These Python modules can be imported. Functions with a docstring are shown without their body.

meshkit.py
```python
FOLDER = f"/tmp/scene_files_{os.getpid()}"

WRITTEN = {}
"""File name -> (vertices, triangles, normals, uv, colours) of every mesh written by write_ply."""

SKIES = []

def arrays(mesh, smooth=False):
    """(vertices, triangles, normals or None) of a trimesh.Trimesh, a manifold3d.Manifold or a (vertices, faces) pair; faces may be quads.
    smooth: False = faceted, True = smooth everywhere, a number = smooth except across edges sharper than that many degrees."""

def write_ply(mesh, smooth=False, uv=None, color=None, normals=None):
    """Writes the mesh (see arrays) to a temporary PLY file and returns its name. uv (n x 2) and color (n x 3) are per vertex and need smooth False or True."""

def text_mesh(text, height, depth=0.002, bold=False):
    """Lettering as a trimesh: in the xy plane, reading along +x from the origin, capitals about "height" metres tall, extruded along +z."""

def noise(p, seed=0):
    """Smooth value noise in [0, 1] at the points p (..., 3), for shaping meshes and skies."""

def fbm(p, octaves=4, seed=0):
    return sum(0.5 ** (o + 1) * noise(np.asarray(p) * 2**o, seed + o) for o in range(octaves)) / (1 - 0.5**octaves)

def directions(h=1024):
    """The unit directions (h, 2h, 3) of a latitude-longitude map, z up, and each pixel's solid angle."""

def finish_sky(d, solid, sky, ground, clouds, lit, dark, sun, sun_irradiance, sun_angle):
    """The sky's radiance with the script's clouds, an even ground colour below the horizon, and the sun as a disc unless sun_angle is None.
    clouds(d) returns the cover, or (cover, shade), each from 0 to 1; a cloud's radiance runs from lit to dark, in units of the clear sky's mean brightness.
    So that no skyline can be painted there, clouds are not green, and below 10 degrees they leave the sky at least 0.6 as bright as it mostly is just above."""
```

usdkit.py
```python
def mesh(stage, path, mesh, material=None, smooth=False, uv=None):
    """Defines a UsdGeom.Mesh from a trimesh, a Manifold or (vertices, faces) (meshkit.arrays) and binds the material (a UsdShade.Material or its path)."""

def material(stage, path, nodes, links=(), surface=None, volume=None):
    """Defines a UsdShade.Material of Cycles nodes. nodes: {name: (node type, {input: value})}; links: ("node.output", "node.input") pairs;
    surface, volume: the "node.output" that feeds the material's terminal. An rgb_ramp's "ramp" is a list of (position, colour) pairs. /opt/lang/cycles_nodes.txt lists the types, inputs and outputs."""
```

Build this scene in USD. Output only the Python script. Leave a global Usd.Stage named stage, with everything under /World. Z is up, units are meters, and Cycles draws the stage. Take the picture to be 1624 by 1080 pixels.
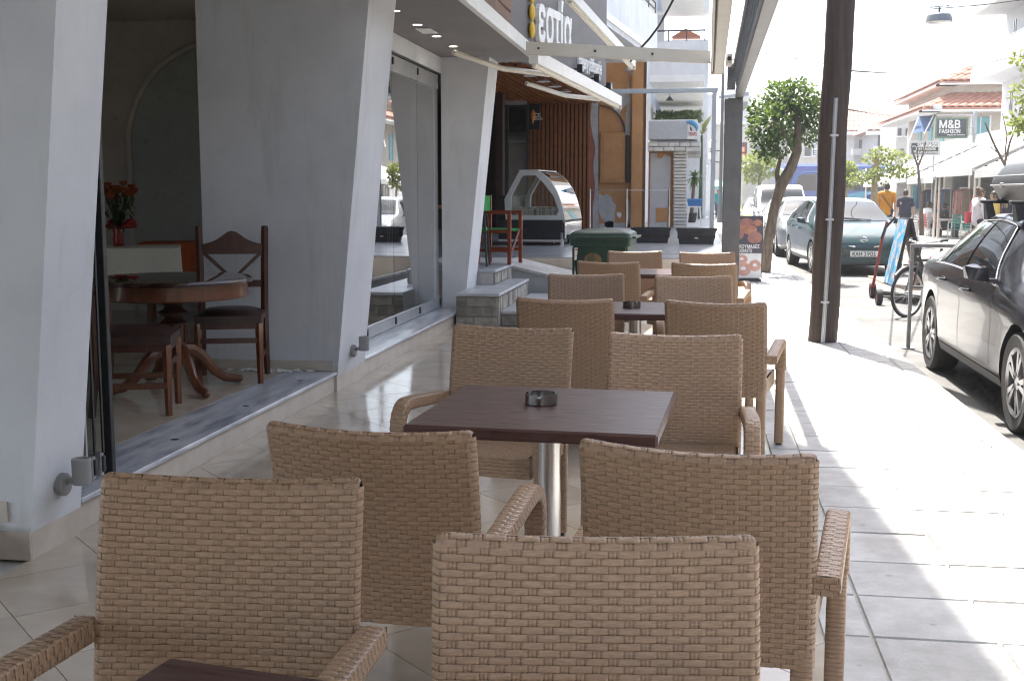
import math, random
import numpy as np, trimesh, manifold3d as m3, usdkit, meshkit
from scipy.interpolate import PchipInterpolator
from scipy.spatial import ConvexHull
from shapely.geometry import Polygon, box as sbox
from pxr import Usd, UsdGeom, UsdLux, UsdShade, Sdf, Gf
PI = math.pi
stage = Usd.Stage.CreateInMemory()
UsdGeom.SetStageUpAxis(stage, UsdGeom.Tokens.z)
UsdGeom.SetStageMetersPerUnit(stage, 1.0)
UsdGeom.Xform.Define(stage, '/World')
UsdGeom.Scope.Define(stage, '/World/Looks')
# ------------------------------------------------------------------ camera, sky, sun, exposure
F, CX, CY, VX, VY, CAM = 1850.0, 812.0, 540.0, 1104.0, 307.0, np.array([0, 0, 1.45])
PITCH = math.atan((CY - VY) / F)
YAW = math.atan((VX - CX) / (F / math.cos(PITCH)))
FW = np.array([-math.sin(YAW) * math.cos(PITCH), math.cos(YAW) * math.cos(PITCH), -math.sin(PITCH)])
RT = np.array([math.cos(YAW), math.sin(YAW), 0]); UP = np.cross(RT, FW)
cam = UsdGeom.Camera.Define(stage, '/World/camera')
cam.AddTransformOp().Set(Gf.Matrix4d(*[float(x) for x in (*RT, 0, *UP, 0, *(-FW), 0, *CAM, 1)]))
cam.CreateHorizontalApertureAttr(24.0); cam.CreateVerticalApertureAttr(24.0 * 680 / 1024)
cam.CreateFocalLengthAttr(24.0 * F / 1624); cam.CreateClippingRangeAttr(Gf.Vec2f(0.05, 2000))
cam.CreateFStopAttr(9.0); cam.CreateFocusDistanceAttr(4.2)
EXPOSURE = 1.85
cam.GetPrim().CreateAttribute('exposure', Sdf.ValueTypeNames.Float).Set(EXPOSURE)
EL, AZ = math.radians(62), math.radians(-15.5)            # sun: ahead of the camera, a little left of the street
TOSUN = np.array([math.sin(AZ) * math.cos(EL), math.cos(AZ) * math.cos(EL), math.sin(EL)])
sky = UsdLux.DomeLight.Define(stage, '/World/sky')
sky.GetPrim().SetCustomDataByKey('kind', 'structure')
skym = usdkit.material(stage, '/World/Looks/sky_look', {
    'sky': ('sky_texture', {'sky_type': 'single_scattering', 'sun_disc': False, 'sun_elevation': EL, 'sun_rotation': AZ, 'aerosol_density': 3.0, 'air_density': 1.0}),
    'tc': ('texture_coordinate', {}), 'n': ('noise_texture', {'scale': 2.2, 'detail': 5.0, 'roughness': 0.55}),
    'r': ('rgb_ramp', {'ramp': [(0.3, (0.15,) * 3), (0.7, (0.6,) * 3)]}),
    'bw': ('rgb_to_bw', {}), 'cl': ('mix', {'mix_type': 'mix', 'fac': 1.0, 'color1': (1, 1, 1), 'color2': (1, 1, 1)}),
    'mul': ('vector_math', {'math_type': 'scale', 'vector1': (1.12, 1.12, 1.14)}),
    'mix': ('mix', {'mix_type': 'mix'}), 'bg': ('background_shader', {'strength': 0.14})},
    [('tc.generated', 'n.vector'), ('n.fac', 'r.fac'), ('sky.color', 'bw.color'), ('bw.val', 'mul.scale'), ('r.color', 'mix.fac'),
     ('sky.color', 'mix.color1'), ('mul.vector', 'mix.color2'), ('mix.color', 'bg.color')], surface='bg.background')
UsdShade.MaterialBindingAPI.Apply(sky.GetPrim()).Bind(skym)
sun = UsdLux.DistantLight.Define(stage, '/World/sun')
sun.CreateIntensityAttr(1.1); sun.CreateAngleAttr(0.53); sun.CreateNormalizeAttr(True); sun.CreateColorAttr(Gf.Vec3f(1, 0.955, 0.89))
q = Gf.Rotation(Gf.Vec3d(0, 0, -1), Gf.Vec3d(*[float(-x) for x in TOSUN]))
sun.AddTransformOp().Set(Gf.Matrix4d(q, Gf.Vec3d(0, 0, 0)))

def at(px, py, x=None, y=None, z=None):
    """the point of the world on the plane x, y or z that the photograph shows at a pixel"""
    r = FW + RT * (px - CX) / F - UP * (py - CY) / F
    t = (x - CAM[0]) / r[0] if x is not None else (y - CAM[1]) / r[1] if y is not None else (z - CAM[2]) / r[2]
    return CAM + t * r

# ------------------------------------------------------------------ scene helpers
names = {}
def path_of(name, parent='/World'):
    k = (parent, name); n = names.get(k, 0); names[k] = n + 1
    return f'{parent}/{name}' + (f'_{n:03d}' if n else '')
def tag(prim, label=None, cat=None, group=None, kind=None):
    for k, v in (('label', label), ('category', cat), ('group', group), ('kind', kind)):
        if v: prim.SetCustomDataByKey(k, v)
def rot(a):
    c, s = math.cos(a), math.sin(a); return np.array([[c, -s, 0], [s, c, 0], [0, 0, 1]])
class T:
    """a thing: an Xform at its base; parts given in its own coordinates, or world=True"""
    def __init__(s, name, label, cat, loc=(0, 0, 0), rz=0.0, group=None):
        s.path = path_of(name); s.loc = np.array(loc, float); s.R = rot(rz)
        x = UsdGeom.Xform.Define(stage, s.path); x.AddTranslateOp().Set(Gf.Vec3d(*map(float, loc)))
        if rz: x.AddRotateZOp().Set(math.degrees(rz))
        s.prim = x.GetPrim(); tag(s.prim, label, cat, group)
    def part(s, name, mesh, mat, smooth=False, label=None, under=None, world=False, kind=None):
        v, f = vf(mesh)
        if world: v = (v - s.loc) @ s.R
        p = path_of(name, under or s.path)
        m = usdkit.mesh(stage, p, (v, f), mat, smooth=smooth)
        tag(m.GetPrim(), label, kind=kind)
        return p
def single(name, mesh, mat, label, cat, group=None, smooth=False, kind=None):
    v, f = vf(mesh); lo, hi = v.min(0), v.max(0); c = np.array([(lo[0] + hi[0]) / 2, (lo[1] + hi[1]) / 2, lo[2]])
    p = path_of(name); m = usdkit.mesh(stage, p, (v - c, f), mat, smooth=smooth)
    m.AddTranslateOp().Set(Gf.Vec3d(*map(float, c))); tag(m.GetPrim(), label, cat, group, kind); return p
def struct(name, mesh, mat, smooth=False, kind='structure', parent=None, label=None):
    p = path_of(name, parent or '/World'); m = usdkit.mesh(stage, p, vf(mesh), mat, smooth=smooth)
    tag(m.GetPrim(), label, kind=None if parent else kind); return p
def dup(src, loc, rz, label):
    """a copy of a thing, its parts shared"""
    n_ = src.path.rsplit('/', 1)[1]; n_ = n_[:-4] if n_[-4:-3] == '_' and n_[-3:].isdigit() else n_; p = path_of(n_); x = UsdGeom.Xform.Define(stage, p)
    x.GetPrim().GetReferences().AddInternalReference(src.path); x.GetPrim().SetInstanceable(True)
    x.ClearXformOpOrder(); x.AddTranslateOp(opSuffix='place').Set(Gf.Vec3d(*map(float, loc))); x.AddRotateZOp(opSuffix='turn').Set(math.degrees(rz))
    was = src.prim.GetCustomData(); tag(x.GetPrim(), label, was.get('category'), was.get('group')); return p

# ------------------------------------------------------------------ mesh helpers: everything is (vertices, triangles)
def tri(f):
    f = np.asarray(f, int)
    return np.vstack([f[:, [0, 1, 2]], f[:, [0, 2, 3]]]) if f.shape[1] == 4 else f
def vf(m):
    if isinstance(m, list): return join(m)
    if hasattr(m, 'to_mesh'):
        q = m.to_mesh(); return np.asarray(q.vert_properties[:, :3], float), np.asarray(q.tri_verts, int)
    if hasattr(m, 'vertices'): return np.array(m.vertices, float), np.array(m.faces, int)
    return np.asarray(m[0], float), tri(m[1])
def join(ms):
    V, Fs, n = [], [], 0
    for m in ms:
        v, f = vf(m); V.append(v); Fs.append(f + n); n += len(v)
    return np.vstack(V), np.vstack(Fs)
def move(m, d=(0, 0, 0), rz=0.0, M=None):
    v, f = vf(m)
    if M is not None: v = v @ np.asarray(M).T
    if rz: v = v @ rot(rz).T
    return v + np.asarray(d, float), f
BF = np.array([[0, 2, 3, 1], [4, 5, 7, 6], [0, 1, 5, 4], [2, 6, 7, 3], [0, 4, 6, 2], [1, 3, 7, 5]])
def box(x0, y0, z0, x1, y1, z1, bev=0.0):
    (x0, x1), (y0, y1), (z0, z1) = sorted((x0, x1)), sorted((y0, y1)), sorted((z0, z1))
    b = min(bev, (x1 - x0) * .45, (y1 - y0) * .45, (z1 - z0) * .45)
    if b <= 0:
        return np.array([[x, y, z] for z in (z0, z1) for y in (y0, y1) for x in (x0, x1)], float), tri(BF)
    P = []
    for x, sx in ((x0, 1), (x1, -1)):
        for y, sy in ((y0, 1), (y1, -1)):
            for z, sz in ((z0, 1), (z1, -1)):
                P += [(x, y + sy * b, z + sz * b), (x + sx * b, y, z + sz * b), (x + sx * b, y + sy * b, z)]
    return hull(P)
def hull(P):
    P = np.asarray(P, float); h = ConvexHull(P); f = h.simplices.copy()
    c = P[h.vertices].mean(0); n = np.cross(P[f[:, 1]] - P[f[:, 0]], P[f[:, 2]] - P[f[:, 0]])
    bad = ((P[f].mean(1) - c) * n).sum(1) < 0; f[bad] = f[bad][:, ::-1]; return P, f
def cbox(c, s, rz=0.0, bev=0.0):
    a = np.array(s, float) / 2; return move(box(*(-a), *a, bev), c, rz)
def frame(d):
    d = np.asarray(d, float); d = d / (np.linalg.norm(d) + 1e-12); a = np.array([0, 0, 1.0]) if abs(d[2]) < .9 else np.array([1.0, 0, 0])
    u = np.cross(a, d); u /= np.linalg.norm(u); return u, np.cross(d, u), d
def tube(pts, r, n=8, cap=True):
    pts = np.asarray(pts, float); k = len(pts); r = np.broadcast_to(np.asarray(r, float), k)
    tg = np.gradient(pts, axis=0) if k > 2 else np.repeat((pts[1] - pts[0])[None], 2, 0)
    u, w, _ = frame(tg[0]); a = np.arange(n) / n * 2 * PI; V = []
    for i in range(k):
        d = tg[i] / (np.linalg.norm(tg[i]) + 1e-12); u = u - d * (u @ d); u /= np.linalg.norm(u); w = np.cross(d, u)
        V.append(pts[i] + r[i] * (np.cos(a)[:, None] * u + np.sin(a)[:, None] * w))
    V = np.vstack(V); f = []
    for i in range(k - 1):
        for j in range(n):
            b = (j + 1) % n; f.append([i * n + j, i * n + b, (i + 1) * n + b, (i + 1) * n + j])
    f = tri(f)
    if cap:
        V = np.vstack([V, pts[0], pts[-1]]); c0, c1 = len(V) - 2, len(V) - 1
        f = np.vstack([f, [[c0, (j + 1) % n, j] for j in range(n)], [[c1, (k - 1) * n + j, (k - 1) * n + (j + 1) % n] for j in range(n)]])
    return V, f
def cyl(p0, p1, r, n=16, r1=None): return tube([p0, p1], [r, r if r1 is None else r1], n)
def lathe(prof, n=24, c=(0, 0, 0), axis='z'):
    """profile of (radius, height) turned round z (or x, y)"""
    prof = np.asarray(prof, float); a = np.arange(n) / n * 2 * PI; k = len(prof)
    V = np.stack([prof[:, None, 0] * np.cos(a), prof[:, None, 0] * np.sin(a), np.broadcast_to(prof[:, None, 1], (k, n))], -1).reshape(-1, 3); f = []
    for i in range(k - 1):
        for j in range(n):
            b = (j + 1) % n; f.append([i * n + j, i * n + b, (i + 1) * n + b, (i + 1) * n + j])
    if axis == 'x': V = V[:, [2, 0, 1]]
    if axis == 'y': V = V[:, [1, 2, 0]]
    return V + np.asarray(c, float), tri(f)
def extrude(poly, h):
    p = Polygon(poly) if not hasattr(poly, 'exterior') else poly
    return vf(trimesh.creation.extrude_polygon(p, h))
def prism(pts, axis, a, b):
    """a polygon in the plane across an axis, drawn out from a to b along it"""
    v, f = extrude(pts, abs(b - a)); v = v + [0, 0, min(a, b)]
    if axis == 'x': v = v[:, [2, 0, 1]]
    elif axis == 'y': v = v[:, [1, 2, 0]] if False else np.stack([v[:, 0], v[:, 2], v[:, 1]], 1); f = f[:, ::-1] if axis == 'y' else f
    return v, f
def ball(c, r, sub=2, s=(1, 1, 1)):
    m = trimesh.creation.icosphere(subdivisions=sub, radius=1); return np.array(m.vertices) * r * np.asarray(s) + np.asarray(c), np.array(m.faces)
def quadstrip(A, B):
    A, B = np.asarray(A, float), np.asarray(B, float); n = len(A)
    return np.vstack([A, B]), tri([[i, i + 1, n + i + 1, n + i] for i in range(n - 1)])
def grid(P):
    P = np.asarray(P, float); a, b = P.shape[:2]; i = np.arange(a * b).reshape(a, b)
    return P.reshape(-1, 3), tri(np.stack([i[:-1, :-1], i[:-1, 1:], i[1:, 1:], i[1:, :-1]], -1).reshape(-1, 4))
def text(s, h, depth=.004, bold=True, width=None):
    """lettering facing -y, reading along +x, standing on z = 0, centred on x"""
    v, f = vf(meshkit.text_mesh(s, h, depth, bold)); lo, hi = v[:, 0].min(), v[:, 0].max()
    v = v - [(lo + hi) / 2, 0, 0]
    if width: v = v * [width / (hi - lo), 1, 1]
    return np.stack([v[:, 0], -v[:, 2], v[:, 1]], 1), f
def fbox(px0, py0, px1, py1, d, th, bev=0.0):
    a, b = at(px0, py1, y=d), at(px1, py0, y=d); return box(a[0], d, a[2], b[0], d + th, b[2], bev)

# ------------------------------------------------------------------ materials
L = '/World/Looks/'
def mat(name, c1, c2=None, scale=6.0, rough=.6, rough2=None, metal=0.0, bump=0.0, bscale=60.0, stretch=(1, 1, 1), coat=0.0, spec=.5, coord='object', island=None, rnd=0.0, detail=5.0, ramp=(.35, .65), sheen=0.0, extra=None):
    """noise between two colours; island: a third colour reached by chance from piece to piece; rnd: brightness by object"""
    c2 = c1 if c2 is None else c2
    n = {'p': ('principled_bsdf', {'roughness': rough, 'metallic': metal, 'coat_weight': coat, 'specular_ior_level': spec, 'sheen_weight': sheen}),
         'n': ('noise_texture', {'scale': scale, 'detail': detail, 'roughness': .6}), 'm': ('mapping', {'scale': stretch}),
         'r': ('rgb_ramp', {'ramp': [(ramp[0], c1), (ramp[1], c2)]})}
    l = [('m.vector', 'n.vector'), ('n.fac', 'r.fac')]
    if coord == 'world': n['g'] = ('geometry', {}); l.append(('g.position', 'm.vector'))
    else: n['g'] = ('texture_coordinate', {}); l.append(('g.object', 'm.vector'))
    out = 'r.color'
    if island is not None:
        n['gi'] = ('geometry', {}); n['mi'] = ('mix', {'mix_type': 'mix', 'color2': island}); n['ri'] = ('rgb_ramp', {'ramp': [(.0, (0, 0, 0)), (.62, (.12,) * 3), (.82, (.42,) * 3), (1, (.95,) * 3)]})
        l += [('gi.random_per_island', 'ri.fac'), ('ri.color', 'mi.fac'), (out, 'mi.color1')]; out = 'mi.color'
    if rnd:
        n['oi'] = ('object_info', {}); n['rr'] = ('map_range', {'from_min': 0., 'from_max': 1., 'to_min': 1 - rnd, 'to_max': 1 + rnd}); n['mr'] = ('vector_math', {'math_type': 'scale'})
        l += [('oi.random', 'rr.value'), ('rr.result', 'mr.scale'), (out, 'mr.vector1')]; out = 'mr.vector'
    l.append((out, 'p.base_color'))
    if rough2 is not None:
        n['rg'] = ('map_range', {'from_min': .3, 'from_max': .7, 'to_min': rough, 'to_max': rough2}); l += [('n.fac', 'rg.value'), ('rg.result', 'p.roughness')]
    if bump:
        n['bn'] = ('noise_texture', {'scale': bscale, 'detail': 3.0}); n['b'] = ('bump', {'strength': bump, 'distance': .01})
        l += [('m.vector', 'bn.vector'), ('bn.fac', 'b.height'), ('b.normal', 'p.normal')]
    return usdkit.material(stage, L + name, n, l, surface='p.BSDF')
def emit(name, c, s): return usdkit.material(stage, L + name, {'e': ('emission', {'color': c, 'strength': s})}, [], surface='e.emission')
def glass(name, tint=(.92, .95, .94), ior=1.5, dirt=.0):
    return usdkit.material(stage, L + name, {'t': ('transparent_bsdf', {'color': tint}), 'g': ('glossy_bsdf', {'roughness': .01, 'color': (1, 1, 1)}), 'f': ('fresnel', {'IOR': ior}),
        'k': ('math', {'math_type': 'multiply_add', 'value2': 2.3, 'value3': dirt, 'use_clamp': True}), 'x': ('mix_closure', {})},
        [('f.fac', 'k.value1'), ('k.value', 'x.fac'), ('t.BSDF', 'x.closure1'), ('g.BSDF', 'x.closure2')], surface='x.closure')
def leafmat(name, c1, c2, trans=(.3, .45, .05)):
    return usdkit.material(stage, L + name, {'gi': ('geometry', {}), 'r': ('rgb_ramp', {'ramp': [(0, c1), (1, c2)]}), 'p': ('principled_bsdf', {'roughness': .38, 'specular_ior_level': .55}),
        't': ('translucent_bsdf', {'color': trans}), 'x': ('mix_closure', {'fac': .28})},
        [('gi.random_per_island', 'r.fac'), ('r.color', 'p.base_color'), ('p.BSDF', 'x.closure1'), ('t.BSDF', 'x.closure2')], surface='x.closure')

plaster = usdkit.material(stage, L + 'plaster', {'g': ('geometry', {}), 'n': ('noise_texture', {'scale': 1.6, 'detail': 9.0, 'roughness': .6}), 'r': ('rgb_ramp', {'ramp': [(.3, (.57, .585, .605)), (.6, (.66, .675, .695))]}),
    'm2': ('mapping', {'scale': (6., 6., .7)}), 'n2': ('noise_texture', {'scale': 1.0, 'detail': 8.0, 'roughness': .7}), 'r2': ('rgb_ramp', {'ramp': [(.54, (1, 1, 1)), (.74, (.84, .83, .80))]}),
    'sz': ('separate_xyz', {}), 'zr': ('map_range', {'from_min': .1, 'from_max': .55, 'to_min': .0, 'to_max': 1., 'clamp': True}), 'n3': ('noise_texture', {'scale': 9.0, 'detail': 6.0}), 'ad': ('math', {'math_type': 'multiply_add', 'value2': .8, 'use_clamp': True}), 'r3': ('rgb_ramp', {'ramp': [(.25, (.86, .84, .80)), (.62, (1, 1, 1))]}),
    'x1': ('vector_math', {'math_type': 'multiply'}), 'x2': ('vector_math', {'math_type': 'multiply'}), 'bn': ('noise_texture', {'scale': 70.0, 'detail': 3.0}), 'b': ('bump', {'strength': .12, 'distance': .01}), 'p': ('principled_bsdf', {'roughness': .8})},
    [('g.position', 'n.vector'), ('g.position', 'm2.vector'), ('m2.vector', 'n2.vector'), ('g.position', 'n3.vector'), ('g.position', 'bn.vector'), ('g.position', 'sz.vector'), ('sz.z', 'zr.value'), ('n3.fac', 'ad.value1'), ('zr.result', 'ad.value3'), ('ad.value', 'r3.fac'),
     ('n.fac', 'r.fac'), ('n2.fac', 'r2.fac'), ('r.color', 'x1.vector1'), ('r2.color', 'x1.vector2'), ('x1.vector', 'x2.vector1'), ('r3.color', 'x2.vector2'), ('x2.vector', 'p.base_color'), ('bn.fac', 'b.height'), ('b.normal', 'p.normal')], surface='p.BSDF')
plaster_in = mat('inside_plaster', (.40, .36, .31), (.45, .41, .36), 2, .8)
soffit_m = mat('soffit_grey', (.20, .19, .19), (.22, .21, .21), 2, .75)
white_m = mat('white_paint', (.78, .78, .76), (.70, .70, .68), 5, .45)
cream_m = mat('cream_metal', (.62, .59, .51), (.68, .65, .57), 4, .4)
tile_m = mat('beige_tile', (.50, .42, .325), (.575, .50, .405), 2.2, .06, .16, rnd=.07, stretch=(1, 1.6, 1), coord='world', detail=8)
skirt_m = mat('beige_skirting', (.48, .42, .35), (.58, .52, .45), 5, .35)
marble_m = mat('grey_marble', (.70, .71, .73), (.24, .27, .32), 4, .16, .3, stretch=(2.6, .55, 2), ramp=(.38, .66), detail=8)
slab_m = usdkit.material(stage, L + 'paving_slab', {'g': ('geometry', {}), 'n': ('noise_texture', {'scale': 7.0, 'detail': 6.0, 'roughness': .65}), 'r': ('rgb_ramp', {'ramp': [(.32, (.47, .455, .43)), (.68, (.61, .60, .58))]}),
    'n2': ('noise_texture', {'scale': 1.3, 'detail': 8.0, 'roughness': .7}), 'r2': ('rgb_ramp', {'ramp': [(.40, (.80, .79, .77)), (.56, (1, 1, 1))]}), 'v': ('voronoi_texture', {'scale': 5.5, 'randomness': 1.0}), 'r3': ('rgb_ramp', {'ramp': [(.0, (.74, .73, .72)), (.06, (.80, .79, .78)), (.085, (1, 1, 1))]}),
    'oi': ('object_info', {}), 'rr': ('map_range', {'from_min': 0., 'from_max': 1., 'to_min': .92, 'to_max': 1.05}), 'm1': ('vector_math', {'math_type': 'multiply'}), 'm2': ('vector_math', {'math_type': 'multiply'}), 'm3': ('vector_math', {'math_type': 'scale'}),
    'bn': ('noise_texture', {'scale': 140.0, 'detail': 3.0}), 'b': ('bump', {'strength': .25, 'distance': .01}), 'p': ('principled_bsdf', {'roughness': .8})},
    [('g.position', 'n.vector'), ('g.position', 'n2.vector'), ('g.position', 'v.vector'), ('g.position', 'bn.vector'), ('n.fac', 'r.fac'), ('n2.fac', 'r2.fac'), ('v.distance', 'r3.fac'), ('r.color', 'm1.vector1'), ('r2.color', 'm1.vector2'), ('m1.vector', 'm2.vector1'), ('r3.color', 'm2.vector2'),
     ('oi.random', 'rr.value'), ('m2.vector', 'm3.vector1'), ('rr.result', 'm3.scale'), ('m3.vector', 'p.base_color'), ('bn.fac', 'b.height'), ('b.normal', 'p.normal')], surface='p.BSDF')
joint_m = mat('joint_sand', (.40, .39, .37), (.48, .465, .44), 30, .95)
kerb_m = mat('kerb_stone', (.48, .47, .44), (.58, .57, .54), 9, .8, bump=.2)
asphalt_m = mat('dusty_asphalt', (.105, .102, .097), (.165, .16, .152), 2.5, .85, bump=.4, bscale=180, coord='world', detail=10)
wicker_m = mat('wicker_strand', (.43, .285, .18), (.275, .18, .113), 20, .30, .45, island=(.125, .135, .155), stretch=(3, 3, 26), coord='object', spec=.5, rnd=.11)
core_m = mat('wicker_core', (.07, .045, .03), None, 8, .9)
wenge_m = mat('dark_table_wood', (.060, .027, .022), (.080, .040, .033), 9, .24, .42, stretch=(.8, 9, 4), spec=.45)
steel_m = mat('brushed_steel', (.62, .61, .59), (.70, .69, .67), 40, .22, .34, metal=1.0, stretch=(1, 1, .05))
steel_dark = mat('smoked_steel', (.30, .29, .28), None, 10, .2, metal=1.0)
iron_m = mat('dark_iron', (.035, .037, .04), (.05, .05, .05), 20, .5)
black_m = mat('black_plastic', (.018, .018, .02), (.025, .025, .027), 20, .45)
grey_alu = mat('grey_aluminium', (.40, .41, .42), (.46, .47, .48), 10, .38, metal=.5)
post_grey = mat('post_grey_paint', (.13, .135, .14), (.165, .17, .175), 6, .4, metal=.25)
lampgrey = mat('lamp_grey', (.28, .28, .28), None, 5, .5)
pane_m = glass('window_pane')
pane_clear = glass('thin_pane', (.95, .97, .96), 1.35)
mahog = mat('mahogany', (.19, .066, .028), (.10, .034, .015), 7, .2, .32, stretch=(9, 9, 1.0), coat=.4)
darkwood = mat('dark_chair_wood', (.085, .030, .017), (.05, .019, .011), 7, .3, stretch=(9, 9, 1))
leather = mat('brown_leather', (.060, .030, .024), (.045, .022, .018), 14, .35, bump=.2)
cloth_w = mat('white_cloth', (.72, .69, .60), None, 5, .9, bump=.1, bscale=300)
cloth_o = mat('orange_cloth', (.46, .095, .025), (.36, .07, .02), 5, .9)
bark_m = mat('bark', (.10, .075, .05), (.19, .15, .11), 14, .9, bump=.7, bscale=40, stretch=(1, 1, .25))
pole_wood = mat('tarred_wood', (.036, .025, .021), (.075, .053, .042), 10, .75, bump=.55, bscale=50, stretch=(1.6, 1.6, .09))
leaf_m = leafmat('citrus_leaf', (.018, .055, .012), (.10, .165, .05), (.22, .33, .06))
leaf_l = leafmat('pale_leaf', (.13, .17, .04), (.32, .33, .12), (.40, .46, .12))
leaf_d = leafmat('dark_leaf', (.02, .05, .02), (.06, .11, .035))
rubber = mat('tyre_rubber', (.022, .022, .022), (.035, .034, .033), 18, .75)
rim_m = mat('grey_alloy', (.30, .30, .31), (.36, .36, .37), 8, .3, metal=.8)
rim_silver = mat('silver_alloy', (.55, .55, .55), None, 8, .3, metal=.7)
chrome = mat('chrome', (.75, .75, .76), None, 8, .12, metal=1.0)
carglass = mat('tinted_car_glass', (.012, .015, .017), None, 3, .02, spec=.6)
winglass = mat('window_dark', (.03, .035, .04), (.05, .055, .06), 2, .06, spec=.6)
headlamp = mat('headlamp_lens', (.55, .56, .55), (.35, .36, .36), 20, .08, coat=.8)
red_lens = mat('red_lens', (.35, .02, .02), None, 8, .1, coat=.6)
skin_m = mat('skin', (.45, .27, .19), (.50, .31, .22), 8, .55)
hair_m = mat('dark_hair', (.03, .02, .015), (.05, .035, .025), 40, .5)
def plain(name, c, rough=.55, **k): return mat(name, c, tuple(x * .88 for x in c), k.pop('scale', 6), rough, **k)
# ------------------------------------------------------------------ ground, road, pavement
rng = random.Random(7); nrg = np.random.default_rng(7)
struct('road', ([[-700, -300, -.12], [700, -300, -.12], [700, 1500, -.12], [-700, 1500, -.12]], [[0, 1, 2, 3]]), asphalt_m)
KX = 1.87
pv = struct('pavement', box(-4.5, -6, -.115, KX - .15, 75, -.012), joint_m)
# slabs of the pavement, 40 cm square, each one apart; beyond the eye's reach one sheet
SX = [.4405, .603, 1.006, 1.409, 1.715]; SY0, SP = 2.20, .4095
for j in range(0, 52):
    y0 = SY0 + j * SP
    for i in range(4):
        h = nrg.uniform(-.0018, .0018); g = .0045
        x0, x1 = SX[i] + g, SX[i + 1] - g
        v = np.array([[x0, y0 + g, -.02], [x1, y0 + g, -.02], [x1, y0 + SP - g, -.02], [x0, y0 + SP - g, -.02]])
        e = .004; w = np.array([[x0 + e, y0 + g + e, h], [x1 - e, y0 + g + e, h], [x1 - e, y0 + SP - g - e, h], [x0 + e, y0 + SP - g - e, h]])
        w[:, 2] += nrg.uniform(-.0007, .0007, 4)
        struct('slab', (np.vstack([v, w]), tri([[4, 5, 6, 7], [0, 1, 5, 4], [1, 2, 6, 5], [2, 3, 7, 6], [3, 0, 4, 7]])), slab_m, parent=pv)
struct('slab_sheet', box(-1.6, SY0 + 52 * SP, -.010, KX - .16, 75, 0), slab_m, parent=pv)
for j in range(30):                                             # kerb stones
    struct('kerb_stone', box(KX - .147, -2 + j * 1.0 + .004, -.119, KX, -1 + j * 1.0 - .004, .003, .012), kerb_m, parent=pv)
struct('kerb_stone', box(KX - .147, 28.0, -.119, KX, 75, .003, .012), kerb_m, parent=pv)
struct('far_pavement', box(7.3, 20, -.118, 30, 60, .0), slab_m)
# terrace of polished tiles laid diagonally in front of the cafe
tf = struct('terrace_floor', box(-2.62, -4, -.11, .44, 13.2, -.008), joint_m)
ts = .45; d45 = rot(PI / 4)[:2, :2]; clip = sbox(-2.60, .2, .438, 13.1)
for i in range(-22, 30):
    for j in range(-22, 30):
        c = d45 @ np.array([(i + .5) * ts, (j + .5) * ts]) + [-2.3, 4.2]
        if not (-3 < c[0] < .8 and -.2 < c[1] < 13.5): continue
        hh = ts / 2 - .0018
        pg = Polygon([(d45 @ np.array(q) * hh + c) for q in ((-1, -1), (1, -1), (1, 1), (-1, 1))]).intersection(clip)
        if pg.area < .004: continue
        v, f = extrude(pg, .008); z = nrg.uniform(-.0005, .0005); struct('tile', (v + [0, 0, -.008 + z], f), tile_m, parent=tf)

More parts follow.
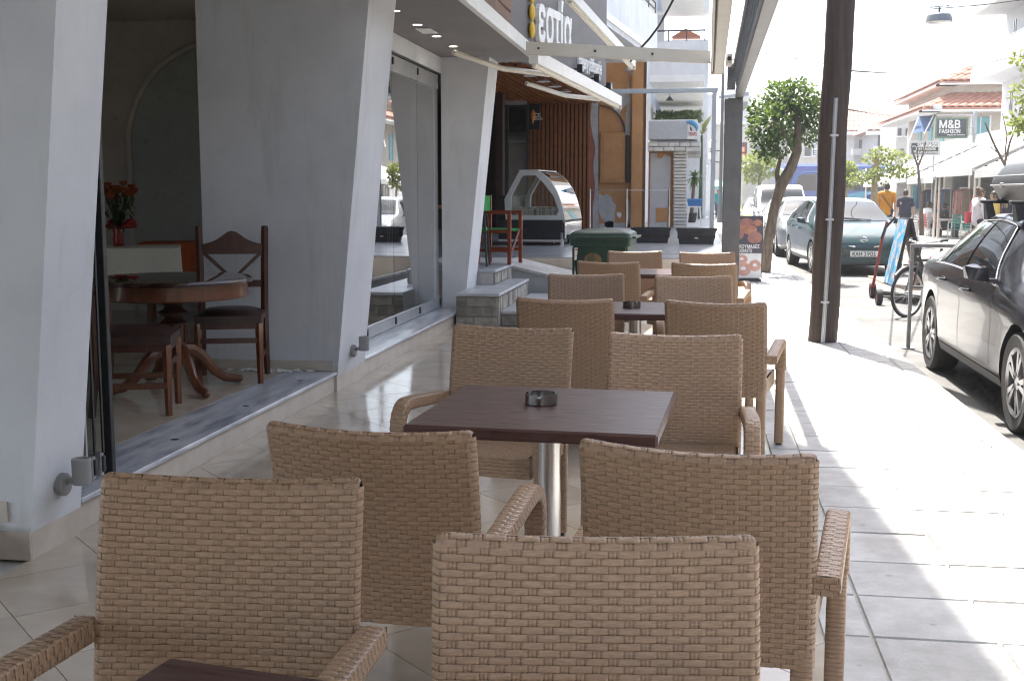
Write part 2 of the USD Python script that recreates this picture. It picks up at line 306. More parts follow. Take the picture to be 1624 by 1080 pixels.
# ------------------------------------------------------------------ cafe building on the left
LEAN = .105
cafe = T('cafe_building', 'grey-white cafe building with leaning pillars and open folding glass front', 'building', (-3, 6, 0))
P = cafe.part
def pillar(y0, y1, xl, skl):
    pts = [(xl, 0), (-2.6, 0), (-2.6 + LEAN * 2.95, 2.95), (xl, 2.95)]
    v, f = prism(pts, 'y', y0, y1)
    p = P('pillar', (v, f), plaster, world=True)
    for (a, b) in (((skl, y0 - .012), (-2.588, y0)), ((-2.6, y0), (-2.588, y1))):
        P('skirting', box(a[0], a[1], -.001, b[0], b[1], .115, .002), skirt_m, world=True, under=p)
    return p
p1 = pillar(4.16, 4.54, -7.0, -2.75); p2 = pillar(8.2, 8.92, -3.6, -2.66); p3 = pillar(13.0, 13.6, -2.84, -2.66)
P('skirting', box(-2.9, 4.148, .152, -2.68, 4.16, .235, .002), skirt_m, world=True, under=p1)
P('skirting', box(-3.59, 8.186, .151, -2.62, 8.2, .225, .002), skirt_m, world=True, under=p2)
# sills of veined marble
def sill(y0, y1, xb, xf=-2.585):
    s = P('sill_base', box(xb, y0, -.005, xf - .02, y1, .125), skirt_m, world=True)
    P('marble_sill', box(xb, y0 - .001, .125, xf, y1 + .001, .15, .005), marble_m, world=True, under=s)
sill(4.545, 8.18, -2.97); sill(8.925, 12.98, -2.97); sill(.2, 4.14, -2.97, -2.76)
P('sill_drain', [lathe([(0, .1515), (.022, .1515), (.022, .1512)], 14, (-2.72, y, 0)) for y in (5.75, 6.75, 7.75)], black_m, world=True)
# folding glass front between the second and third pillar: four panes with rails
def glass_panel(y0, y1, x, gname='glass_panel'):
    g = P(gname, box(x - .006, y0 + .004, .275, x + .006, y1 - .004, 2.60), pane_m, world=True)
    P('bottom_rail', box(x - .016, y0 + .003, .165, x + .016, y1 - .003, .275, .004), grey_alu, world=True, under=g)
    P('top_rail', box(x - .016, y0 + .003, 2.60, x + .016, y1 - .003, 2.755, .004), grey_alu, world=True, under=g)
    for z in (.19, 2.66): P('hinge', box(x + .016, y1 - .018, z, x + .03, y1 + .018, z + .07, .004), iron_m, world=True, under=g)
ys = [8.95, 9.96, 10.97, 11.98, 12.97]
for i in range(4): glass_panel(ys[i], ys[i + 1], -2.88)
P('track', box(-2.93, 8.93, 2.775, -2.83, 12.99, 2.945), plaster, world=True)
P('track_seal', box(-2.91, 8.93, 2.757, -2.85, 12.99, 2.775), black_m, world=True)
P('floor_rail', box(-2.91, 8.93, .151, -2.85, 12.99, .163), grey_alu, world=True)
# the other front's panes, folded into a stack at the first pillar
for k in range(4):
    y = 4.66 + k * .075; x0, x1 = -3.62, -2.665
    g = P('folded_glass_panel', box(x0, y - .005, .275, x1, y + .005, 2.60), pane_m, world=True)
    P('bottom_rail', box(x0, y - .014, .165, x1, y + .014, .275, .004), grey_alu, world=True, under=g)
    P('top_rail', box(x0, y - .014, 2.60, x1, y + .014, 2.755, .004), grey_alu, world=True, under=g)
    P('edge_seal', box(x1 + .001, y - .007, .275, x1 + .009, y + .007, 2.60), black_m if k > 1 else grey_alu, world=True, under=g)
    for z in (.185, 2.64): P('hinge', box(x1 + .001, y - .012, z, x1 + .012, y + .012, z + .075, .004), iron_m, world=True, under=g)
P('edge_post', box(-2.70, 4.955, .151, -2.655, 4.99, 2.75, .003), black_m, world=True)
# soffit, fascia and wooden cladding over the front
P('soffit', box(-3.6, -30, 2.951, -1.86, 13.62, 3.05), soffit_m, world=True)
P('fascia', box(-1.859, -4, 2.935, -1.80, 13.64, 3.07, .006), white_m, world=True)
for i, z in enumerate((3.09, 3.26, 3.43, 3.60)):
    P('cladding_board', box(-1.93, -4, z, -1.875, 11.95, z + .158, .006), mat(f'cladding_{i}', (.16, .075, .045), (.24, .125, .08), 4, .6, stretch=(6, .5, 6), bump=.3), world=True)
for y in (8.86, 9.67, 10.48, 11.26, 12.05):
    d = P('downlight', lathe([(.052, 2.9475), (.052, 2.951), (.040, 2.9505), (.040, 2.9475), (.052, 2.9475)], 20, (-2.5, y, 0)), white_m, world=True)
    P('lamp', lathe([(0, 2.949), (.039, 2.949)], 20, (-2.5, y, 0)), LAMP if 'LAMP' in globals() else emit('lamp_glow', (1, .93, .78), 9.0), world=True, under=d)
    LAMP = UsdShade.Material.Get(stage, L + 'lamp_glow')
P('ceiling_speaker', box(-2.57, 10.68, 2.938, -2.43, 11.0, 2.9505, .004), white_m, world=True)
# upper storeys: balcony slabs stepping up over the terrace, their edges out over the seats (they shade the terrace)
eb = lambda y: -.93 - .0537 * (y - 12.84)
def slab(z0, z1, off, y0=-45, y1=13.1):
    pts = [(-9, y0), (eb(y0) + off, y0), (eb(y1) + off, y1), (-9, y1)]
    v, f = extrude(pts, z1 - z0); return v + [0, 0, z0], f
P('upper_storey', slab(3.9, 12.2, -1.45), plaster, world=True)
for i in range(3):
    b = P('balcony', slab(3.78 + i * 3.0, 3.96 + i * 3.0, 0), plaster, world=True)
    yy = np.array([-45, 13.1]); A = np.array([[eb(y), y] for y in yy])
    pp = [(A[0, 0] - .1, A[0, 1]), (A[0, 0], A[0, 1]), (A[1, 0], A[1, 1]), (A[1, 0] - .1, A[1, 1])]
    v, f = extrude(pp, .95); P('parapet', (v + [0, 0, 3.96 + i * 3.0], f), plaster, world=True, under=b)
P('roof', slab(12.2, 12.4, 0), plaster, world=True)
# inside
P('inside_floor', box(-9, 4.2, .02, -2.971, 12.2, .1495), tile_m, world=True)
P('inside_wall', box(-9.2, 12.2, 0, -2.95, 12.4, 3.3), plaster_in, world=True)
P('inside_wall', box(-9.2, 4.0, 0, -9.0, 12.2, 3.3), plaster_in, world=True)
P('inside_ceiling', box(-9.2, 4.55, 3.3, -3.61, 12.2, 3.4), plaster_in, world=True)
P('inside_lintel', box(-3.62, 4.55, 3.06, -3.56, 12.9, 3.45), plaster_in, world=True)
a0, a1 = at(203, 200, y=12.19), at(330, 66, y=12.19)
cx, rr = a1[0] + .15, a1[0] + .15 - a0[0]; zs = a1[2] - rr
arc = [(cx - rr, .16)] + [(cx + rr * math.cos(t), zs + rr * math.sin(t)) for t in np.linspace(PI, 0, 40)] + [(cx + rr, .16)]
pts = np.array([(x, 12.185, z) for x, z in arc])
P('arch_moulding', tube(pts, .035, 8), plaster_in, smooth=50, world=True)
P('arch_niche', prism([(x + (cx - x) * .02, z - (z - zs) * .02) for x, z in arc], 'y', 12.192, 12.199), mat('niche_grey', (.29, .30, .28), (.33, .34, .315), 2, .85), world=True)
P('white_pebbles', join([ball((nrg.uniform(-3.45, -2.75), nrg.uniform(8.06, 8.17), .158), nrg.uniform(.008, .017), 1, (1.2, 1, .7)) for _ in range(46)]), white_m, world=True, kind='stuff')
scr = T('television', 'black television set high on the cafe wall near the pillar', 'television', tuple(at(336, 30, y=11.9)))
c = at(335, 8, y=11.9)
scr.part('screen', cbox(c, (.12, .08, .62), .2, .01), black_m, world=True); scr.part('bracket', cbox(c + [0, .12, 0], (.05, .28, .08), .0), iron_m, world=True)
# wall spots on the pillars
def wall_spot(y, label):
    x = -2.6 + LEAN * .3
    t = T('wall_lamp', label, 'lamp', (x, y, .29), group='grey spot lamps on the pillars')
    t.part('back_plate', lathe([(0, 0), (.048, 0), (.048, .022), (.042, .028), (0, .028)], 28, (0, 0, -.03), 'x'), lampgrey, smooth=40)
    t.part('arm', cyl((.02, 0, -.02), (.075, 0, -.005), .013, 12), lampgrey, smooth=40)
    h = t.part('lamp_head', lathe([(0, -.045), (.036, -.045), (.039, -.042), (.039, .06), (.036, .063), (.033, .06), (.033, .045), (0, .045)], 28, (.095, 0, .02)), lampgrey, smooth=40)
    t.part('lens', lathe([(0, .054), (.032, .054)], 20, (.095, 0, .02)), headlamp, under=h)
wall_spot(4.36, 'grey cylinder spot lamp low on the nearest white pillar, left edge')
wall_spot(8.52, 'grey cylinder spot lamp low on the pillar between the open front and the glass')
wall_spot(13.2, 'grey cylinder spot lamp low on the far pillar by the stone steps')
# ------------------------------------------------------------------ wicker chairs
def weave(S, nu, nv, closed=True, A=.0019, bow=.0008, vert=True, nper=(-.5, -.34, -.23, 0, .23, .34)):
    """plaited strands over a surface S(u, v) -> (points, normals); u counts uprights, v counts rows"""
    out = []
    if vert:
        us = np.array([k + o for k in range(nu) for o in nper] + ([nu - .5] if True else []))
    else: us = np.arange(nu * 2 + 1) / 2 - .5
    if not closed: us = np.clip(us, 0 - .5, nu - .5)
    k = np.clip(np.round(us + 1e-9), 0, nu) ; fr = np.abs(us - np.round(us))
    b = np.clip((.335 - fr) / .09, 0, 1); b = b * b * (3 - 2 * b)
    cv = np.array([-.478, -.29, .29, .478]); ch = np.array([-bow, bow * .6, bow * .6, -bow])
    for j in range(nv):
        par = ((np.round(us).astype(int) + j) % 2 == 0) if vert else np.zeros(len(us), bool)
        h = A * (1 - 2 * b * par) if vert else np.full(len(us), A * .5)
        U, Vv = np.meshgrid(us + .5, j + .5 + cv, indexing='ij')
        p, n = S(U, Vv); out.append(grid(p + n * (h[:, None] + ch)[..., None]))
    if vert:
        vs = np.array([j + o for j in range(nv) for o in (.08, .3, .7, .92)])
        cu = np.array([-.5, 0, .5])
        for kk in range(nu if closed else nu):
            for s in (-.125, .125):
                j = np.floor(vs).astype(int); top = ((kk + j) % 2 == 0); fr = np.abs(vs - j - .5)
                h = np.where(top, A * np.where(fr < .3, 1.0, .35), -A * np.where(fr < .3, 1, .4))
                U, Vv = np.meshgrid(kk + .5 + s + cu * .225, vs, indexing='ij')
                p, n = S(U, Vv); out.append(grid(p + n * (h[None, :] + np.array([-bow * .6, bow * .2, -bow * .6])[:, None])[..., None]))
    return join(out)
def stadium(W, Th):
    """arc-length walk round a rounded slab in plan: s in [0, 1) -> x, y, nx, ny"""
    a, r = W - Th, Th / 2; per = 2 * a + PI * Th
    def f(s):
        d = (s % 1.0) * per; x = np.zeros_like(d); y = np.zeros_like(d); nx = np.zeros_like(d); ny = np.zeros_like(d)
        m = d < a; x[m], y[m], ny[m] = -a / 2 + d[m], -r, -1
        m = (d >= a) & (d < a + PI * r); t = (d[m] - a) / r; x[m], y[m], nx[m], ny[m] = a / 2 + r * np.sin(t), -r * np.cos(t), np.sin(t), -np.cos(t)
        m = (d >= a + PI * r) & (d < 2 * a + PI * r); x[m], y[m], ny[m] = a / 2 - (d[m] - a - PI * r), r, 1
        m = d >= 2 * a + PI * r; t = (d[m] - 2 * a - PI * r) / r; x[m], y[m], nx[m], ny[m] = -a / 2 - r * np.sin(t), r * np.cos(t), -np.sin(t), np.cos(t)
        return x, y, nx, ny
    return f, per
BW, BT, ZB, ZT = .545, .038, .355, .862
ztop = lambda x: ZT + .004 - .014 * (1 - (2 * x / BW) ** 2)
def backy(x, z): return -.225 - .022 * (1 - (2 * x / BW) ** 2) - .085 * (z - ZB) / (ZT - ZB) * (.55 + .45 * (z - ZB) / (ZT - ZB))
st, per = stadium(BW, BT)
def S_back(U, V, nu=42, nv=40):
    x, y, nx, ny = st(U / nu); z = ZB + V / nv * (ztop(x) - ZB)
    return np.stack([x, y + backy(x, z), z], -1), np.stack([nx, ny, np.zeros_like(nx)], -1)
def S_top(U, V, nu=19, nv=4):
    x = -BW / 2 + .004 + U / nu * (BW - .008); t = V / nv * PI
    e = np.clip((np.abs(x) - (BW / 2 - BT / 2)) / (BT / 2), 0, .97); kk = np.sqrt(1 - e * e)
    y = -BT / 2 * np.cos(t) * kk; zz = ztop(x) - .004 + (BT / 2) * np.sin(t) * kk
    return np.stack([x, y + backy(x, ZT), zz], -1), np.stack([0 * x, -np.cos(t), np.sin(t)], -1)
def S_seat(U, V, nu=18, nv=34):
    x = -.25 + U / nu * .5; y = -.215 + V / nv * .49; z = .437 - .012 * (1 - (x / .25) ** 2) * np.sin(PI * V / nv)
    return np.stack([x, y, z + 0 * y], -1), np.stack([0 * x, 0 * x, 1 + 0 * x], -1)
def S_apron(U, V, nu=70, nv=6):
    f, p = stadium(.52, .04); g = (U / nu) % 1.0; q = g * 4; i = np.floor(q).astype(int); t = q - i
    cx = np.choose(i, [-.26 + .52 * t, .26 + 0 * t, .26 - .52 * t, -.26 + 0 * t]); cy = np.choose(i, [.275 + 0 * t, .275 - .5 * t, -.225 + 0 * t, -.225 + .5 * t])
    nx = np.choose(i, [0 * t, 1 + 0 * t, 0 * t, -1 + 0 * t]); ny = np.choose(i, [1 + 0 * t, 0 * t, -1 + 0 * t, 0 * t])
    return np.stack([cx, cy, .355 + V / nv * .085], -1), np.stack([nx, ny, 0 * nx], -1)
def tube_S(path, w, h, nu, nv):
    path = np.asarray(path, float); seg = np.r_[0, np.cumsum(np.linalg.norm(np.diff(path, axis=0), axis=1))]; seg /= seg[-1]
    def S(U, V):
        t = np.clip(V / nv, 0, 1); p = np.stack([np.interp(t, seg, path[:, k]) for k in range(3)], -1)
        e = 1e-3; q = np.stack([np.interp(np.clip(t + e, 0, 1), seg, path[:, k]) - np.interp(np.clip(t - e, 0, 1), seg, path[:, k]) for k in range(3)], -1)
        e = .03; q = np.stack([np.interp(np.clip(t + e, 0, 1), seg, path[:, k]) - np.interp(np.clip(t - e, 0, 1), seg, path[:, k]) for k in range(3)], -1)
        q /= np.linalg.norm(q, axis=-1, keepdims=True); a = np.zeros_like(q); a[..., 0] = 1; b = np.cross(a, q); b /= np.linalg.norm(b, axis=-1, keepdims=True)
        th = -(U / nu) * 2 * PI; c, s = np.cos(th), np.sin(th); k = 5.0
        r = (np.abs(c) ** k + np.abs(s) ** k) ** (-1 / k); X, Y = c * r * w / 2, s * r * h / 2
        n = np.sign(c)[..., None] * (np.abs(c) ** (k - 1))[..., None] * a + np.sign(s)[..., None] * (np.abs(s) ** (k - 1))[..., None] * b
        n /= np.linalg.norm(n, axis=-1, keepdims=True)
        return p + X[..., None] * a + Y[..., None] * b, n
    return S
def arm_path(sx):
    x = sx * .298; P_ = [(x, -.262, .566), (x, -.1, .582), (x, .08, .600), (x, .17, .605)]
    for t in np.linspace(0, PI / 2, 7)[1:]: P_.append((x, .17 + .085 * math.sin(t), .520 + .085 * math.cos(t)))
    return P_ + [(x, .257, .44)]
def core(S, nu, nv, du=1.0, dv=2.0, off=-.0025):
    U, V = np.meshgrid(np.arange(0, nu + du, du), np.arange(0, nv + .01, dv), indexing='ij'); p, n = S(U, V); return grid(p + n * off)
def build_chair(label, cat='chair'):
    t = T('wicker_armchair', label, cat, (0, 0, 0), group='wicker armchairs at the terrace tables')
    b = t.part('backrest', weave(S_back, 42, 40), wicker_m, smooth=True)
    t.part('back_rim', weave(S_top, 19, 4, closed=False, bow=.0006), wicker_m, smooth=True, under=b)
    t.part('back_core', [core(S_back, 42, 38) if False else core(lambda U, V: S_back(U, np.minimum(V, 39.2)), 42, 40), core(S_top, 19, 4, 1, 1)], core_m, under=b)
    s = t.part('seat', weave(S_seat, 18, 34, closed=False, nper=(-.5, -.25, 0, .25)), wicker_m, smooth=True)
    t.part('seat_frame', weave(S_apron, 72, 6, nper=(-.5, -.3, 0, .3)), wicker_m, smooth=True)
    t.part('seat_core', box(-.256, -.22, .36, .256, .271, .421), core_m, under=s)
    for sx in (-1, 1):
        ap = arm_path(sx); S = tube_S(ap, .058, .046, 8, 46)
        a = t.part('armrest', weave(S, 8, 46, nper=(-.5, -.3, 0, .3)), wicker_m, smooth=True)
        t.part('arm_core', [core(lambda U, V: S(U, V), 8, 46, .5, 1)], core_m, under=a)
        t.part('arm_end', [weave(lambda U, V: (np.stack([sx * .298 - .029 + U / 3 * .058, -.267 + 0 * U, .543 + V / 3 * .046], -1), np.stack([0 * U, -1 + 0 * U, 0 * U], -1)), 3, 3, closed=False), cbox((sx * .298, -.262, .566), (.054, .006, .042), 0, .002), cbox((sx * .276, -.252, .562), (.05, .03, .03), 0, .005)], wicker_m, under=a)
        for (p0, p1) in (((sx * .298, .257, .44), (sx * .298, .262, .012)), ((sx * .246, -.228, .40), (sx * .246, -.215, .012))):
            nv = int(abs(p0[2] - p1[2]) / .0125); S2 = tube_S(np.linspace(p0, p1, 5), .05, .046, 8, nv)
            lg = t.part('leg', weave(S2, 8, nv, vert=False), wicker_m, smooth=True)
            t.part('foot', cyl((p1[0], p1[1], .0), (p1[0], p1[1], .014), .018, 10), black_m, under=lg)
    return t
# where the top corners of every backrest stand in the photograph
rows = [((160, 750), (578, 760), 1, 'wicker armchair facing the camera at lower left, arms round the nearest table corner'),
        ((683, 846), (1207, 851), 1, 'nearest wicker armchair, its broad backrest filling the bottom centre'),
        ((418, 667), (760, 684), 0, 'wicker armchair with its back turned, left near side of the first full table'),
        ((918, 695), (1300, 721), 0, 'wicker armchair with its back turned, right near side of the first full table'),
        ((719, 514), (910, 521), 1, 'wicker armchair facing the camera across the first full table, on its left'),
        ((967, 527), (1176, 531), 1, 'wicker armchair facing the camera across the first full table, on its right'),
        ((818, 471), (974, 474), 0, 'wicker armchair with its back turned, left near side of the second full table'),
        ((1055, 475), (1216, 480), 0, 'wicker armchair with its back turned, right near side of the second full table'),
        ((869, 434), (990, 434), 1, 'wicker armchair facing the camera behind the second full table, on its left'),
        ((1031, 437), (1168, 437), 1, 'wicker armchair facing the camera behind the second full table, on its right'),
        ((915, 413), (1016, 416), 0, 'wicker armchair with its back turned, left near side of the farthest table'),
        ((1066, 416), (1168, 418), 0, 'wicker armchair, back turned, right near side of the farthest table, its rim in the sun'),
        ((965, 398), (1049, 398), 1, 'farthest wicker armchair in front of the green wheelie bin'),
        ((1077, 400), (1166, 400), 1, 'farthest wicker armchair next to the doughnut sign')]
chair0 = None
for a, b, facing, lab in rows:
    A, B = at(*a, z=.879), at(*b, z=.879); m = (A + B) / 2; th = math.atan2(B[1] - A[1], B[0] - A[0]) + (PI if facing else 0)
    th = max(min(th, PI + .17), PI - .17) if facing else max(min(th, .17), -.17)
    o = rot(th) @ np.array([0, backy(BW / 2, ZT), 0]); loc = (m[0] - o[0], m[1] - o[1], 0)
    if chair0 is None:
        chair0 = build_chair(lab); x = UsdGeom.Xformable(chair0.prim); x.ClearXformOpOrder()
        x.AddTranslateOp(opSuffix='place').Set(Gf.Vec3d(*map(float, loc))); x.AddRotateZOp(opSuffix='turn').Set(math.degrees(th))
    else: dup(chair0, loc, th, lab)
# little maker's tag on the back of the chair at left
# ------------------------------------------------------------------ terrace tables and ashtrays
def build_table(label, loc, rz):
    t = T('terrace_table', label, 'table', loc, rz, group='dark square terrace tables on steel columns')
    t.part('table_top', box(-.388, -.388, .712, .388, .388, .75, .007), wenge_m)
    t.part('column', cyl((0, 0, .02), (0, 0, .70), .038, 32), steel_m, smooth=40)
    t.part('fixing_plate', box(-.16, -.16, .700, .16, .16, .7118), iron_m)
    f = t.part('base_disc', lathe([(0, .004), (.25, .004), (.25, .012), (.20, .02), (.05, .034), (0, .034)], 36), steel_m, smooth=30)
    return t
t0 = build_table('dark wooden terrace table in the bottom left corner, only its corner in view', (-.46, 1.16, 0), -.16)
t1 = dup(t0, (-.465, 3.775, 0), -.05, 'dark wooden terrace table with an ashtray in the centre of the picture')
t2 = dup(t0, (-.36, 7.22, 0), -.02, 'dark wooden terrace table with an ashtray in the second row')
t3 = dup(t0, (-.30, 10.62, 0), .0, 'farthest dark wooden terrace table between the last armchairs')
def ashtray(c, rz, label):
    t = T('ashtray', label, 'ashtray', (c[0], c[1], .7502), rz, group='steel ashtrays on the terrace tables')
    n = 60; a = np.arange(n + 1) / n * 2 * PI; dip = np.array([.010 if any(abs(((x - k * 2 * PI / 3 + PI) % (2 * PI)) - PI) < .13 for k in range(3)) else 0 for x in a])
    R, R2, H = .055, .052, .036
    ring = lambda r, z: np.stack([r * np.cos(a), r * np.sin(a), np.broadcast_to(z, a.shape)], -1)
    rows_ = [ring(R - .003, 0), ring(R, .002), ring(R, .016), ring(R, H - dip), ring(R2, H - dip), ring(R2, .016), ring(R2 - .004, .006), ring(0, .006)]
    b = t.part('bowl', grid(np.stack(rows_, 1)), steel_dark, smooth=35)
    t.part('ash', lathe([(0, .0075), (.045, .0065)], 20), mat('ash', (.03, .03, .03), (.10, .10, .095), 60, .9), under=b)
c = at(859, 640, z=.75); ashtray(c, .5, 'round steel ashtray with notched rim on the central terrace table')
c = at(1002, 488, z=.75); ashtray(c, 1.0, 'small steel ashtray on the second row terrace table')
# ------------------------------------------------------------------ furniture inside the cafe
FZ = .1497
def dining_chair(label, loc, rz):
    t = T('dining_chair', label, 'chair', loc, rz, group='dark wooden dining chairs')
    for sx in (-1, 1):
        t.part('back_post', tube([(sx * .225, .235, 0), (sx * .222, .205, .25), (sx * .22, .20, .47), (sx * .225, .225, .8), (sx * .23, .26, 1.05), (sx * .23, .262, 1.07)], [.021, .024, .027, .026, .025, .022], 4), darkwood, smooth=20)
        t.part('leg', tube([(sx * .205, -.20, 0), (sx * .205, -.20, .42)], [.020, .028], 4), mahog)
        t.part('stretcher', cbox((sx * .212, .0, .18), (.022, .40, .035)), mahog)
    t.part('stretcher', cbox((0, -.2, .30), (.40, .022, .035)), darkwood)
    t.part('apron', box(-.215, -.21, .38, .215, .21, .425), darkwood)
    u = np.linspace(-1, 1, 13); U, V = np.meshgrid(u, u, indexing='ij')
    z = .47 + .045 * (1 - np.abs(U) ** 4) * (1 - np.abs(V) ** 4)
    s = t.part('seat', [grid(np.stack([U * .225, V * .225, z], -1)), box(-.225, -.225, .425, .225, .225, .471)], leather, smooth=50)
    xs = np.linspace(-.21, .21, 17); hump = .12 * np.exp(-(xs / .085) ** 2) * .55 + .03 * np.cos(xs / .21 * PI / 2)
    t.part('crest_rail', move(prism([(-.21, .87)] + [(.21, .87)] + [(x, .94 + h) for x, h in zip(xs[::-1], hump[::-1])], 'y', -.014, .014), (0, .245, 0)), darkwood)
    for sx in (-1, 1): t.part('brace', hull([(sx * .19 + a, .235 + b, .868 + c) for a in (-.016, .016) for b in (0, .02) for c in (0, .004)] + [(sx * .012 + a, .222 + b, .70 + c) for a in (-.014, .014) for b in (0, .02) for c in (0, .004)]), darkwood)
    t.part('back_rail', cbox((0, .222, .66), (.42, .022, .05)), darkwood)
    return t
dining_chair('dark wooden dining chair with arched crest facing the round table, inside the cafe', (-3.20, 7.72, FZ), .30)
dining_chair('dark wooden dining chair half hidden by the nearest pillar, brown leather seat', (-3.30, 6.52, FZ), PI / 2 + .3)
rt_ = T('round_dining_table', 'round mahogany dining table on a turned pedestal inside the cafe', 'table', (-3.42, 7.28, FZ), .3)
rt_.part('table_top', lathe([(0, .715), (.50, .715), (.525, .722), (.53, .735), (.525, .747), (.51, .752), (0, .753)], 64), mat('polished_top', (.045, .018, .010), (.03, .012, .008), 6, .06, coat=1.0), smooth=30)
rt_.part('apron', lathe([(0, .62), (.485, .62), (.492, .63), (.488, .714), (0, .7145)], 64), mahog, smooth=30)
rt_.part('pedestal', lathe([(0, .2), (.06, .2), (.085, .22), (.09, .26), (.075, .29), (.082, .32), (.088, .44), (.096, .452), (.07, .47), (.06, .49), (.095, .505), (.10, .52), (.065, .54), (.055, .56), (.085, .575), (.11, .59), (.115, .619), (0, .619)], 28), darkwood, smooth=35)
for k in range(14): rt_.part('flute', cyl((.086 * math.cos(k / 14 * 2 * PI), .086 * math.sin(k / 14 * 2 * PI), .325), (.09 * math.cos(k / 14 * 2 * PI), .09 * math.sin(k / 14 * 2 * PI), .435), .010, 6), darkwood, smooth=40)
for k in range(4):
    a = k * PI / 2 + .55; prof = [(.05, .27), (.12, .265), (.2, .20), (.28, .10), (.36, .045), (.45, .03)]
    rad = [.045, .044, .038, .033, .03, .028]
    rt_.part('leg', move(tube([(r, 0, z) for r, z in prof], rad, 8), rz=a), mahog, smooth=40)
    rt_.part('foot', move(ball((.455, 0, .028), .03, 1, (1.2, 1, .93)), rz=a), mahog, smooth=60)
def cloth_table(label, c, w, d, rz, zt, drop, m):
    """a table under a draped cloth, c the middle of its front edge"""
    t = T('cloth_table', label, 'table', (*(np.array(c[:2]) + rot(rz)[:2, :2] @ [0, d / 2]), FZ), rz); zt -= FZ; x0, x1, y0, y1 = -w / 2, w / 2, -d / 2, d / 2
    for x in (x0 + .08, x1 - .08):
        for y in (y0 + .08, y1 - .08): t.part('leg', box(x - .025, y - .025, 0, x + .025, y + .025, zt - .04), mahog)
    t.part('table_top', box(x0 + .02, y0 + .02, zt - .04, x1 - .02, y1 - .02, zt - .006), mahog)
    pts = []; n = 120; per = [(x0, y0), (x1, y0), (x1, y1), (x0, y1)]
    for i in range(n):
        q = i / n * 4; k = int(q); a, b = np.array(per[k]), np.array(per[(k + 1) % 4]); pts.append(a + (b - a) * (q - k))
    pts = np.array(pts); R = []
    for lv, z in ((.0, zt), (1.0, zt - .004), (1.008, zt - .03), (1.02, zt - drop * .5), (1.035, zt - drop)):
        wv = (np.sin(np.arange(n) * .52) * .016 + np.sin(np.arange(n) * .23) * .012) * max(0, (lv - 1.0) / .035)
        dl = pts / np.linalg.norm(pts, axis=1, keepdims=True); R.append(np.column_stack([pts * lv + dl * wv[:, None], np.full(n, z)]))
    R = np.array(R); t.part('tablecloth', grid(np.concatenate([R, R[:, :1]], 1)), m, smooth=50)
c0, c1 = at(120, 400, y=10.2), at(276, 400, y=10.2)
cloth_table('cafe table under a long white cloth, a flower vase on it', (c0 + c1) / 2, abs(c1[0] - c0[0]), .8, .42, .945, .42, cloth_w)
c0, c1 = at(225, 386, y=11.2), at(332, 386, y=11.2)
cloth_table('cafe table under an orange cloth beside the niche', (c0 + c1) / 2, abs(c1[0] - c0[0]), .6, .36, .955, .55, cloth_o)
vz = T('flower_vase', 'red vase of orange and red flowers on the white clothed table', 'vase', tuple(at(188, 393, y=10.6) * [1, 1, 0] + [0, 0, .946]))
vz.part('vase', lathe([(0, .002), (.045, .002), (.05, .05), (.042, .12), (.05, .19), (.045, .19), (.038, .12), (0, .1)], 24), mat('red_glaze', (.28, .008, .008), None, 5, .15, coat=.6), smooth=40)
st_ = []; fl = []; lv_ = []; rd = []
for k in range(26):
    a, r = nrg.uniform(0, 2 * PI), nrg.uniform(.03, .17); top = np.array([r * math.cos(a), r * math.sin(a), nrg.uniform(.46, .60)])
    st_.append(tube([(0, 0, .1), top * [.4, .4, .6], top], .004, 5)); fl.append(lathe([(0, -.015), (.03, 0), (.045, .022), (.028, .028), (0, .02)], 9, top))
    for j in range(7):
        p = top * nrg.uniform(.35, .9) + nrg.normal(0, .03, 3); d = nrg.normal(0, 1, 3); d[2] *= .5; d /= np.linalg.norm(d); u, w, _ = frame(d); lv_.append((np.array([p, p + d * .05 + u * .016, p + d * .11, p + d * .05 - u * .016]), tri([[0, 1, 2, 3]])))
    if k % 2: rd.append(ball((nrg.uniform(-.16, .16), nrg.uniform(-.12, .12), nrg.uniform(.17, .24)), .035, 1, (1.3, 1.3, .7)))
vz.part('stem', join(st_), leaf_d, kind='stuff'); vz.part('leaf', join(lv_), leaf_d, kind='stuff')
vz.part('orange_flower', join(fl), mat('orange_petal', (.34, .09, .01), (.24, .04, .008), 30, .6), kind='stuff'); vz.part('red_flower', join(rd), mat('red_petal', (.30, .012, .01), None, 5, .6), kind='stuff')

# ------------------------------------------------------------------ steps, ramp and raised terrace of the next shop
stone_m = mat('split_stone', (.20, .19, .165), (.36, .335, .29), 9, .9, bump=.6, bscale=45, rnd=.22, coord='world')
tread_m = mat('step_marble', (.50, .52, .54), (.34, .36, .39), 4, .35, stretch=(.6, 2, 1))
PZ = .55
stp = T('stone_steps', 'stone faced corner steps with grey marble treads beside the far white pillar', 'steps', (-2.4, 13.5, 0))
def step(x0, y0, x1, y1, z, ptr=.03):
    stp.part('step_core', box(x0, y0, 0, x1, y1, z - .036), joint_m, world=True)
    stp.part('tread', box(x0, y0 - ptr, z - .035, x1 + ptr, y1, z, .006), tread_m, world=True)
def stones(p0, p1, z0, z1, rows_, lens, out, soldier=False):
    """facing stones, each proud by its own amount, along a face from p0 to p1"""
    p0, p1 = np.array(p0), np.array(p1); d = p1 - p0; Lg = np.linalg.norm(d); d /= Lg; a = math.atan2(d[1], d[0]); h = (z1 - z0) / rows_
    for r in range(rows_):
        s = 0.0; k = r
        while s < Lg - .01:
            l = min(lens[k % len(lens)], Lg - s); k += 1; pr = .014 + .012 * nrg.random()
            c = p0 + d * (s + l / 2) + np.array(out) * pr / 2
            stp.part('stone', cbox((c[0], c[1], z0 + h * (r + .5)), (l - .010, pr, h - .010), a, .004), stone_m, world=True); s += l
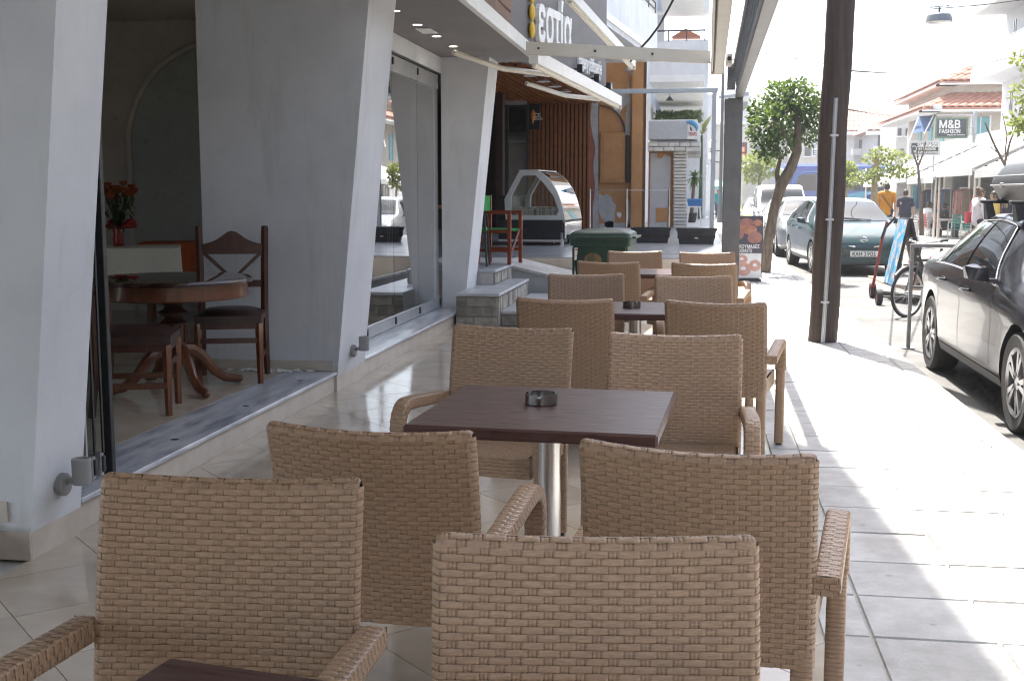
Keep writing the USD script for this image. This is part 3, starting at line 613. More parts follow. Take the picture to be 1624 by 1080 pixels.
step(-2.58, 12.5, -2.12, 14.75, .37); stones((-2.58, 12.5), (-2.12, 12.5), 0.0, .33, 3, (.20, .28, .12, .34), (0, -1))
stones((-2.12, 12.5), (-2.12, 14.75), .0, .33, 1, (.10, .12, .085, .13), (1, 0))
step(-2.095, 12.62, -1.5, 14.95, .17); stones((-2.095, 12.62), (-1.5, 12.62), 0, .13, 1, (.24, .3, .2), (0, -1)); stones((-1.5, 12.62), (-1.5, 14.95), 0, .13, 1, (.12, .1, .14), (1, 0))
stp.part('step_core', box(-4.5, 13.63, 0, -2.36, 15.05, PZ - .036), joint_m, world=True); stp.part('tread', box(-4.5, 13.62, PZ - .035, -2.33, 15.05, PZ, .006), tread_m, world=True)
stones((-2.36, 13.63), (-2.36, 14.75), .371, PZ - .036, 1, (.12, .10, .14, .11), (1, 0))
rp = T('ramp', 'pale stone topped ramp with grey plaster side leading to the raised terrace', 'ramp', (-1.3, 15.7, 0))
slope = lambda x: PZ - (x + 2.5) * .224
rp.part('ramp_side', prism([(-2.5, 0), (-.06, 0), (-.06, .002), (-2.33, slope(-2.33) - .04), (-2.5, PZ - .04)], 'y', 15.06, 16.44), mat('grey_render', (.34, .345, .35), (.40, .405, .41), 5, .85, bump=.2), world=True)
xs = [-2.5, -1.9, -1.3, -.7, -.1]
for i in range(4):
    for (y0, y1) in ((15.03, 15.74), (15.745, 16.47)):
        a, b = xs[i] + .003, xs[i + 1] - .003
        rp.part('ramp_slab', hull([(x, y, slope(x) + dz) for x in (a, b) for y in (y0, y1) for dz in (-.034, 0)]), slab_m, world=True)
deck_m = mat('wood_look_tile', (.36, .38, .40), (.24, .25, .27), 3.0, .12, .3, stretch=(.5, 5, 1), coord='world', detail=8)
rterr = struct('raised_terrace', [box(-7, 16.5, -.1, .46, 46, PZ - .012), box(-7, 15.06, -.1, -2.52, 16.5, PZ - .012)], mat('riser_plaster', (.42, .42, .42), (.47, .47, .47), 4, .8))
for i in range(14):
    y0 = 16.48 + i * 1.12
    for j in range(6):
        x0 = -6.9 + j * 1.23 + (i % 2) * 0
        struct('floor_tile', box(x0 + .002, y0 + .002, PZ - .012, x0 + 1.227, min(y0 + 1.117, 32), PZ + nrg.uniform(-.0006, .0006)), deck_m, parent=rterr)
for i in range(6): struct('riser_panel', box(-2.4 + i * .48, 16.482, 0, -1.926 + i * .48, 16.499, PZ - .013), tile_m, parent=rterr)

# ------------------------------------------------------------------ the bakery: sign, slatted porch, balcony
BX = lambda y: -2.12 + .185 * (y - 12.9)
bk = T('bakery_building', 'bakery with slatted wooden porch, dark grey sign fascia and balconies above', 'building', (-3, 22, 0))
B = bk.part
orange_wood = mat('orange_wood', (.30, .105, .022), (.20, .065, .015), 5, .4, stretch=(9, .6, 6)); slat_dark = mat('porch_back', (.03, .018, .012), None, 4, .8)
SY = 29.4
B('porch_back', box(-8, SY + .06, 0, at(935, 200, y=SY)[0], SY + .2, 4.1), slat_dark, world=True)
xa, xb = at(842, 200, y=SY)[0], at(934, 200, y=SY)[0]; n = 15
for i in range(n):
    x = xa + (xb - xa) * i / (n - 1); B('wall_slat', box(x - .035, SY - .02, PZ, x + .035, SY + .059, 3.85, .004), orange_wood, world=True)
for i in range(15):
    x = -4.6 + i * .145; yb = SY - .05
    B('ceiling_slat', box(x, 14.0, 3.66, x + .095, yb, 3.70), orange_wood, world=True)
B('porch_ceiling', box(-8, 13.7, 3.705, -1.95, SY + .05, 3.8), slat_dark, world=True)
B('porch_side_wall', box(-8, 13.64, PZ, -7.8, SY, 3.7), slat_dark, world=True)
B('door_frame', [fbox(796, 150, 806, 372, 28.6, .12), fbox(796, 150, 838, 157, 28.6, .12), fbox(834, 157, 838, 372, 28.6, .1)], iron_m, world=True)
B('door_glass', fbox(806, 157, 834, 372, 28.65, .02), pane_m, world=True)
B('roller_box', fbox(800, 158, 834, 166, 28.3, .25), grey_alu, world=True)
B('porch_column', fbox(786, 130, 797, 380, 26.0, .3), mat('dark_brown_board', (.055, .03, .022), None, 5, .6, bump=.2), world=True)
pst = B('porch_poster', fbox(838, 166, 856, 206, 28.9, .03), black_m, world=True)
B('poster_cone', [move(lathe([(0, 0), (.05, .16), (.065, .2), (.06, .30), (.03, .36), (0, .38)], 12), at(845, 199, y=28.87))], mat('poster_orange', (.6, .22, .08), None, 5, .6), world=True, under=pst)
B('poster_text', [move(text('ICE', .09, .004), at(851, 186, y=28.895)), move(text('CREAM', .06, .004), at(851, 191, y=28.895))], white_m, world=True, under=pst)
for i, (px, py) in enumerate(((818, 111), (842, 121), (862, 130), (880, 138), (896, 146))):
    c = at(px, py, z=3.56)
    l = B('porch_lamp', lathe([(0, .06), (.05, .05), (.14, 0), (.135, -.004), (0, .03)], 20, c), white_m, world=True, smooth=40); B('lamp_stem', cyl(c + [0, 0, .05], (c[0], c[1], 3.66), .012, 8), iron_m, world=True, under=l)
# sign fascia, turned a little towards the camera
ang = math.atan2(1, .185); A0 = np.array([BX(12.95), 12.95, 0]); ln = 4.35
def on_sign(s, z, out=0.0):
    d = np.array([.185, 1, 0]) / math.hypot(.185, 1); nrm = np.array([d[1], -d[0], 0]); return A0 + d * s + nrm * out + [0, 0, z]
def sign_mesh(m, s, z, out):
    v, f = vf(m); d = np.array([.185, 1, 0]) / math.hypot(.185, 1); nrm = np.array([d[1], -d[0], 0])
    return v[:, :1] * d + (-v[:, 1:2]) * nrm + v[:, 2:] * [0, 0, 1] + on_sign(s, z, out), f
sg = B('sign_panel', sign_mesh(box(0, 0, 0, ln, .12, 2.2), 0, 2.97, 0), mat('sign_grey', (.135, .128, .125), (.15, .142, .14), 3, .55), world=True)
def sign_s(px, py):
    """how far along the fascia, and how high, a pixel of the photograph lies"""
    r = FW + RT * (px - CX) / F - UP * (py - CY) / F; d = np.array([.185, 1, 0]) / math.hypot(.185, 1); nrm = np.array([d[1], -d[0], 0])
    t = ((A0 - CAM) @ nrm) / (r @ nrm); p = CAM + t * r; return (p - A0) @ d, p[2]
s0, z0 = sign_s(848, 64); s1, z1 = sign_s(858, 64); s2, _ = sign_s(901, 80); _, zt_ = sign_s(852, 8)
B('sign_letters', sign_mesh(text('εστία', (zt_ - z0) * 1.33, .05, True, s2 - s0), (s0 + s2) / 2, z0, .001), white_m, world=True, under=sg)
s0b, zb_ = sign_s(915, 104); s1b, _ = sign_s(951, 118)
B('sign_subtitle', sign_mesh(text('bakery pâtisserie', .17, .03, True, s1b - s0b), (s0b + s1b) / 2, zb_ - .02, .001), white_m, world=True, under=sg)
yel = mat('wheat_yellow', (.65, .42, .02), (.55, .33, .02), 8, .5)
for i in range(9):
    sA, zA = sign_s(840, 48 - 28 * i)
    B('wheat_grain', sign_mesh(move(ball((0, 0, 0), 1, 2, (.075, .03, .10)), (0, -.03, 0)), sA, zA, .0), yel, smooth=60, world=True, under=sg)
for px, py in ((911, 110), (938, 125), (957, 138)):
    sA, zA = sign_s(px, py); fl_ = B('floodlight', sign_mesh(box(-.055, -.12, -.055, .055, -.05, .055, .006), sA, zA, 0), black_m, world=True); B('floodlight_glass', sign_mesh(box(-.038, -.124, -.038, .038, -.1205, .038), sA, zA, 0), headlamp, world=True, under=fl_)
    B('floodlight_arm', sign_mesh(box(-.01, -.05, -.01, .01, -.001, .01), sA, zA, 0), iron_m, world=True, under=fl_)
# balcony over the bakery, its edge drawing away to the right
e0, e1 = at(905, 0, z=4.62), at(1042, 98, z=4.62)
def edge_poly(w): return [(e0[0] - .3, e0[1] - 5), tuple((e0 + (e0 - e1) / np.linalg.norm(e0 - e1) * 5)[:2]), tuple(e1[:2]), (e1[0] - w, e1[1])]
dd = (e1 - e0)[:2] / np.linalg.norm((e1 - e0)[:2]); nn = np.array([-dd[1], dd[0]]); pa = e0[:2] - dd * 5.0; pb = e1[:2]
def along(w0, w1, z0, z1, a=pa, b=pb):
    v, f = extrude([a + nn * w1, a + nn * w0, b + nn * w0, b + nn * w1][::1], z1 - z0); return v + [0, 0, z0], f
B('balcony_slab', along(0, 2.6, 4.62, 4.80), plaster, world=True); B('balcony_parapet', along(.004, .12, 4.80, 5.7), plaster, world=True); B('balcony_band', along(-.03, 0.0, 4.72, 4.86), white_m, world=True)
for zf in (7.8, 11.0): B('balcony_slab', along(0, 2.6, zf, zf + .2), plaster, world=True); B('balcony_parapet', along(.004, .12, zf + .2, zf + 1.1), plaster, world=True)
B('upper_wall', along(1.6, 6, 4.81, 13.0), plaster, world=True)
B('balcony_rail', [tube([tuple(pb + nn * .06 - dd * k) + (z,) for k in (0, 6)], .02, 6) for z in (5.85, 6.0)] + [cyl(tuple(pb + nn * .06 - dd * k) + (5.7,), tuple(pb + nn * .06 - dd * k) + (6.0,), .015, 6) for k in range(0, 7)], iron_m, world=True)
# scarred orange wall and pillar at the end of the porch
WY = 30.0; ow = T('orange_wall', 'scarred orange plaster wall and pillar with peeled grey patches', 'wall', tuple(at(985, 365, y=WY) * [1, 1, 0] + [0, 0, PZ]))
om = mat('orange_plaster', (.42, .205, .075), (.50, .26, .11), 2.2, .85, bump=.2, detail=9); gm = mat('bare_render', (.36, .355, .35), (.46, .455, .45), 7, .9, bump=.4)
O = lambda n, m, mm, **k: ow.part(n, m, mm, world=True, **k)
main = O('wall', fbox(935, 20, 1027, 372, WY, .3), om)
O('red_plaster', fbox(935, 150, 944, 372, WY - .03, .028), mat('red_plaster', (.26, .08, .06), (.32, .12, .10), 4, .85))
def blob(px, py, w, h, seed, d=.006):
    r = np.random.default_rng(seed); n = 40; a = np.arange(n) / n * 2 * PI; ph = r.uniform(0, 6, 4); rad = 1 + .22 * np.sin(2 * a + ph[0]) + .14 * np.sin(3 * a + ph[1]) + .08 * np.sin(5 * a + ph[2]) + .05 * np.sin(9 * a + ph[3]) + r.uniform(-.04, .04, n)
    c = at(px, py, y=WY); s = WY / F * 1.03; pts = [(c[0] + w * s * rad[i] * math.cos(a[i]), c[2] + h * s * rad[i] * math.sin(a[i])) for i in range(n)]
    return prism(pts, 'y', WY - .006 - d, WY - .002)
strip = [(941, 372), (940, 330), (944, 300), (941, 262), (945, 235), (940, 215), (936, 190), (939, 160), (949, 152), (949, 372)]
O('bare_strip', prism([(at(x, y, y=WY)[0], at(x, y, y=WY)[2]) for x, y in strip], 'y', WY - .037, WY - .031), gm)
O('corner_bead', fbox(949, 152, 951, 372, WY - .045, .044), white_m)
for i, a in enumerate(((962, 333, 14, 26, 1), (974, 358, 20, 7, 2), (984, 160, 9, 18, 3), (996, 190, 4, 40, 4), (997, 350, 5, 30, 6), (1002, 112, 10, 6, 7))): O('bare_patch', blob(*a), gm)
for i, a in enumerate(((982, 341, 3, 5, 8), (1011, 342, 3, 6, 9))): O('filler_patch', blob(*a), white_m)
bx = O('cupboard_door', fbox(952, 211, 992, 290, WY - .09, .088, .01), om); O('cupboard_panel', fbox(956, 216, 987, 284, WY - .105, .014, .006), om, under=bx)
O('pillar', fbox(1000, 20, 1022, 372, WY - .22, .218), om); O('pillar_edge', fbox(1022.5, 20, 1027, 372, WY - .20, .198), white_m)
O('drain_pipe', cyl(at(995.5, 215, y=WY - .1), at(995.5, 290, y=WY - .1), .05, 10), black_m)
O('cable', tube([at(951 + 40 * math.sin(t), 168 + 42 * (1 - math.cos(t)), y=WY - .04) for t in np.linspace(0, PI / 2, 9)], .02, 6), iron_m, smooth=50)
O('kerb_strip', fbox(950, 362, 1000, 367, WY - .3, .29), white_m)
# pale brick front with a boarded door and a signed box over it
R3 = 31.0; rb = T('brick_shop_front', 'pale brick shop front with a grey boarded door under a grey sign box', 'building', tuple(at(1060, 362, y=R3) * [1, 1, 0] + [0, 0, PZ]))
Q = lambda n, m, mm, **k: rb.part(n, m, mm, world=True, **k)
brick_m = mat('pale_brick', (.52, .50, .46), (.62, .60, .56), 6, .85, bump=.3, rnd=.08)
Q('wall', fbox(1027, 225, 1089, 372, R3 + .22, .3), om)
Q('boarded_door', fbox(1030, 243, 1064, 372, R3 + .16, .055), mat('door_grey', (.42, .425, .43), (.46, .465, .47), 3, .7))
def px_poly(pts, d0, d1): return prism([(at(x, y, y=d0)[0], at(x, y, y=d0)[2]) for x, y in pts], 'y', d0, d1)
Q('bare_patch', px_poly([(1042, 243), (1064, 243), (1064, 250), (1055, 246), (1048, 252), (1042, 250)], R3 + .15, R3 + .158), om)
Q('bare_patch', px_poly([(1064, 318), (1058, 330), (1040, 330), (1040, 352), (1064, 352)], R3 + .15, R3 + .158), om)
for k in range(24):
    y0 = 240 + k * 5.3; Q('brick', fbox(1068 + (k % 2) * .4, y0 + .5, 1089.5 - (k % 2) * .3, y0 + 4.9, R3 + nrg.uniform(-.01, .01), .25, .01), brick_m)
for r in range(2):
    for k in range(5): Q('brick', fbox(1027 + k * 17 - r * 8 * (k > 0), 226 + r * 7.2, 1026.4 + (k + 1) * 17 - r * 8 * (k < 4), 232.4 + r * 7.2, R3 - .25 + nrg.uniform(-.01, .01), .4, .01), brick_m)
Q('soffit', fbox(1090, 225, 1112, 246, R3 + .2, 3.0), gm)
sb = Q('sign_box', fbox(1028, 190, 1107, 222, R3 - .3, 1.2, .02), grey_alu)
Q('sign_face', fbox(1090, 191.5, 1106, 221, R3 - .312, .011), white_m, under=sb)
arc_ = [at(1091.5 + 12.5 * math.cos(t) + 1, 205 - 11 * math.sin(t), y=R3 - .32) for t in np.linspace(1.9, -.3, 14)]
Q('sign_arc', tube(arc_, [.015, .03, .045, .055, .06, .062, .062, .06, .055, .05, .045, .035, .025, .012], 6), mat('sign_blue', (.05, .24, .45), None, 4, .5), under=sb)
Q('sign_figure', px_poly([(1094.5, 201), (1096, 202), (1098, 207.5), (1095.5, 208), (1094, 203.5)], R3 - .318, R3 - .3125), iron_m, under=sb)
Q('sign_text', move(text('TRAVEL', .085, .006, True, .23), at(1098.5, 215.5, y=R3 - .3125)), red_lens, under=sb)
# white balcony house further along
bh = T('balcony_house', 'white house with two deep white balconies beyond the orange wall', 'building', (-.6, 38, 0))
H_ = lambda n, m, mm, **k: bh.part(n, m, mm, world=True, **k)
H_('wall', box(-6, 44, 0, .35, 46, at(1080, 64, y=44)[2]), plaster); H_('corner_column', box(-1.5, 43.6, 5, -1.25, 44, 7.85), plaster); H_('upper_wall', box(-6, 44, 8.05, .35, 46, 13), plaster); H_('gazebo_roof', hull([(x, y, z) for x, y, z in ((-1.0, 44.6, 7.2), (.05, 44.6, 7.2), (-1.0, 45.6, 7.2), (.05, 45.6, 7.2), (-.5, 45.1, 7.55))]), mat('gazebo_tile', (.45, .16, .09), None, 5, .7)); H_('side_wall', box(-6, 32.2, PZ, -1.5, 44, 13), plaster)
xl, xr = at(1030, 100, y=32)[0], at(1118, 100, y=32)[0]
for zb, zt in ((at(1080, 130, y=32)[2], at(1080, 66, y=32)[2]), (7.85, 8.9)):
    s_ = H_('balcony', box(xl, 32, zb, xr, 44.0, zb + .18), white_m); H_('parapet', [box(xl, 32, zb + .181, xr, 32.1, zt), box(xr - .1, 32.1, zb + .181, xr, 44, zt)], plaster, under=s_)
zt = at(1080, 66, y=32)[2]; H_('balcony_rail', [box(xl, 32.02, zt + .26, xr, 32.06, zt + .30)] + [box(x, 32.02, zt, x + .03, 32.06, zt + .27) for x in np.linspace(xl, xr - .03, 4)], iron_m)
H_('beam', fbox(1040, 178, 1100, 190, 43.5, .4), cream_m)
pl_ = T('pendant_lamp', 'small dark cone pendant lamp under the white balcony', 'lamp', tuple(at(1062, 160, y=36)))
c = at(1062, 160, y=36); pl_.part('shade', lathe([(.012, .13), (.05, .09), (.13, 0), (.125, 0), (.04, .08)], 18, c), iron_m, world=True, smooth=40); pl_.part('cord', cyl(c + [0, 0, .12], (c[0], c[1], at(1080, 130, y=32)[2]), .012, 6), iron_m, world=True)
hedge = []
for k in range(900):
    px, py = nrg.uniform(1040, 1112), nrg.uniform(180, 191); p = at(px, py, y=40 + nrg.uniform(-1.2, 1.2)); d = nrg.normal(0, 1, 3); d /= np.linalg.norm(d); u, w, _ = frame(d); hedge.append((np.array([p, p + d * .09 + u * .05, p + d * .2, p + d * .09 - u * .05]), tri([[0, 1, 2, 3]])))
single('hedge', hedge, leaf_m, 'strip of green planting on the balcony under the white slab', 'hedge', kind='stuff')
# ------------------------------------------------------------------ things on the raised terrace
fz = T('display_freezer', 'ice cream display freezer on castors with arched white frame and curved glass', 'freezer', (-2.70, 21.1, PZ), -.10)
frz_w = mat('freezer_grey', (.60, .61, .58), None, 4, .35)
outer = [(-.62, .80)]
prof = [(-.54, .44), (-.54, .78), (-.28, 1.29), (.04, 1.30), (.30, 1.10), (.46, .78), (.53, .44)]
pr_s = np.array([(x, z) for x, z in zip(PchipInterpolator(range(3), [.04, .36, .53])(np.linspace(0, 2, 12)), PchipInterpolator(range(3), [1.30, .98, .44])(np.linspace(0, 2, 12)))])
outl = [(-.54, .44), (-.56, .80), (-.30, 1.27), (-.24, 1.30)] + [tuple(p) for p in pr_s]
inn1 = [(-.46, .50), (-.46, .82), (-.27, 1.16), (-.20, 1.19), (-.06, 1.19), (-.16, 1.05), (-.10, .62), (.0, .50)]
hole = [(-.44, .52), (-.44, .84), (-.26, 1.17), (-.22, 1.21), (.01, 1.21), (.16, 1.06), (.32, .86), (.40, .66), (.42, .60), (.38, .52)]
def frame_panel(y):
    pg = Polygon(outl, [hole]); v, f = extrude(pg, .05); return np.stack([v[:, 0], v[:, 2] + y, v[:, 1]], 1), f[:, ::-1]
for y in (-.75, .70): fz.part('end_frame', frame_panel(y), frz_w)
fz.part('end_glass', prism(hole, 'y', -.73, -.722), pane_m)
fz.part('cabinet', box(-.66, -.78, .10, .50, .78, .439, .01), black_m); fz.part('rear_box', box(-.70, -.7, .44, -.56, .78, .86, .01), black_m)
R = np.array([[(x + .004, y, z) for x, z in pr_s] for y in (-.70, .70)]); fz.part('curved_glass', grid(R), pane_m, smooth=60)
fz.part('front_panel', box(.501, -.76, .12, .53, .76, .40, .004), mat('freezer_front', (.05, .045, .04), None, 4, .12, metal=.2)); fz.part('shelf', box(-.5, -.69, .60, .34, .69, .62), grey_alu)
for k in range(6):
    fz.part('tub', box(-.38 + (k % 2) * .36, -.62 + (k // 2) * .42, .50, -.06 + (k % 2) * .36, -.26 + (k // 2) * .42, .66, .01), steel_m)
fz.part('top_bar', box(-.30, -.75, 1.285, .05, .75, 1.31, .006), frz_w); fz.part('base_frame', [box(-.66, -.78, .06, .5, -.74, .095), box(-.66, .74, .06, .5, .78, .095), box(.46, -.78, .0, .5, -.72, .22)], frz_w)
for x in (-.45, .3):
    for y in (-.68, .68): w = fz.part('castor', cyl((x - .018, y, .045), (x + .018, y, .045), .045, 14), rubber, smooth=30); fz.part('castor_hub', cyl((x - .02, y, .045), (x + .02, y, .045), .022, 10), frz_w, under=w)
# chairs and a table at the top of the steps
redwood = mat('red_varnish', (.25, .055, .022), (.17, .035, .015), 6, .35, stretch=(1, 1, 6)); green_c = mat('green_canvas', (.02, .30, .055), (.015, .24, .045), 8, .75)
dc = T('folding_chair', 'red wooden folding chair with green canvas at the top of the steps', 'chair', (-2.50, 14.9, PZ), -.15, group=None)
for y in (-.24, .24):
    dc.part('arm_post', box(.19, y - .016, 0, .235, y + .016, .66), redwood); dc.part('arm_post', box(-.22, y - .016, 0, -.185, y + .016, .88), redwood)
    for z in (.16, .40, .64): dc.part('side_rail', box(-.22, y - .013, z, .235, y + .013, z + .04), redwood)
dc.part('cross_leg', tube([(.2, -.24, .05), (.2, .24, .44)], .018, 4), redwood); dc.part('cross_leg', tube([(-.2, .24, .05), (-.2, -.24, .44)], .018, 4), redwood)
dc.part('seat', grid(np.array([[(x, y, .45 - .03 * (1 - (y / .24) ** 2)) for y in np.linspace(-.24, .24, 7)] for x in (-.2, .22)])), green_c, smooth=60); dc.part('back_canvas', box(-.212, -.25, .66, -.196, .25, .87), green_c)
gc_ = T('metal_chair', 'green cushioned chair with dark metal frame beside the wooden table on the steps', 'chair', (-2.78, 14.4, PZ), .1)
for y in (-.22, .22):
    gc_.part('leg', tube([(.22, y, 0), (.20, y, .45), (.19, y, .62), (.12, y, .68), (-.22, y, .70)], .014, 8), iron_m, smooth=50); gc_.part('leg', tube([(-.24, y, 0), (-.20, y, .45), (-.26, y, .88)], .014, 8), iron_m, smooth=50)
gc_.part('seat', box(-.2, -.21, .43, .2, .21, .48, .015), green_c); gc_.part('backrest', hull([(-.205 - .06 * k + a, y, .56 + .3 * k) for k in (0, 1) for a in (0, .03) for y in (-.22, .22)]), green_c)
wt = T('wooden_table', 'pale wooden table edge and leg showing beside the far white pillar', 'table', (-2.98, 13.95, PZ))
pale_wood = mat('pale_wood', (.42, .24, .10), (.34, .18, .07), 5, .45, stretch=(2, 9, 2)); wt.part('table_top', box(-.5, -.3, .72, .35, .3, .755, .006), pale_wood)
for x in (-.45, .30):
    for y in (-.25, .25): wt.part('leg', box(x - .03, y - .03, 0, x + .03, y + .03, .72), pale_wood)
# planters
soil = mat('soil', (.04, .028, .02), None, 30, .95)
def planter(x, y, label, logo):
    t = T('planter', label, 'planter', (x, y, PZ), 0, group='black trough planters on the terrace edge')
    def ring(z, w, d): return [(-w, -d, z), (w, -d, z), (w, d, z), (-w, d, z)]
    t.part('trough', grid(np.array([ring(0, .30, .12) + ring(0, .30, .12)[:1], ring(.235, .345, .15) + ring(.235, .345, .15)[:1], ring(.236, .36, .165) + ring(.236, .36, .165)[:1], ring(.28, .365, .17) + ring(.28, .365, .17)[:1], ring(.28, .345, .15) + ring(.28, .345, .15)[:1], ring(.22, .335, .14) + ring(.22, .335, .14)[:1]])), black_m)
    t.part('soil', box(-.335, -.14, .1, .335, .14, .235), soil)
    if logo: t.part('maker_plate', box(-.03, -.1445, .10, .03, -.137, .118), white_m)
    lv = []
    for k in range(46):
        p = np.array([nrg.uniform(-.3, .3), nrg.uniform(-.12, .12), .235]); d = np.array([nrg.normal(0, .4), nrg.normal(0, .4), 1.]); d /= np.linalg.norm(d); u, w, _ = frame(d); s = nrg.uniform(.04, .08)
        lv.append((np.array([p, p + d * s * .5 + u * s * .3, p + d * s, p + d * s * .5 - u * s * .3]), tri([[0, 1, 2, 3]])))
    t.part('seedlings', join(lv), leaf_d, kind='stuff')
planter(-.80, 21.7, 'black trough planter on the left, nearer the orange pillar', False); planter(.02, 21.3, 'black trough planter on the right with a pale maker plate', True)
# thin frame of the next pergola
fp = T('bakery_pergola', 'thin pale grey steel pergola with one post behind the planters', 'pergola', (.355, 22.0, PZ))
pa_, pb_ = at(1133.5, 140, y=22.0), at(955, 147, y=22.0); gp = mat('pale_grey_steel', (.36, .40, .43), (.42, .46, .49), 5, .4, metal=.3)
fp.part('post', box(pa_[0] - .04, 21.96, PZ, pa_[0] + .04, 22.04, pa_[2] - .08, .004), gp, world=True); fp.part('crossbar', box(pb_[0], 21.96, pa_[2] - .079, pa_[0] + .06, 22.04, pa_[2], .004), gp, world=True)
sp = T('balustrade', 'three thin steel balustrade posts along the raised terrace', 'balustrade', (-1.5, 27, PZ))
for px in (935, 993, 1060):
    c = at(px, 372, y=27.0); sp.part('post', cyl((c[0], 27, PZ), (c[0], 27, PZ + 1.0), .022, 8), steel_m, world=True)
c0, c1 = at(937, 372, y=27)[0], at(1058, 372, y=27)[0]; sp.part('cable_rail', cyl((c0, 27, PZ + .97), (c1, 27, PZ + .97), .008, 6), steel_m, world=True)
# wheelie bin
bn = T('wheelie_bin', 'dark green wheelie bin with a closed lid behind the last armchairs', 'bin', (at(958, 372, y=13.5)[0], 13.5, 0), -.06)
bin_m = mat('bin_green', (.010, .034, .021), (.015, .044, .028), 10, .42, bump=.1); 
def rr(z, w, d, r=.04):
    a = [(sx * (w - r) + r * math.cos(t), sy * (d - r) + r * math.sin(t), z) for (sx, sy, t0) in ((1, 1, 0), (-1, 1, PI / 2), (-1, -1, PI), (1, -1, 3 * PI / 2)) for t in np.linspace(t0, t0 + PI / 2, 4)]; return a + a[:1]
bn.part('body', grid(np.array([rr(.08, .20, .22), rr(.12, .25, .27), rr(.86, .315, .33), rr(.862, .34, .355), rr(.93, .34, .355), rr(.93, .30, .31)])), bin_m, smooth=30)
bn.part('lid', grid(np.array([rr(.931, .355, .365), rr(.965, .36, .37), rr(.97, .345, .36), rr(1.0, .34, .35), rr(1.02, .31, .33), rr(1.045, .22, .24), rr(1.05, .0, .0, 0)])), bin_m, smooth=30)
bn.part('handle', [box(.36, -.28, .945, .40, .28, .97, .006), box(.33, -.28, .945, .37, -.22, .968), box(.33, .22, .945, .37, .28, .968)], bin_m); bn.part('hinge', [box(-.40, y - .05, .94, -.35, y + .05, .985, .01) for y in (-.2, .2)], bin_m)
for y in (-.2, .2): bn.part('wheel', cyl((-.24, y - .03, .1), (-.24, y + .03, .1), .1, 20), rubber, smooth=30)
bn.part('base', box(-.2, -.2, .02, .2, .2, .09), bin_m)
for x in (-.30, .28): bn.part('rib', box(x - .012, -.347, .45, x + .012, -.318, .85), bin_m)
bn.part('reflector', hull([(x, y, z) for x, z in ((-.305, .70), (-.265, .70), (-.25, .84), (-.308, .84)) for y in (-.334, -.342)]), mat('red_white_sticker', (.5, .04, .05), (.8, .75, .75), 9, .5, ramp=(.48, .52), stretch=(1, 1, 3)), label='red and white reflector')
bn.part('worn_sticker', hull([(.0 + .10 * math.cos(a) * 1.0 - .08, y - .021 * (z_ - .70), z_) for a in np.linspace(0, 2 * PI, 14) for y in (-.318, -.323) for z_ in (.70 + .085 * math.sin(a),)]), mat('rust_stain', (.30, .14, .05), (.05, .08, .05), 9, .7), label='worn orange stain')
# doughnut sign
ds = T('doughnut_sign', 'doughnut advertising board reading DONUTS behind the grey post', 'sign', (.86, 19.66, 0))
dx0, dx1 = at(1156, 400, y=19.66)[0], at(1208, 400, y=19.66)[0]; D = lambda n, m, mm, **k: ds.part(n, m, mm, world=True, **k)
bd = D('board', box(dx0, 19.66, .06, dx1, 19.69, 1.07, .004), white_m); D('board_frame', [box(dx0 - .012, 19.655, .05, dx0, 19.70, 1.08), box(dx1, 19.655, .05, dx1 + .012, 19.70, 1.08), box(dx0, 19.655, 1.07, dx1, 19.70, 1.085)], iron_m)
D('rear_board', hull([(x, y, z) for x in (dx0, dx1) for y, z in ((19.70, 1.07), (19.72, 1.07), (20.05, .0), (20.08, .0))]), iron_m); D('foot', box(dx0, 19.64, 0, dx1, 19.70, .05), iron_m)
D('dark_panel', box(dx0, 19.652, .47, dx1, 19.6595, 1.069), mat('print_navy', (.045, .055, .085), (.09, .06, .075), 6, .35), under=bd)
cx_ = (dx0 + dx1) / 2; dough = mat('dough', (.42, .20, .12), (.30, .12, .075), 9, .5); dough2 = mat('pink_glaze', (.62, .36, .30), (.50, .25, .19), 9, .4); pr_d = mat('print_brown', (.25, .105, .09), (.36, .17, .14), 7, .5)
def disc(x, z, r, s, m, th=.004, y=19.651): D('printed_doughnut', [prism([(x + r * math.cos(a), z + r * s * math.sin(a)) for a in np.linspace(0, 2 * PI, 22)[:-1]], 'y', y - th, y)], m, under=bd)
for i, (fx, z, r, s) in enumerate(((.2, .93, .11, .8), (.52, .98, .11, .7), (.86, .97, .10, .7), (.22, .78, .12, .85), (.60, .86, .13, .6), (.78, .73, .14, .85))):
    disc(dx0 + (dx1 - dx0) * fx, min(z, 1.05 - r * s), min(r, (dx1 - dx0) * min(fx, 1 - fx)), s, pr_d if i % 2 else dough, .001 + .001 * i)
D('print_text', move(text('ΛΟΥΚΟΥΜΑΔΕΣ', .058, .003, True, (dx1 - dx0) * .86), (cx_, 19.6515, .555)), white_m, under=bd); D('print_text', move(text('DONUTS', .055, .003, True, .22), (cx_, 19.6515, .485)), white_m, under=bd)
def ringp(x, z, r, s, th):
    o = [(x + r * math.cos(a), z + r * s * math.sin(a)) for a in np.linspace(0, 2 * PI, 24)[:-1]]; h = [(x + .36 * r * math.cos(a), z + r * .08 + .30 * r * s * math.sin(a)) for a in np.linspace(0, 2 * PI, 14)[:-1]]
    v, f = extrude(Polygon(o, [h]), th); D('printed_doughnut', (np.stack([v[:, 0], 19.6595 - v[:, 2], v[:, 1]], 1), f), dough2, under=bd)
ringp(dx0 + .21, .37, .095, .8, .003); ringp(dx0 + .24, .21, .125, .9, .006); ringp(dx1 - .105, .27, .10, .95, .004)
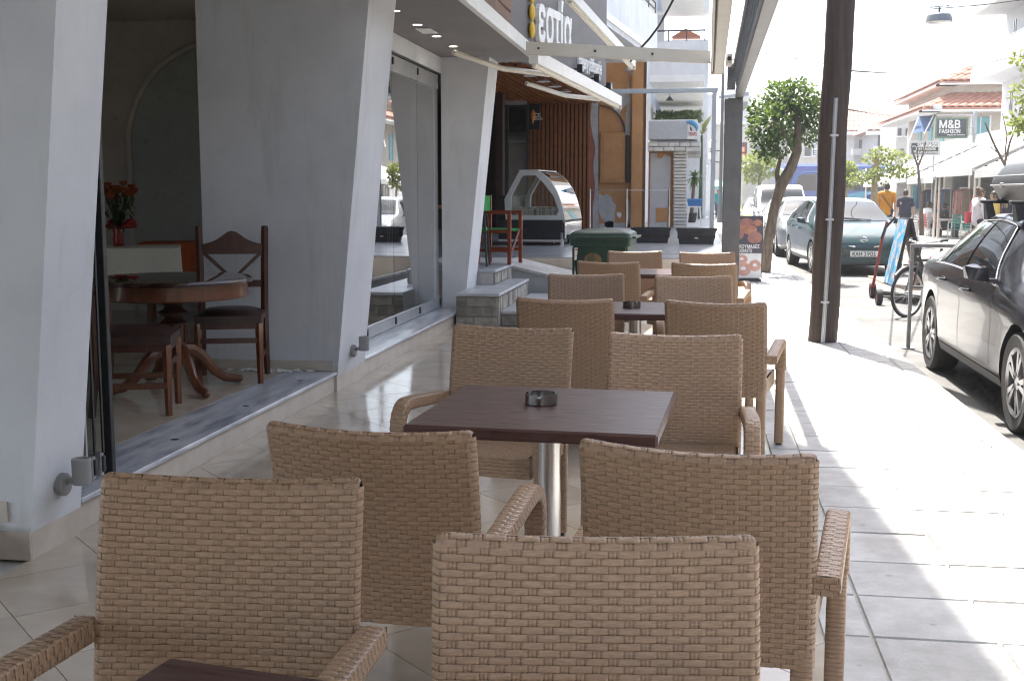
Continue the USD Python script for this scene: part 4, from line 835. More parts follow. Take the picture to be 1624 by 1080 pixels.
# ------------------------------------------------------------------ pergola frame over the seats
YP = 10.68; pg_ = T('pergola', 'grey steel pergola truss on a post with cream awning rail and crossbeam', 'pergola', (.318, YP, 0), -.010)
G = lambda n, m, mm, **k: pg_.part(n, move(m, (-.318, -YP, 0)), mm, **k)
XT, YT = .392, 12.0
G('post', box(.252, YT - .08, 0, .427, YT + .08, 2.384, .006), post_grey); G('base_plate', box(.20, YT - .14, -.001, .48, YT + .14, .012), iron_m)
G('lower_beam', box(XT - .038, -9, 2.385, XT + .038, YT + .082, 2.47, .004), post_grey); G('upper_beam', box(.317, -9, 2.655, .352, YT - .05, 2.69, .003), post_grey)
G('truss_post', box(.27, YT - .06, 2.471, .35, YT + .05, 2.72, .004), post_grey)
for k in range(84):
    y = YT - .24 - k * .17
    if y > -1.9: G('truss_bar', hull([(XT - .036 + a, y + b, 2.46) for a in (0, .014) for b in (-.012, .012)] + [(.328 + a, y + b, 2.656) for a in (0, .014) for b in (-.012, .012)]), post_grey)
aw = [box(.136, -9, 2.50, .218, YP, 2.60, .006), box(.108, -9, 2.515, .126, YP, 2.59, .003)]; r_ = G('awning_rail', aw, cream_m); G('rail_groove', [box(.1265, -9, 2.53, .1355, YP - .05, 2.58)], iron_m, under=r_)
G('rail_end_cap', box(.104, YP + .001, 2.495, .222, YP + .012, 2.605, .004), cream_m, under=r_)
G('crossbeam', hull([(-1.52, 10.50, 2.68), (-1.52, 10.50, 2.79), (-1.52, 10.58, 2.68), (-1.52, 10.58, 2.79), (.104, 10.50, 2.575), (.104, 10.50, 2.675), (.104, 10.58, 2.575), (.104, 10.58, 2.675)]), cream_m)
for t in (.07, .38, .69): G('bolt', cyl((-1.52 + 1.624 * t, 10.492, 2.735 - .11 * t), (-1.52 + 1.624 * t, 10.50, 2.735 - .11 * t), .011, 8), iron_m)
m_ = G('motor_box', box(.245, 10.7, 2.44, .335, 10.99, 2.54, .012), cream_m) if False else G('motor_box', box(.235, YP - .30, 2.545, .29, YP - .1, 2.645, .012), cream_m)
G('motor_cap', cyl((.262, YP - .315, 2.595), (.262, YP - .301, 2.595), .018, 12), iron_m)
G('canopy', box(-1.9, -9, 2.612, .30, 3.2, 2.618), cloth_w)
# the two awning cassettes of the bakery, their front bars swung out towards the street
def awning(label, P0, P1, h, tk, arm):
    P0, P1 = np.array(P0), np.array(P1); d = (P1 - P0); Lg = np.linalg.norm(d); d /= Lg; n = np.array([-d[1], d[0], 0]); n /= np.linalg.norm(n); z = np.array([0, 0, 1.])
    t = T('awning', label, 'awning', tuple(P0), 0, group=None)
    bxm = lambda a, b, u0, u1, v0, v1: hull([P0 + d * s + n * u + z * v for s in (a, b) for u in (u0, u1) for v in (v0, v1)])
    c = t.part('front_bar', bxm(0, Lg, -tk * .5, tk * .5, 0, h), white_m, world=True); t.part('valance', bxm(.02, Lg - .02, -tk * .2, tk * .2, -h * .3, -.003), cloth_w, world=True, under=c)
    t.part('end_cap', bxm(Lg + .001, Lg + .02, -tk * .55, tk * .55, -h * .4, h * 1.02), cream_m, world=True, under=c)
    if arm:
        for s in (.2, .8):
            q = P0 + d * Lg * s + n * (tk * .5 + .02); e = q + n * .75 + d * (-1.1 if s < .5 else -1.1) + z * .12; t.part('folding_arm', tube([q, q + (e - q) * .5 - z * .05, e], .03, 8), cream_m, world=True, smooth=50)
A1, A2 = at(846, 101, y=12.0), at(980, 168, y=17.0); awning('cream lower awning bar slanting out over the bakery porch', A1, A2, .13, .10, True)
A1, A2 = at(903, 2, y=11.6), at(1002, 106, y=15.4); awning('white upper awning bar above the bakery sign', A1, A2, .10, .09, False)
ca = [at(*q, y=d) for q, d in (((1071, -6), 12.0), ((1060, 15), 12.1), ((1045, 42), 12.3), ((1030, 62), 12.5), ((1015, 78), 12.7), ((1000, 98), 13.4))]
single('black_cable', tube(ca, .012, 6), black_m, 'loose black cable hanging beside the white balcony', 'cable', smooth=60)
# ------------------------------------------------------------------ timber pole with its conduit
pb0, pt0 = at(1304, 541, z=0), at(1334, 0, y=11.8); up_ = (pt0 - pb0) / (pt0[2])
ptz = lambda z: pb0 + up_ * z
zz = np.linspace(-.1, 8.2, 40); wob = np.stack([.008 * np.sin(zz * 2.1) + .006 * np.sin(zz * 5.3), .01 * np.sin(zz * 1.7), 0 * zz], 1)
po = T('utility_pole', 'leaning dark timber utility pole standing at the pavement edge', 'pole', tuple(pb0))
po.part('shaft', tube(np.array([ptz(z) for z in zz]) + wob, np.interp(zz, [0, 8], [.140, .122]), 16), pole_wood, smooth=60, world=True)
cs = np.array([ptz(z) + [-.010, -.148, 0] for z in np.linspace(0, 2.35, 14)]) + np.stack([.004 * np.sin(np.linspace(0, 2.35, 14) * 2.1), 0 * np.arange(14), 0 * np.arange(14)], 1)
po.part('conduit', tube(cs, .021, 10), grey_alu, smooth=60, world=True); po.part('clip', [cbox(ptz(z) + [-.010, -.144, 0], (.075, .05, .02)) for z in (.4, 1.2, 2.0)], grey_alu, world=True)
po.part('crossarm', cbox(ptz(7.4), (1.2, .09, .1), .1), pole_wood, world=True)
# ------------------------------------------------------------------ trees
def leaves(cs, n, size, seed, squash=1.0, droop=.0):
    """leaf blades spread through a set of (centre, radius) clumps, thicker towards each clump's skin"""
    r = np.random.default_rng(seed); w = np.array([c[1] ** 2 for c in cs]); k = r.choice(len(cs), n, p=w / w.sum())
    C = np.array([c[0] for c in cs])[k]; Rr = np.array([c[1] for c in cs])[k]; d = r.normal(0, 1, (n, 3)); d /= np.linalg.norm(d, axis=1, keepdims=True)
    p = C + d * (Rr * r.uniform(.25, 1.08, n) ** .6)[:, None] * [1, 1, squash]
    a = d + r.normal(0, .75, (n, 3)); a[:, 2] -= droop; a /= np.linalg.norm(a, axis=1, keepdims=True); b = np.cross(a, r.normal(0, 1, (n, 3))); b /= np.linalg.norm(b, axis=1, keepdims=True)
    s = (size * r.uniform(.5, 1.45, n))[:, None]; nn_ = np.cross(a, b)
    V = np.stack([p, p + a * s * .5 + b * s * .27, p + a * s, p + a * s * .5 - b * s * .27], 1); V[:, 0] += nn_ * s * .0; V[:, 2] -= nn_ * s * .12
    i = np.arange(n)[:, None] * 4; return V.reshape(-1, 3), np.vstack([i + [0, 1, 2], i + [0, 2, 3]])
tr = T('street_tree', 'leaning street tree with a round glossy crown beside the green car', 'tree', tuple(at(1213, 431, z=0)))
tp = [at(1213, 432, z=0)] + [at(px, py, y=d) for px, py, d in ((1219, 380, 22.0), (1228, 330, 22.0), (1238, 296, 22.0), (1254, 268, 22.0), (1264, 240, 22.0), (1266, 200, 22.0), (1258, 165, 22.0))]
tr.part('trunk', tube(tp, [.11, .095, .09, .11, .10, .085, .06, .03], 10), bark_m, smooth=60, world=True)
for q, r0 in (([(1236, 300, 22), (1232, 275, 22.1), (1238, 250, 22.1), (1228, 220, 22.2)], .055), ([(1262, 245, 22), (1246, 215, 21.7), (1225, 190, 21.6)], .05), ([(1264, 215, 22), (1283, 190, 22.2), (1290, 165, 22.3)], .045), ([(1228, 330, 22), (1222, 350, 22.4), (1217, 395, 22.5), (1212, 430, 22.5)], .045)):
    tr.part('branch', tube([at(a, b, y=d) for a, b, d in q], np.linspace(r0, r0 * .4, len(q)), 7), bark_m, smooth=60, world=True)
cl = []
for (px, py, d, r) in ((1240, 165, 22, .36), (1215, 172, 22.2, .26), (1270, 160, 22.1, .34), (1286, 178, 21.9, .27), (1205, 205, 22, .26), (1225, 195, 21.6, .33), (1250, 190, 22.4, .40), (1275, 200, 22.2, .30), (1212, 228, 21.9, .25), (1236, 226, 21.8, .27), (1262, 148, 22.2, .25), (1230, 148, 22, .22), (1200, 185, 22, .16), (1296, 165, 22.1, .17), (1284, 215, 22.1, .17), (1218, 246, 22, .14), (1254, 136, 22, .10), (1303, 176, 22.2, .09), (1194, 215, 21.8, .10), (1194, 170, 22.1, .09), (1280, 138, 22.1, .10), (1292, 200, 21.9, .10)):
    cl.append((at(px, py, y=d), r))
tr.part('crown', leaves(cl, 4300, .085, 3), leaf_m, world=True)
def small_tree(label, base, trunk_px, clumps, n, size, m, seed, r0=.06, group=None, squash=.7):
    t = T('street_tree', label, 'tree', tuple(at(*base[:2], y=base[2])), 0, group); d = base[2]
    t.part('trunk', tube([at(*base[:2], y=d)] + [at(a, b, y=d) for a, b in trunk_px], np.linspace(r0, r0 * .5, len(trunk_px) + 1), 8), mat(f'trunk_{seed}', (.33, .25, .13), (.42, .34, .2), 9, .9) if seed % 2 else bark_m, smooth=60, world=True)
    t.part('crown', leaves([(at(a, b, y=d + e), r) for a, b, e, r in clumps], n, size, seed, squash), m, world=True)
small_tree('young tree with tiered yellow-green foliage in front of the blue coach', (1386, 372, 36), ((1386, 330), (1387, 290), (1390, 250)), ((1400, 245, 0, .42), (1385, 252, .3, .35), (1425, 250, .1, .3), (1365, 282, 0, .34), (1380, 276, -.3, .34), (1405, 270, .2, .42), (1425, 273, 0, .32), (1440, 272, .2, .2), (1395, 290, 0, .22), (1358, 288, .1, .18)), 1000, .12, leaf_l, 11, .13, squash=.42)
small_tree('slim young tree with pale leaves just right of the timber pole', (1342, 350, 42), ((1342, 310), (1341, 285)), ((1342, 275, 0, .30), (1340, 290, .1, .26), (1345, 265, 0, .22)), 500, .15, leaf_l, 13, .06)
small_tree('pale leafed shrub tree behind the row of parked cars', (1205, 335, 62), ((1204, 290), (1205, 270)), ((1190, 262, 0, .6), (1205, 255, .3, .7), (1218, 268, 0, .6), (1195, 280, 0, .5)), 900, .22, leaf_l, 14, .1)
small_tree('leafy green tree at the right edge in front of the white balconies', (1660, 380, 21), ((1655, 300), (1645, 200), (1632, 130)), ((1620, 98, 0, .15), (1615, 90, .2, .09), (1620, 190, 0, .20), (1610, 202, .2, .12), (1623, 210, -.1, .16), (1645, 150, 0, .4), (1655, 200, 0, .4)), 700, .10, leaf_l, 16, .06)
def bare_tree(label, base, d, brs, r0):
    t = T('bare_tree', label, 'tree', tuple(at(*base, y=d)))
    for i, (q, r) in enumerate(brs): t.part('trunk' if i == 0 else 'branch', tube([at(a, b, y=d) for a, b in q], np.linspace(r, r * .45, len(q)), 7), bark_m, smooth=60, world=True)
bare_tree('bare young tree with forked top beside the seated men', (1462, 374), 36, [([(1462, 374), (1461, 330), (1458, 290), (1456, 262)], .075), ([(1456, 264), (1450, 248), (1445, 232)], .04), ([(1457, 262), (1464, 245), (1468, 225)], .04), ([(1456, 255), (1455, 240)], .03)], .06)
bare_tree('leafless tree with thin spread branches above the shop awnings', (1594, 330), 27, [([(1594, 330), (1594, 290), (1594, 258)], .06), ([(1594, 262), (1578, 232), (1562, 195)], .035), ([(1594, 258), (1602, 225), (1610, 205), (1617, 188)], .03), ([(1594, 245), (1597, 215), (1590, 180)], .02), ([(1585, 244), (1566, 230)], .018)], .06)
# ------------------------------------------------------------------ cars
def pch(k): k = np.array(k, float); return PchipInterpolator(k[:, 0], k[:, 1])
def wheel(R, w, n_sp, rim, style=0):
    ty = lathe([(R * .70, -w / 2 + .01), (R * .93, -w / 2), (R * .985, -w / 2 + .02), (R, -w / 2 + .045), (R, w / 2 - .045), (R * .985, w / 2 - .02), (R * .93, w / 2), (R * .70, w / 2 - .01)], 40, axis='x')
    rr_ = R * .70; rimm = [lathe([(rr_, -w / 2 + .01), (rr_, w / 2 - .012), (rr_ - .012, w / 2 - .004), (rr_ - .03, w / 2 - .02), (rr_ - .035, -w / 2 + .03)], 40, axis='x'), lathe([(0, w / 2 - .02), (.05, w / 2 - .02), (.065, w / 2 - .035), (.07, w / 2 - .07)], 20, axis='x')]
    for k in range(n_sp):
        for s in ((-.11, .11) if style else (0,)):
            a0, a1 = k / n_sp * 2 * PI + s * .5, k / n_sp * 2 * PI + s * 1.7; wd0, wd1 = (.016, .020) if style else (.035, .025)
            P_ = []
            for r, a, wd in ((.05, a0, wd0), (rr_ - .02, a1, wd1)):
                c, s_ = math.cos(a), math.sin(a)
                for e in (-1, 1):
                    for x in (w / 2 - .012, w / 2 - .045): P_.append((x, r * c - e * wd * s_, r * s_ + e * wd * c))
            rimm.append(hull(P_))
    hub = lathe([(0, w / 2 - .06), (rr_ - .02, w / 2 - .10), (rr_ - .02, w / 2 - .11), (0, w / 2 - .11)], 24, axis='x')
    return ty, join(rimm), hub
def make_car(name, label, cat, loc, rz, S, paint, group=None, detail=2):
    t = T(name, label, cat, loc, rz, group); Ln = S['L']
    hw, zb, zs, zt, ht = (pch(S[k]) for k in ('hw', 'zb', 'zs', 'zt', 'ht'))
    us = np.unique(np.r_[np.linspace(0, .06, 7), np.linspace(.06, .94, 56), np.linspace(.94, 1, 7)]); Y = lambda u: (np.asarray(u) - .5) * Ln
    def ring(u):
        w, b, s, z, e = float(hw(u)), float(zb(u)), float(zs(u)), float(zt(u)), float(ht(u)); m = s - b
        ze = s + (z - s) * .90
        pts = [(0, b), (.82 * w, b), (.945 * w, b + .05 * m), (.985 * w, b + .2 * m), (.992 * w, b + .45 * m), (.985 * w, b + .70 * m), (w, b + .80 * m), (.985 * w, b + .93 * m), (.95 * w, s)]
        for q in (.2, .4, .6, .8): pts.append((.945 * w + (e - .945 * w) * q + .035 * math.sin(PI * q) * min(1, (z - s) / .4), s + (ze - s) * q))
        return pts + [(e, ze), (e * .94, ze + (z - ze) * .62), (e * .8, z - .012 * min(1, (z - s) * 3)), (e * .45, z - .003), (0, z)]
    Rg = [ring(u) for u in us]; k = len(Rg[0]); V = []
    for u, r in zip(us, Rg): V += [(x, float(Y(u)), z) for x, z in r] + [(-x, float(Y(u)), z) for x, z in r[-2:0:-1]]
    V = np.array(V); n = 2 * k - 2; ns = len(us); i = np.arange(ns - 1)[:, None] * n; j = np.arange(n); jb = (j + 1) % n
    f = tri(np.stack([i + j, i + jb, i + n + jb, i + n + j], -1).reshape(-1, 4)); c0, c1 = len(V), len(V) + 1
    V = np.vstack([V, V[:n].mean(0), V[-n:].mean(0)]); f = np.vstack([f, [[c0, b, a] for a, b in zip(j, jb)], [[c1, (ns - 1) * n + a, (ns - 1) * n + b] for a, b in zip(j, jb)]])
    q = np.einsum('ij,ij->i', V[f[:, 0]], np.cross(V[f[:, 1]], V[f[:, 2]])).sum()
    if q < 0: f = f[:, ::-1]
    Rw, ww = S['R'], .22; wy = [Y(S['wheels'][0]), Y(S['wheels'][1])]; mb = m3.Manifold(m3.Mesh(np.asarray(V, np.float32), np.asarray(f, np.uint32)))
    W0 = float(hw(.5))
    if not mb.is_empty():
        for y in wy:
            for sx in (-1, 1):
                cyl_ = m3.Manifold.cylinder(.34, Rw + .05, circular_segments=36).rotate([0, 90, 0]).translate([sx * (W0 - .10) - .17, float(y), Rw]); mb = mb - cyl_
    t.part('body', mb if not mb.is_empty() else (V, f), paint, smooth=32)
    def side(u, qv, out=.005, sx=1):
        u, qv = np.broadcast_arrays(np.asarray(u, float), np.asarray(qv, float)); w, s, z, e = hw(u), zs(u), zt(u), ht(u); ze = s + (z - s) * .90
        x = .945 * w + (e - .945 * w) * qv + .035 * np.sin(PI * qv) * np.minimum(1, (z - s) / .4) + out
        return np.stack([sx * x, Y(u), s + (ze - s) * qv + out * .3], -1)
    def low(u, qv, out=.003, sx=1):
        u, qv = np.broadcast_arrays(np.asarray(u, float), np.asarray(qv, float)); w, b, s = hw(u), zb(u), zs(u)
        x = np.interp(qv, [.05, .2, .45, .70, .80, .93, 1], [.945, .985, .992, .985, 1, .985, .95]) * w + out
        return np.stack([sx * x, Y(u), b + (s - b) * qv], -1)
    for sx in (-1, 1):
        for (b0, b1, t0, t1) in S['win']:
            qs = np.linspace(.10, .93, 8); uu = np.linspace(0, 1, 14)
            Ug = np.array([(b0 + (t0 - b0) * (q_ - .1) / .83) + ((b1 + (t1 - b1) * (q_ - .1) / .83) - (b0 + (t0 - b0) * (q_ - .1) / .83)) * uu for q_ in qs]); Pg = side(Ug, qs[:, None] + 0 * Ug, .006, sx)
            v, ff = grid(Pg); t.part('side_window', (v, ff[:, ::-1] if sx < 0 else ff), carglass, smooth=60)
        if detail > 1:
            b0, b1, t0, t1 = S['win'][0][0], S['win'][-1][1], S['win'][0][2], S['win'][-1][3]
            o = np.vstack([side(np.linspace(b0 - .006, b1 + .01, 24), .06, .007, sx), side(np.linspace(b1 + .01, t1 + .004, 8), np.linspace(.06, .96, 8), .007, sx), side(np.linspace(t1, t0, 24), .965, .007, sx), side(np.linspace(t0 - .004, b0 - .006, 8), np.linspace(.96, .06, 8), .007, sx)])
            t.part('window_trim', tube(o, .009, 6), S.get('trim', chrome), smooth=60)
        for us_ in S['seams']:
            qv = np.linspace(.06, .99, 12); t.part('door_gap', quadstrip(low(us_ - .0009, qv, .002, sx), low(us_ + .0009, qv, .002, sx)), black_m)
        if detail > 1:
            t.part('sill_trim', quadstrip(low(np.linspace(S['wheels'][0] + .085, S['wheels'][1] - .085, 20), .055, .006, sx), low(np.linspace(S['wheels'][0] + .085, S['wheels'][1] - .085, 20), .15, .006, sx)), S.get('sill', black_m))
        for uh in S['handles']:
            c = low(uh, .86, .0, sx); h = t.part('door_handle', tube([c + [sx * .004, -.10, 0], c + [sx * .035, -.07, .004], c + [sx * .035, .07, .008], c + [sx * .004, .10, .008]], .012, 8), S.get('handle', chrome), smooth=60)
            t.part('handle_recess', move(ball((0, 0, 0), 1, 2, (.006, .08, .028)), c + [0, 0, .004]), black_m, under=h, smooth=60)
        c = side(S['mirror'], .04, 0, sx); mm = t.part('mirror', hull([c + [sx * (.05 + a), b_, d_] for a, b_, d_ in ((0, .05, .03), (0, -.04, .02), (.02, .07, .13), (.02, -.05, .12), (.15, .07, .05), (.17, .03, .14), (.17, -.04, .13), (.15, -.05, .05), (.08, .085, .04), (.10, .085, .13), (.10, .03, .155), (.10, -.05, .15))]), S.get('mirror_m', paint), smooth=50)
        t.part('mirror_arm', hull([c + [sx * a, b_, d_] for a in (-.01, .07) for b_ in (-.03, .04) for d_ in (.02, .05)]), black_m, under=mm)
        gx = c + [sx * .135, -.054, .09]; t.part('mirror_glass', hull([gx + [sx * a, e_, d_] for a in (-.075, .03) for e_ in (0, .004) for d_ in (-.04, .045)]), chrome, under=mm)
    def screen(u0, u1, nm, m, f0=.90, f1=.93):
        uu = np.linspace(u0, u1, 12); s = np.linspace(-1, 1, 15); dz = np.gradient(zt(uu), Y(uu)); rows_ = []
        for a, (u, g) in enumerate(zip(uu, dz)):
            e = float(ht(u)) * (f0 + (f1 - f0) * a / 11) ; z = float(zt(u)); w, sh = float(hw(u)), float(zs(u)); ze = sh + (z - sh) * .90
            xs_ = s * e; pr_x = np.array([0, .45, .8, .94, 1]) * float(ht(u)); pr_z = np.array([z, z - .003, z - .012 * min(1, (z - sh) * 3), ze + (z - ze) * .62, ze]); zz_ = np.interp(np.abs(xs_), pr_x, pr_z)
            nrm = np.array([0, -g, 1]) / math.hypot(g, 1) * .010; rows_.append(np.stack([xs_, np.full_like(xs_, float(Y(u))), zz_], -1) + nrm)
        v, ff = grid(np.array(rows_)); t.part(nm, (v, ff[:, ::-1]), m, smooth=60)
    screen(*S['wind'], 'windscreen', carglass); screen(*S['rear'], 'rear_window', carglass)
    ty, rm, hb = wheel(Rw, ww, S.get('spokes', 5), None, S.get('rimstyle', 0))
    for y in wy:
        for sx in (-1, 1):
            M = np.diag([sx, 1, 1]); fl_ = lambda m: (move(m, (sx * (W0 - .125), float(y), Rw), M=M)[0], vf(m)[1][:, ::-1] if sx < 0 else vf(m)[1])
            w_ = t.part('wheel', fl_(hb), black_m); t.part('tyre', fl_(ty), rubber, smooth=40, under=w_); t.part('rim', fl_(rm), S.get('rim', rim_silver), smooth=35, under=w_)
    # lamps, grille, plate at the nose
    fy = float(Y(1.0)); zf = lambda k: S['nose'][k]
    for sx in (-1, 1):
        a = S['lamp']; pts = []
        for (u, qx, z) in a: pts.append((sx * float(hw(u)) * qx, float(Y(u)), z))
        t.part('headlight', hull([np.array(p) + [sx * o * .012, o * .012, 0] for p in pts for o in (-3, 1)]), headlamp, smooth=40)
        r = S.get('tail'); t.part('tail_light', hull([(sx * float(hw(.02)) * x, float(Y(u)), z) for x, u, z in ((.72, -.001, .80), (.98, .03, .82), (.72, -.001, .95), (.98, .03, .97), (.9, .06, .9))]), red_lens)
    return t, Y, hw, zs, zt
def spec(L, R, hw, zb, zs, zt, ht, wheels, win, seams, handles, mirror, wind, rear, lamp, **k):
    return dict(L=L, R=R, hw=hw, zb=zb, zs=zs, zt=zt, ht=ht, wheels=wheels, win=win, seams=seams, handles=handles, mirror=mirror, wind=wind, rear=rear, lamp=lamp, nose={}, **k)
def paint(name, c, c2=None, coat=1.0, metal=.35): return mat(name, c, c2 or c, 40, .22, coat=coat, metal=metal, spec=.5)
sedan = spec(4.62, .335, [(0, .68), (.03, .80), (.10, .875), (.3, .905), (.7, .905), (.88, .88), (.96, .80), (1, .62)], [(0, .38), (.04, .26), (.12, .2), (.9, .2), (.97, .24), (1, .32)],
    [(0, .78), (.03, .90), (.12, .96), (.3, .955), (.55, .925), (.72, .885), (.88, .80), (.97, .66), (1, .52)], [(0, .86), (.02, 1.0), (.14, 1.07), (.20, 1.14), (.30, 1.34), (.38, 1.415), (.46, 1.43), (.56, 1.40), (.64, 1.27), (.735, 1.005), (.80, .955), (.92, .83), (.98, .68), (1, .56)],
    [(0, .58), (.12, .72), (.2, .66), (.32, .60), (.45, .60), (.58, .60), (.66, .66), (.735, .74), (.9, .70), (1, .5)], (.205, .822), [(.215, .275, .30, .305), (.285, .445, .315, .455), (.462, .655, .465, .575)], (.275, .455, .675), (.325, .515), .655, (.742, .60), (.175, .31),
    [(.90, .995, .62), (.90, .995, .76), (.975, .78, .58), (.97, .80, .68), (.985, .55, .60), (.98, .55, .66)], spokes=5, rimstyle=1, rim=rim_m, trim=chrome)
black_p = paint('black_car_paint', (.012, .012, .014), coat=.3, metal=0); mirror_p = black_p
bmw, Yb, hwb, zsb, ztb = make_car('parked_car', 'glossy black saloon car with a roof box parked at the kerb, right edge', 'car', (2.98, 9.50, -.12), PI, {**sedan, 'handle': black_p, 'sill': black_m}, black_p, group=None)
rx = T('roof_box', 'dark grey roof box with pale seams on the black saloon', 'roof box', (2.83, 9.3, 1.38), PI)
rb_m = mat('roof_box_grey', (.030, .033, .036), (.042, .045, .048), 10, .45)
def rbx(z, w, l0, l1, r=.16): return [(sx * (w - r) + r * math.cos(t), (l1 if sy > 0 else -l0) - sy * r * 1.6 + r * 1.6 * math.sin(t), z) for sx, sy, t0 in ((1, 1, 0), (-1, 1, PI / 2), (-1, -1, PI), (1, -1, 1.5 * PI)) for t in np.linspace(t0, t0 + PI / 2, 6)]
def cl_(r): return r + r[:1]
rx.part('tray', grid(np.array([cl_(rbx(.0, .30, .85, .95)), cl_(rbx(.02, .38, .98, 1.02)), cl_(rbx(.12, .42, 1.08, 1.1)), cl_(rbx(.13, .43, 1.10, 1.12))])), rb_m, smooth=35)
rx.part('lid', grid(np.array([cl_(rbx(.142, .43, 1.10, 1.12)), cl_(rbx(.20, .42, 1.08, 1.08)), cl_(rbx(.215, .40, 1.06, 1.0)), cl_(rbx(.29, .36, 1.0, .80)), cl_(rbx(.335, .29, .85, .55)), cl_(rbx(.35, .1, .3, .2, .04)), cl_(rbx(.35, .0, 0, 0, .0))])), rb_m, smooth=35)
for z, w, a, b in ((.136, .432, 1.103, 1.123), (.207, .412, 1.072, 1.042)):
    rx.part('seam', tube(cl_(rbx(z, w, a, b)), .007, 6), grey_alu, smooth=60)
for x in (-.43, .43): rx.part('latch', cbox((x, -.55, .135), (.014, .08, .04), 0, .004), grey_alu)
rk = T('roof_rack', 'black roof bars with feet carrying the roof box on the saloon', 'roof rack', (2.98, 9.50, 1.30), PI)
for y in (-.55, .35):
    b = rk.part('bar', cbox((0, y, .085), (1.38, .07, .03), 0, .01), black_m)
    for sx in (-1, 1): rk.part('foot', hull([(sx * x, y + dy, z) for x, z, e in ((.60, .075, .03), (.66, .08, .03), (.64, -.06, .07), (.58, -.03, .07)) for dy in (-e, e)]), black_m, smooth=40)
hatch = spec(4.55, .315, [(0, .70), (.03, .80), (.10, .86), (.3, .88), (.7, .88), (.87, .86), (.95, .80), (.985, .68), (1, .50)], [(0, .36), (.05, .24), (.9, .19), (.97, .2), (1, .26)],
    [(0, .85), (.05, 1.0), (.3, .985), (.6, .94), (.75, .90), (.88, .82), (.96, .72), (1, .56)], [(0, .92), (.02, 1.06), (.08, 1.18), (.18, 1.37), (.30, 1.465), (.42, 1.485), (.52, 1.455), (.62, 1.32), (.75, 1.03), (.80, .985), (.90, .89), (.965, .76), (1, .60)],
    [(0, .6), (.1, .68), (.2, .62), (.45, .60), (.56, .60), (.65, .67), (.75, .76), (.88, .72), (.96, .62), (1, .42)], (.19, .81), [(.12, .245, .215, .26), (.26, .44, .275, .45), (.455, .66, .46, .565)], (.25, .45, .68), (.31, .50), .665, (.755, .575), (.05, .20),
    [(.915, .985, .62), (.90, .985, .78), (.975, .80, .60), (.965, .70, .72), (.985, .60, .62), (.975, .58, .68)], spokes=6, trim=chrome)
teal = paint('teal_car_paint', (.010, .038, .040), (.012, .044, .046), coat=.6, metal=.2)
nis, Yn, hwn, zsn, ztn = make_car('parked_car', 'dark teal hatchback facing the camera just behind the timber pole', 'car', (3.02, 25.35, -.12), PI + .075, {**hatch, 'handle': teal}, teal)
N = lambda n, m, mm, **k: nis.part(n, m, mm, **k)
fy = float(Yn(1.0))
for sx in (-1, 1):
    N('grille', hull([(sx * x, fy - dy, z) for x, z, dy in ((.16, .60, -.004), (.54, .66, .085), (.56, .60, .08), (.17, .52, -.006), (.30, .53, .01))] + [(sx * x, fy - .2, z) for x, z in ((.2, .6), (.5, .6))]), black_m)
    N('grille_bar', tube([(sx * .17, fy + .012, .555), (sx * .36, fy - .03, .585), (sx * .55, fy - .085, .61)], .017, 6), chrome, smooth=60)
N('badge', move(lathe([(.055, -.008), (.066, 0), (.055, .010), (.046, 0), (.055, -.008)], 28, axis='y'), (0, fy - .03, .69)), chrome, smooth=50); N('badge_bar', cbox((0, fy - .026, .69), (.15, .014, .022)), chrome)
pl = N('number_plate', box(-.26, fy + .005, .37, .26, fy + .016, .48, .003), white_m); N('plate_text', move(text('KAH 1901', .075, .003, True, .44), (0, fy + .016, .388), rz=PI), black_m, under=pl)
N('lower_intake', box(-.52, fy - .09, .20, .52, fy - .006, .29, .02), black_m); N('bumper_seam', [box(-.7, fy - .18, .345, .7, fy - .02, .352)], black_m)
for sx in (-1, 1): N('wiper', tube([(sx * .1 - .25, float(Yn(.757)), 1.045), (sx * .1 + .28, float(Yn(.74)), 1.085)], .010, 5), black_m)
N('aerial', cyl((0, float(Yn(.52)), 1.45), (0, float(Yn(.44)), 1.72), .006, 5), black_m)
small = {**hatch, 'L': 3.9}
van = {**hatch, 'L': 4.7, 'zt': [(0, 1.0), (.02, 1.3), (.05, 1.7), (.12, 1.86), (.5, 1.88), (.62, 1.78), (.78, 1.18), (.82, 1.10), (.93, 1.0), (.97, .82), (1, .62)], 'zs': [(0, 1.0), (.05, 1.12), (.6, 1.08), (.78, 1.02), (.9, .95), (1, .56)], 'ht': [(0, .7), (.1, .76), (.5, .74), (.62, .72), (.78, .8), (1, .42)], 'wind': (.785, .64), 'rear': (.02, .05), 'win': [(.08, .36, .1, .37), (.38, .55, .385, .555), (.57, .74, .575, .67)]}
make_car('parked_car', 'small silver grey car close behind the teal hatchback', 'car', (2.86, 31.4, -.12), PI, small, paint('silver_paint', (.30, .31, .32)), detail=1)
make_car('parked_car', 'white saloon car third in the parked row, beyond the leaning tree', 'car', (2.86, 36.4, -.12), PI, {**sedan, 'rim': rim_silver}, paint('white_car_paint', (.72, .72, .71)), detail=1)
make_car('parked_van', 'white people carrier fourth in the parked row beyond the street tree', 'van', (2.90, 42.0, -.12), PI, van, paint('white_van_paint', (.70, .70, .69)), detail=1)
make_car('parked_car', 'pale yellow car farthest in the parked row beside the grey post', 'car', (2.80, 51.0, -.12), PI, {**sedan, 'rim': rim_silver}, paint('yellow_paint', (.62, .52, .14)), detail=1)
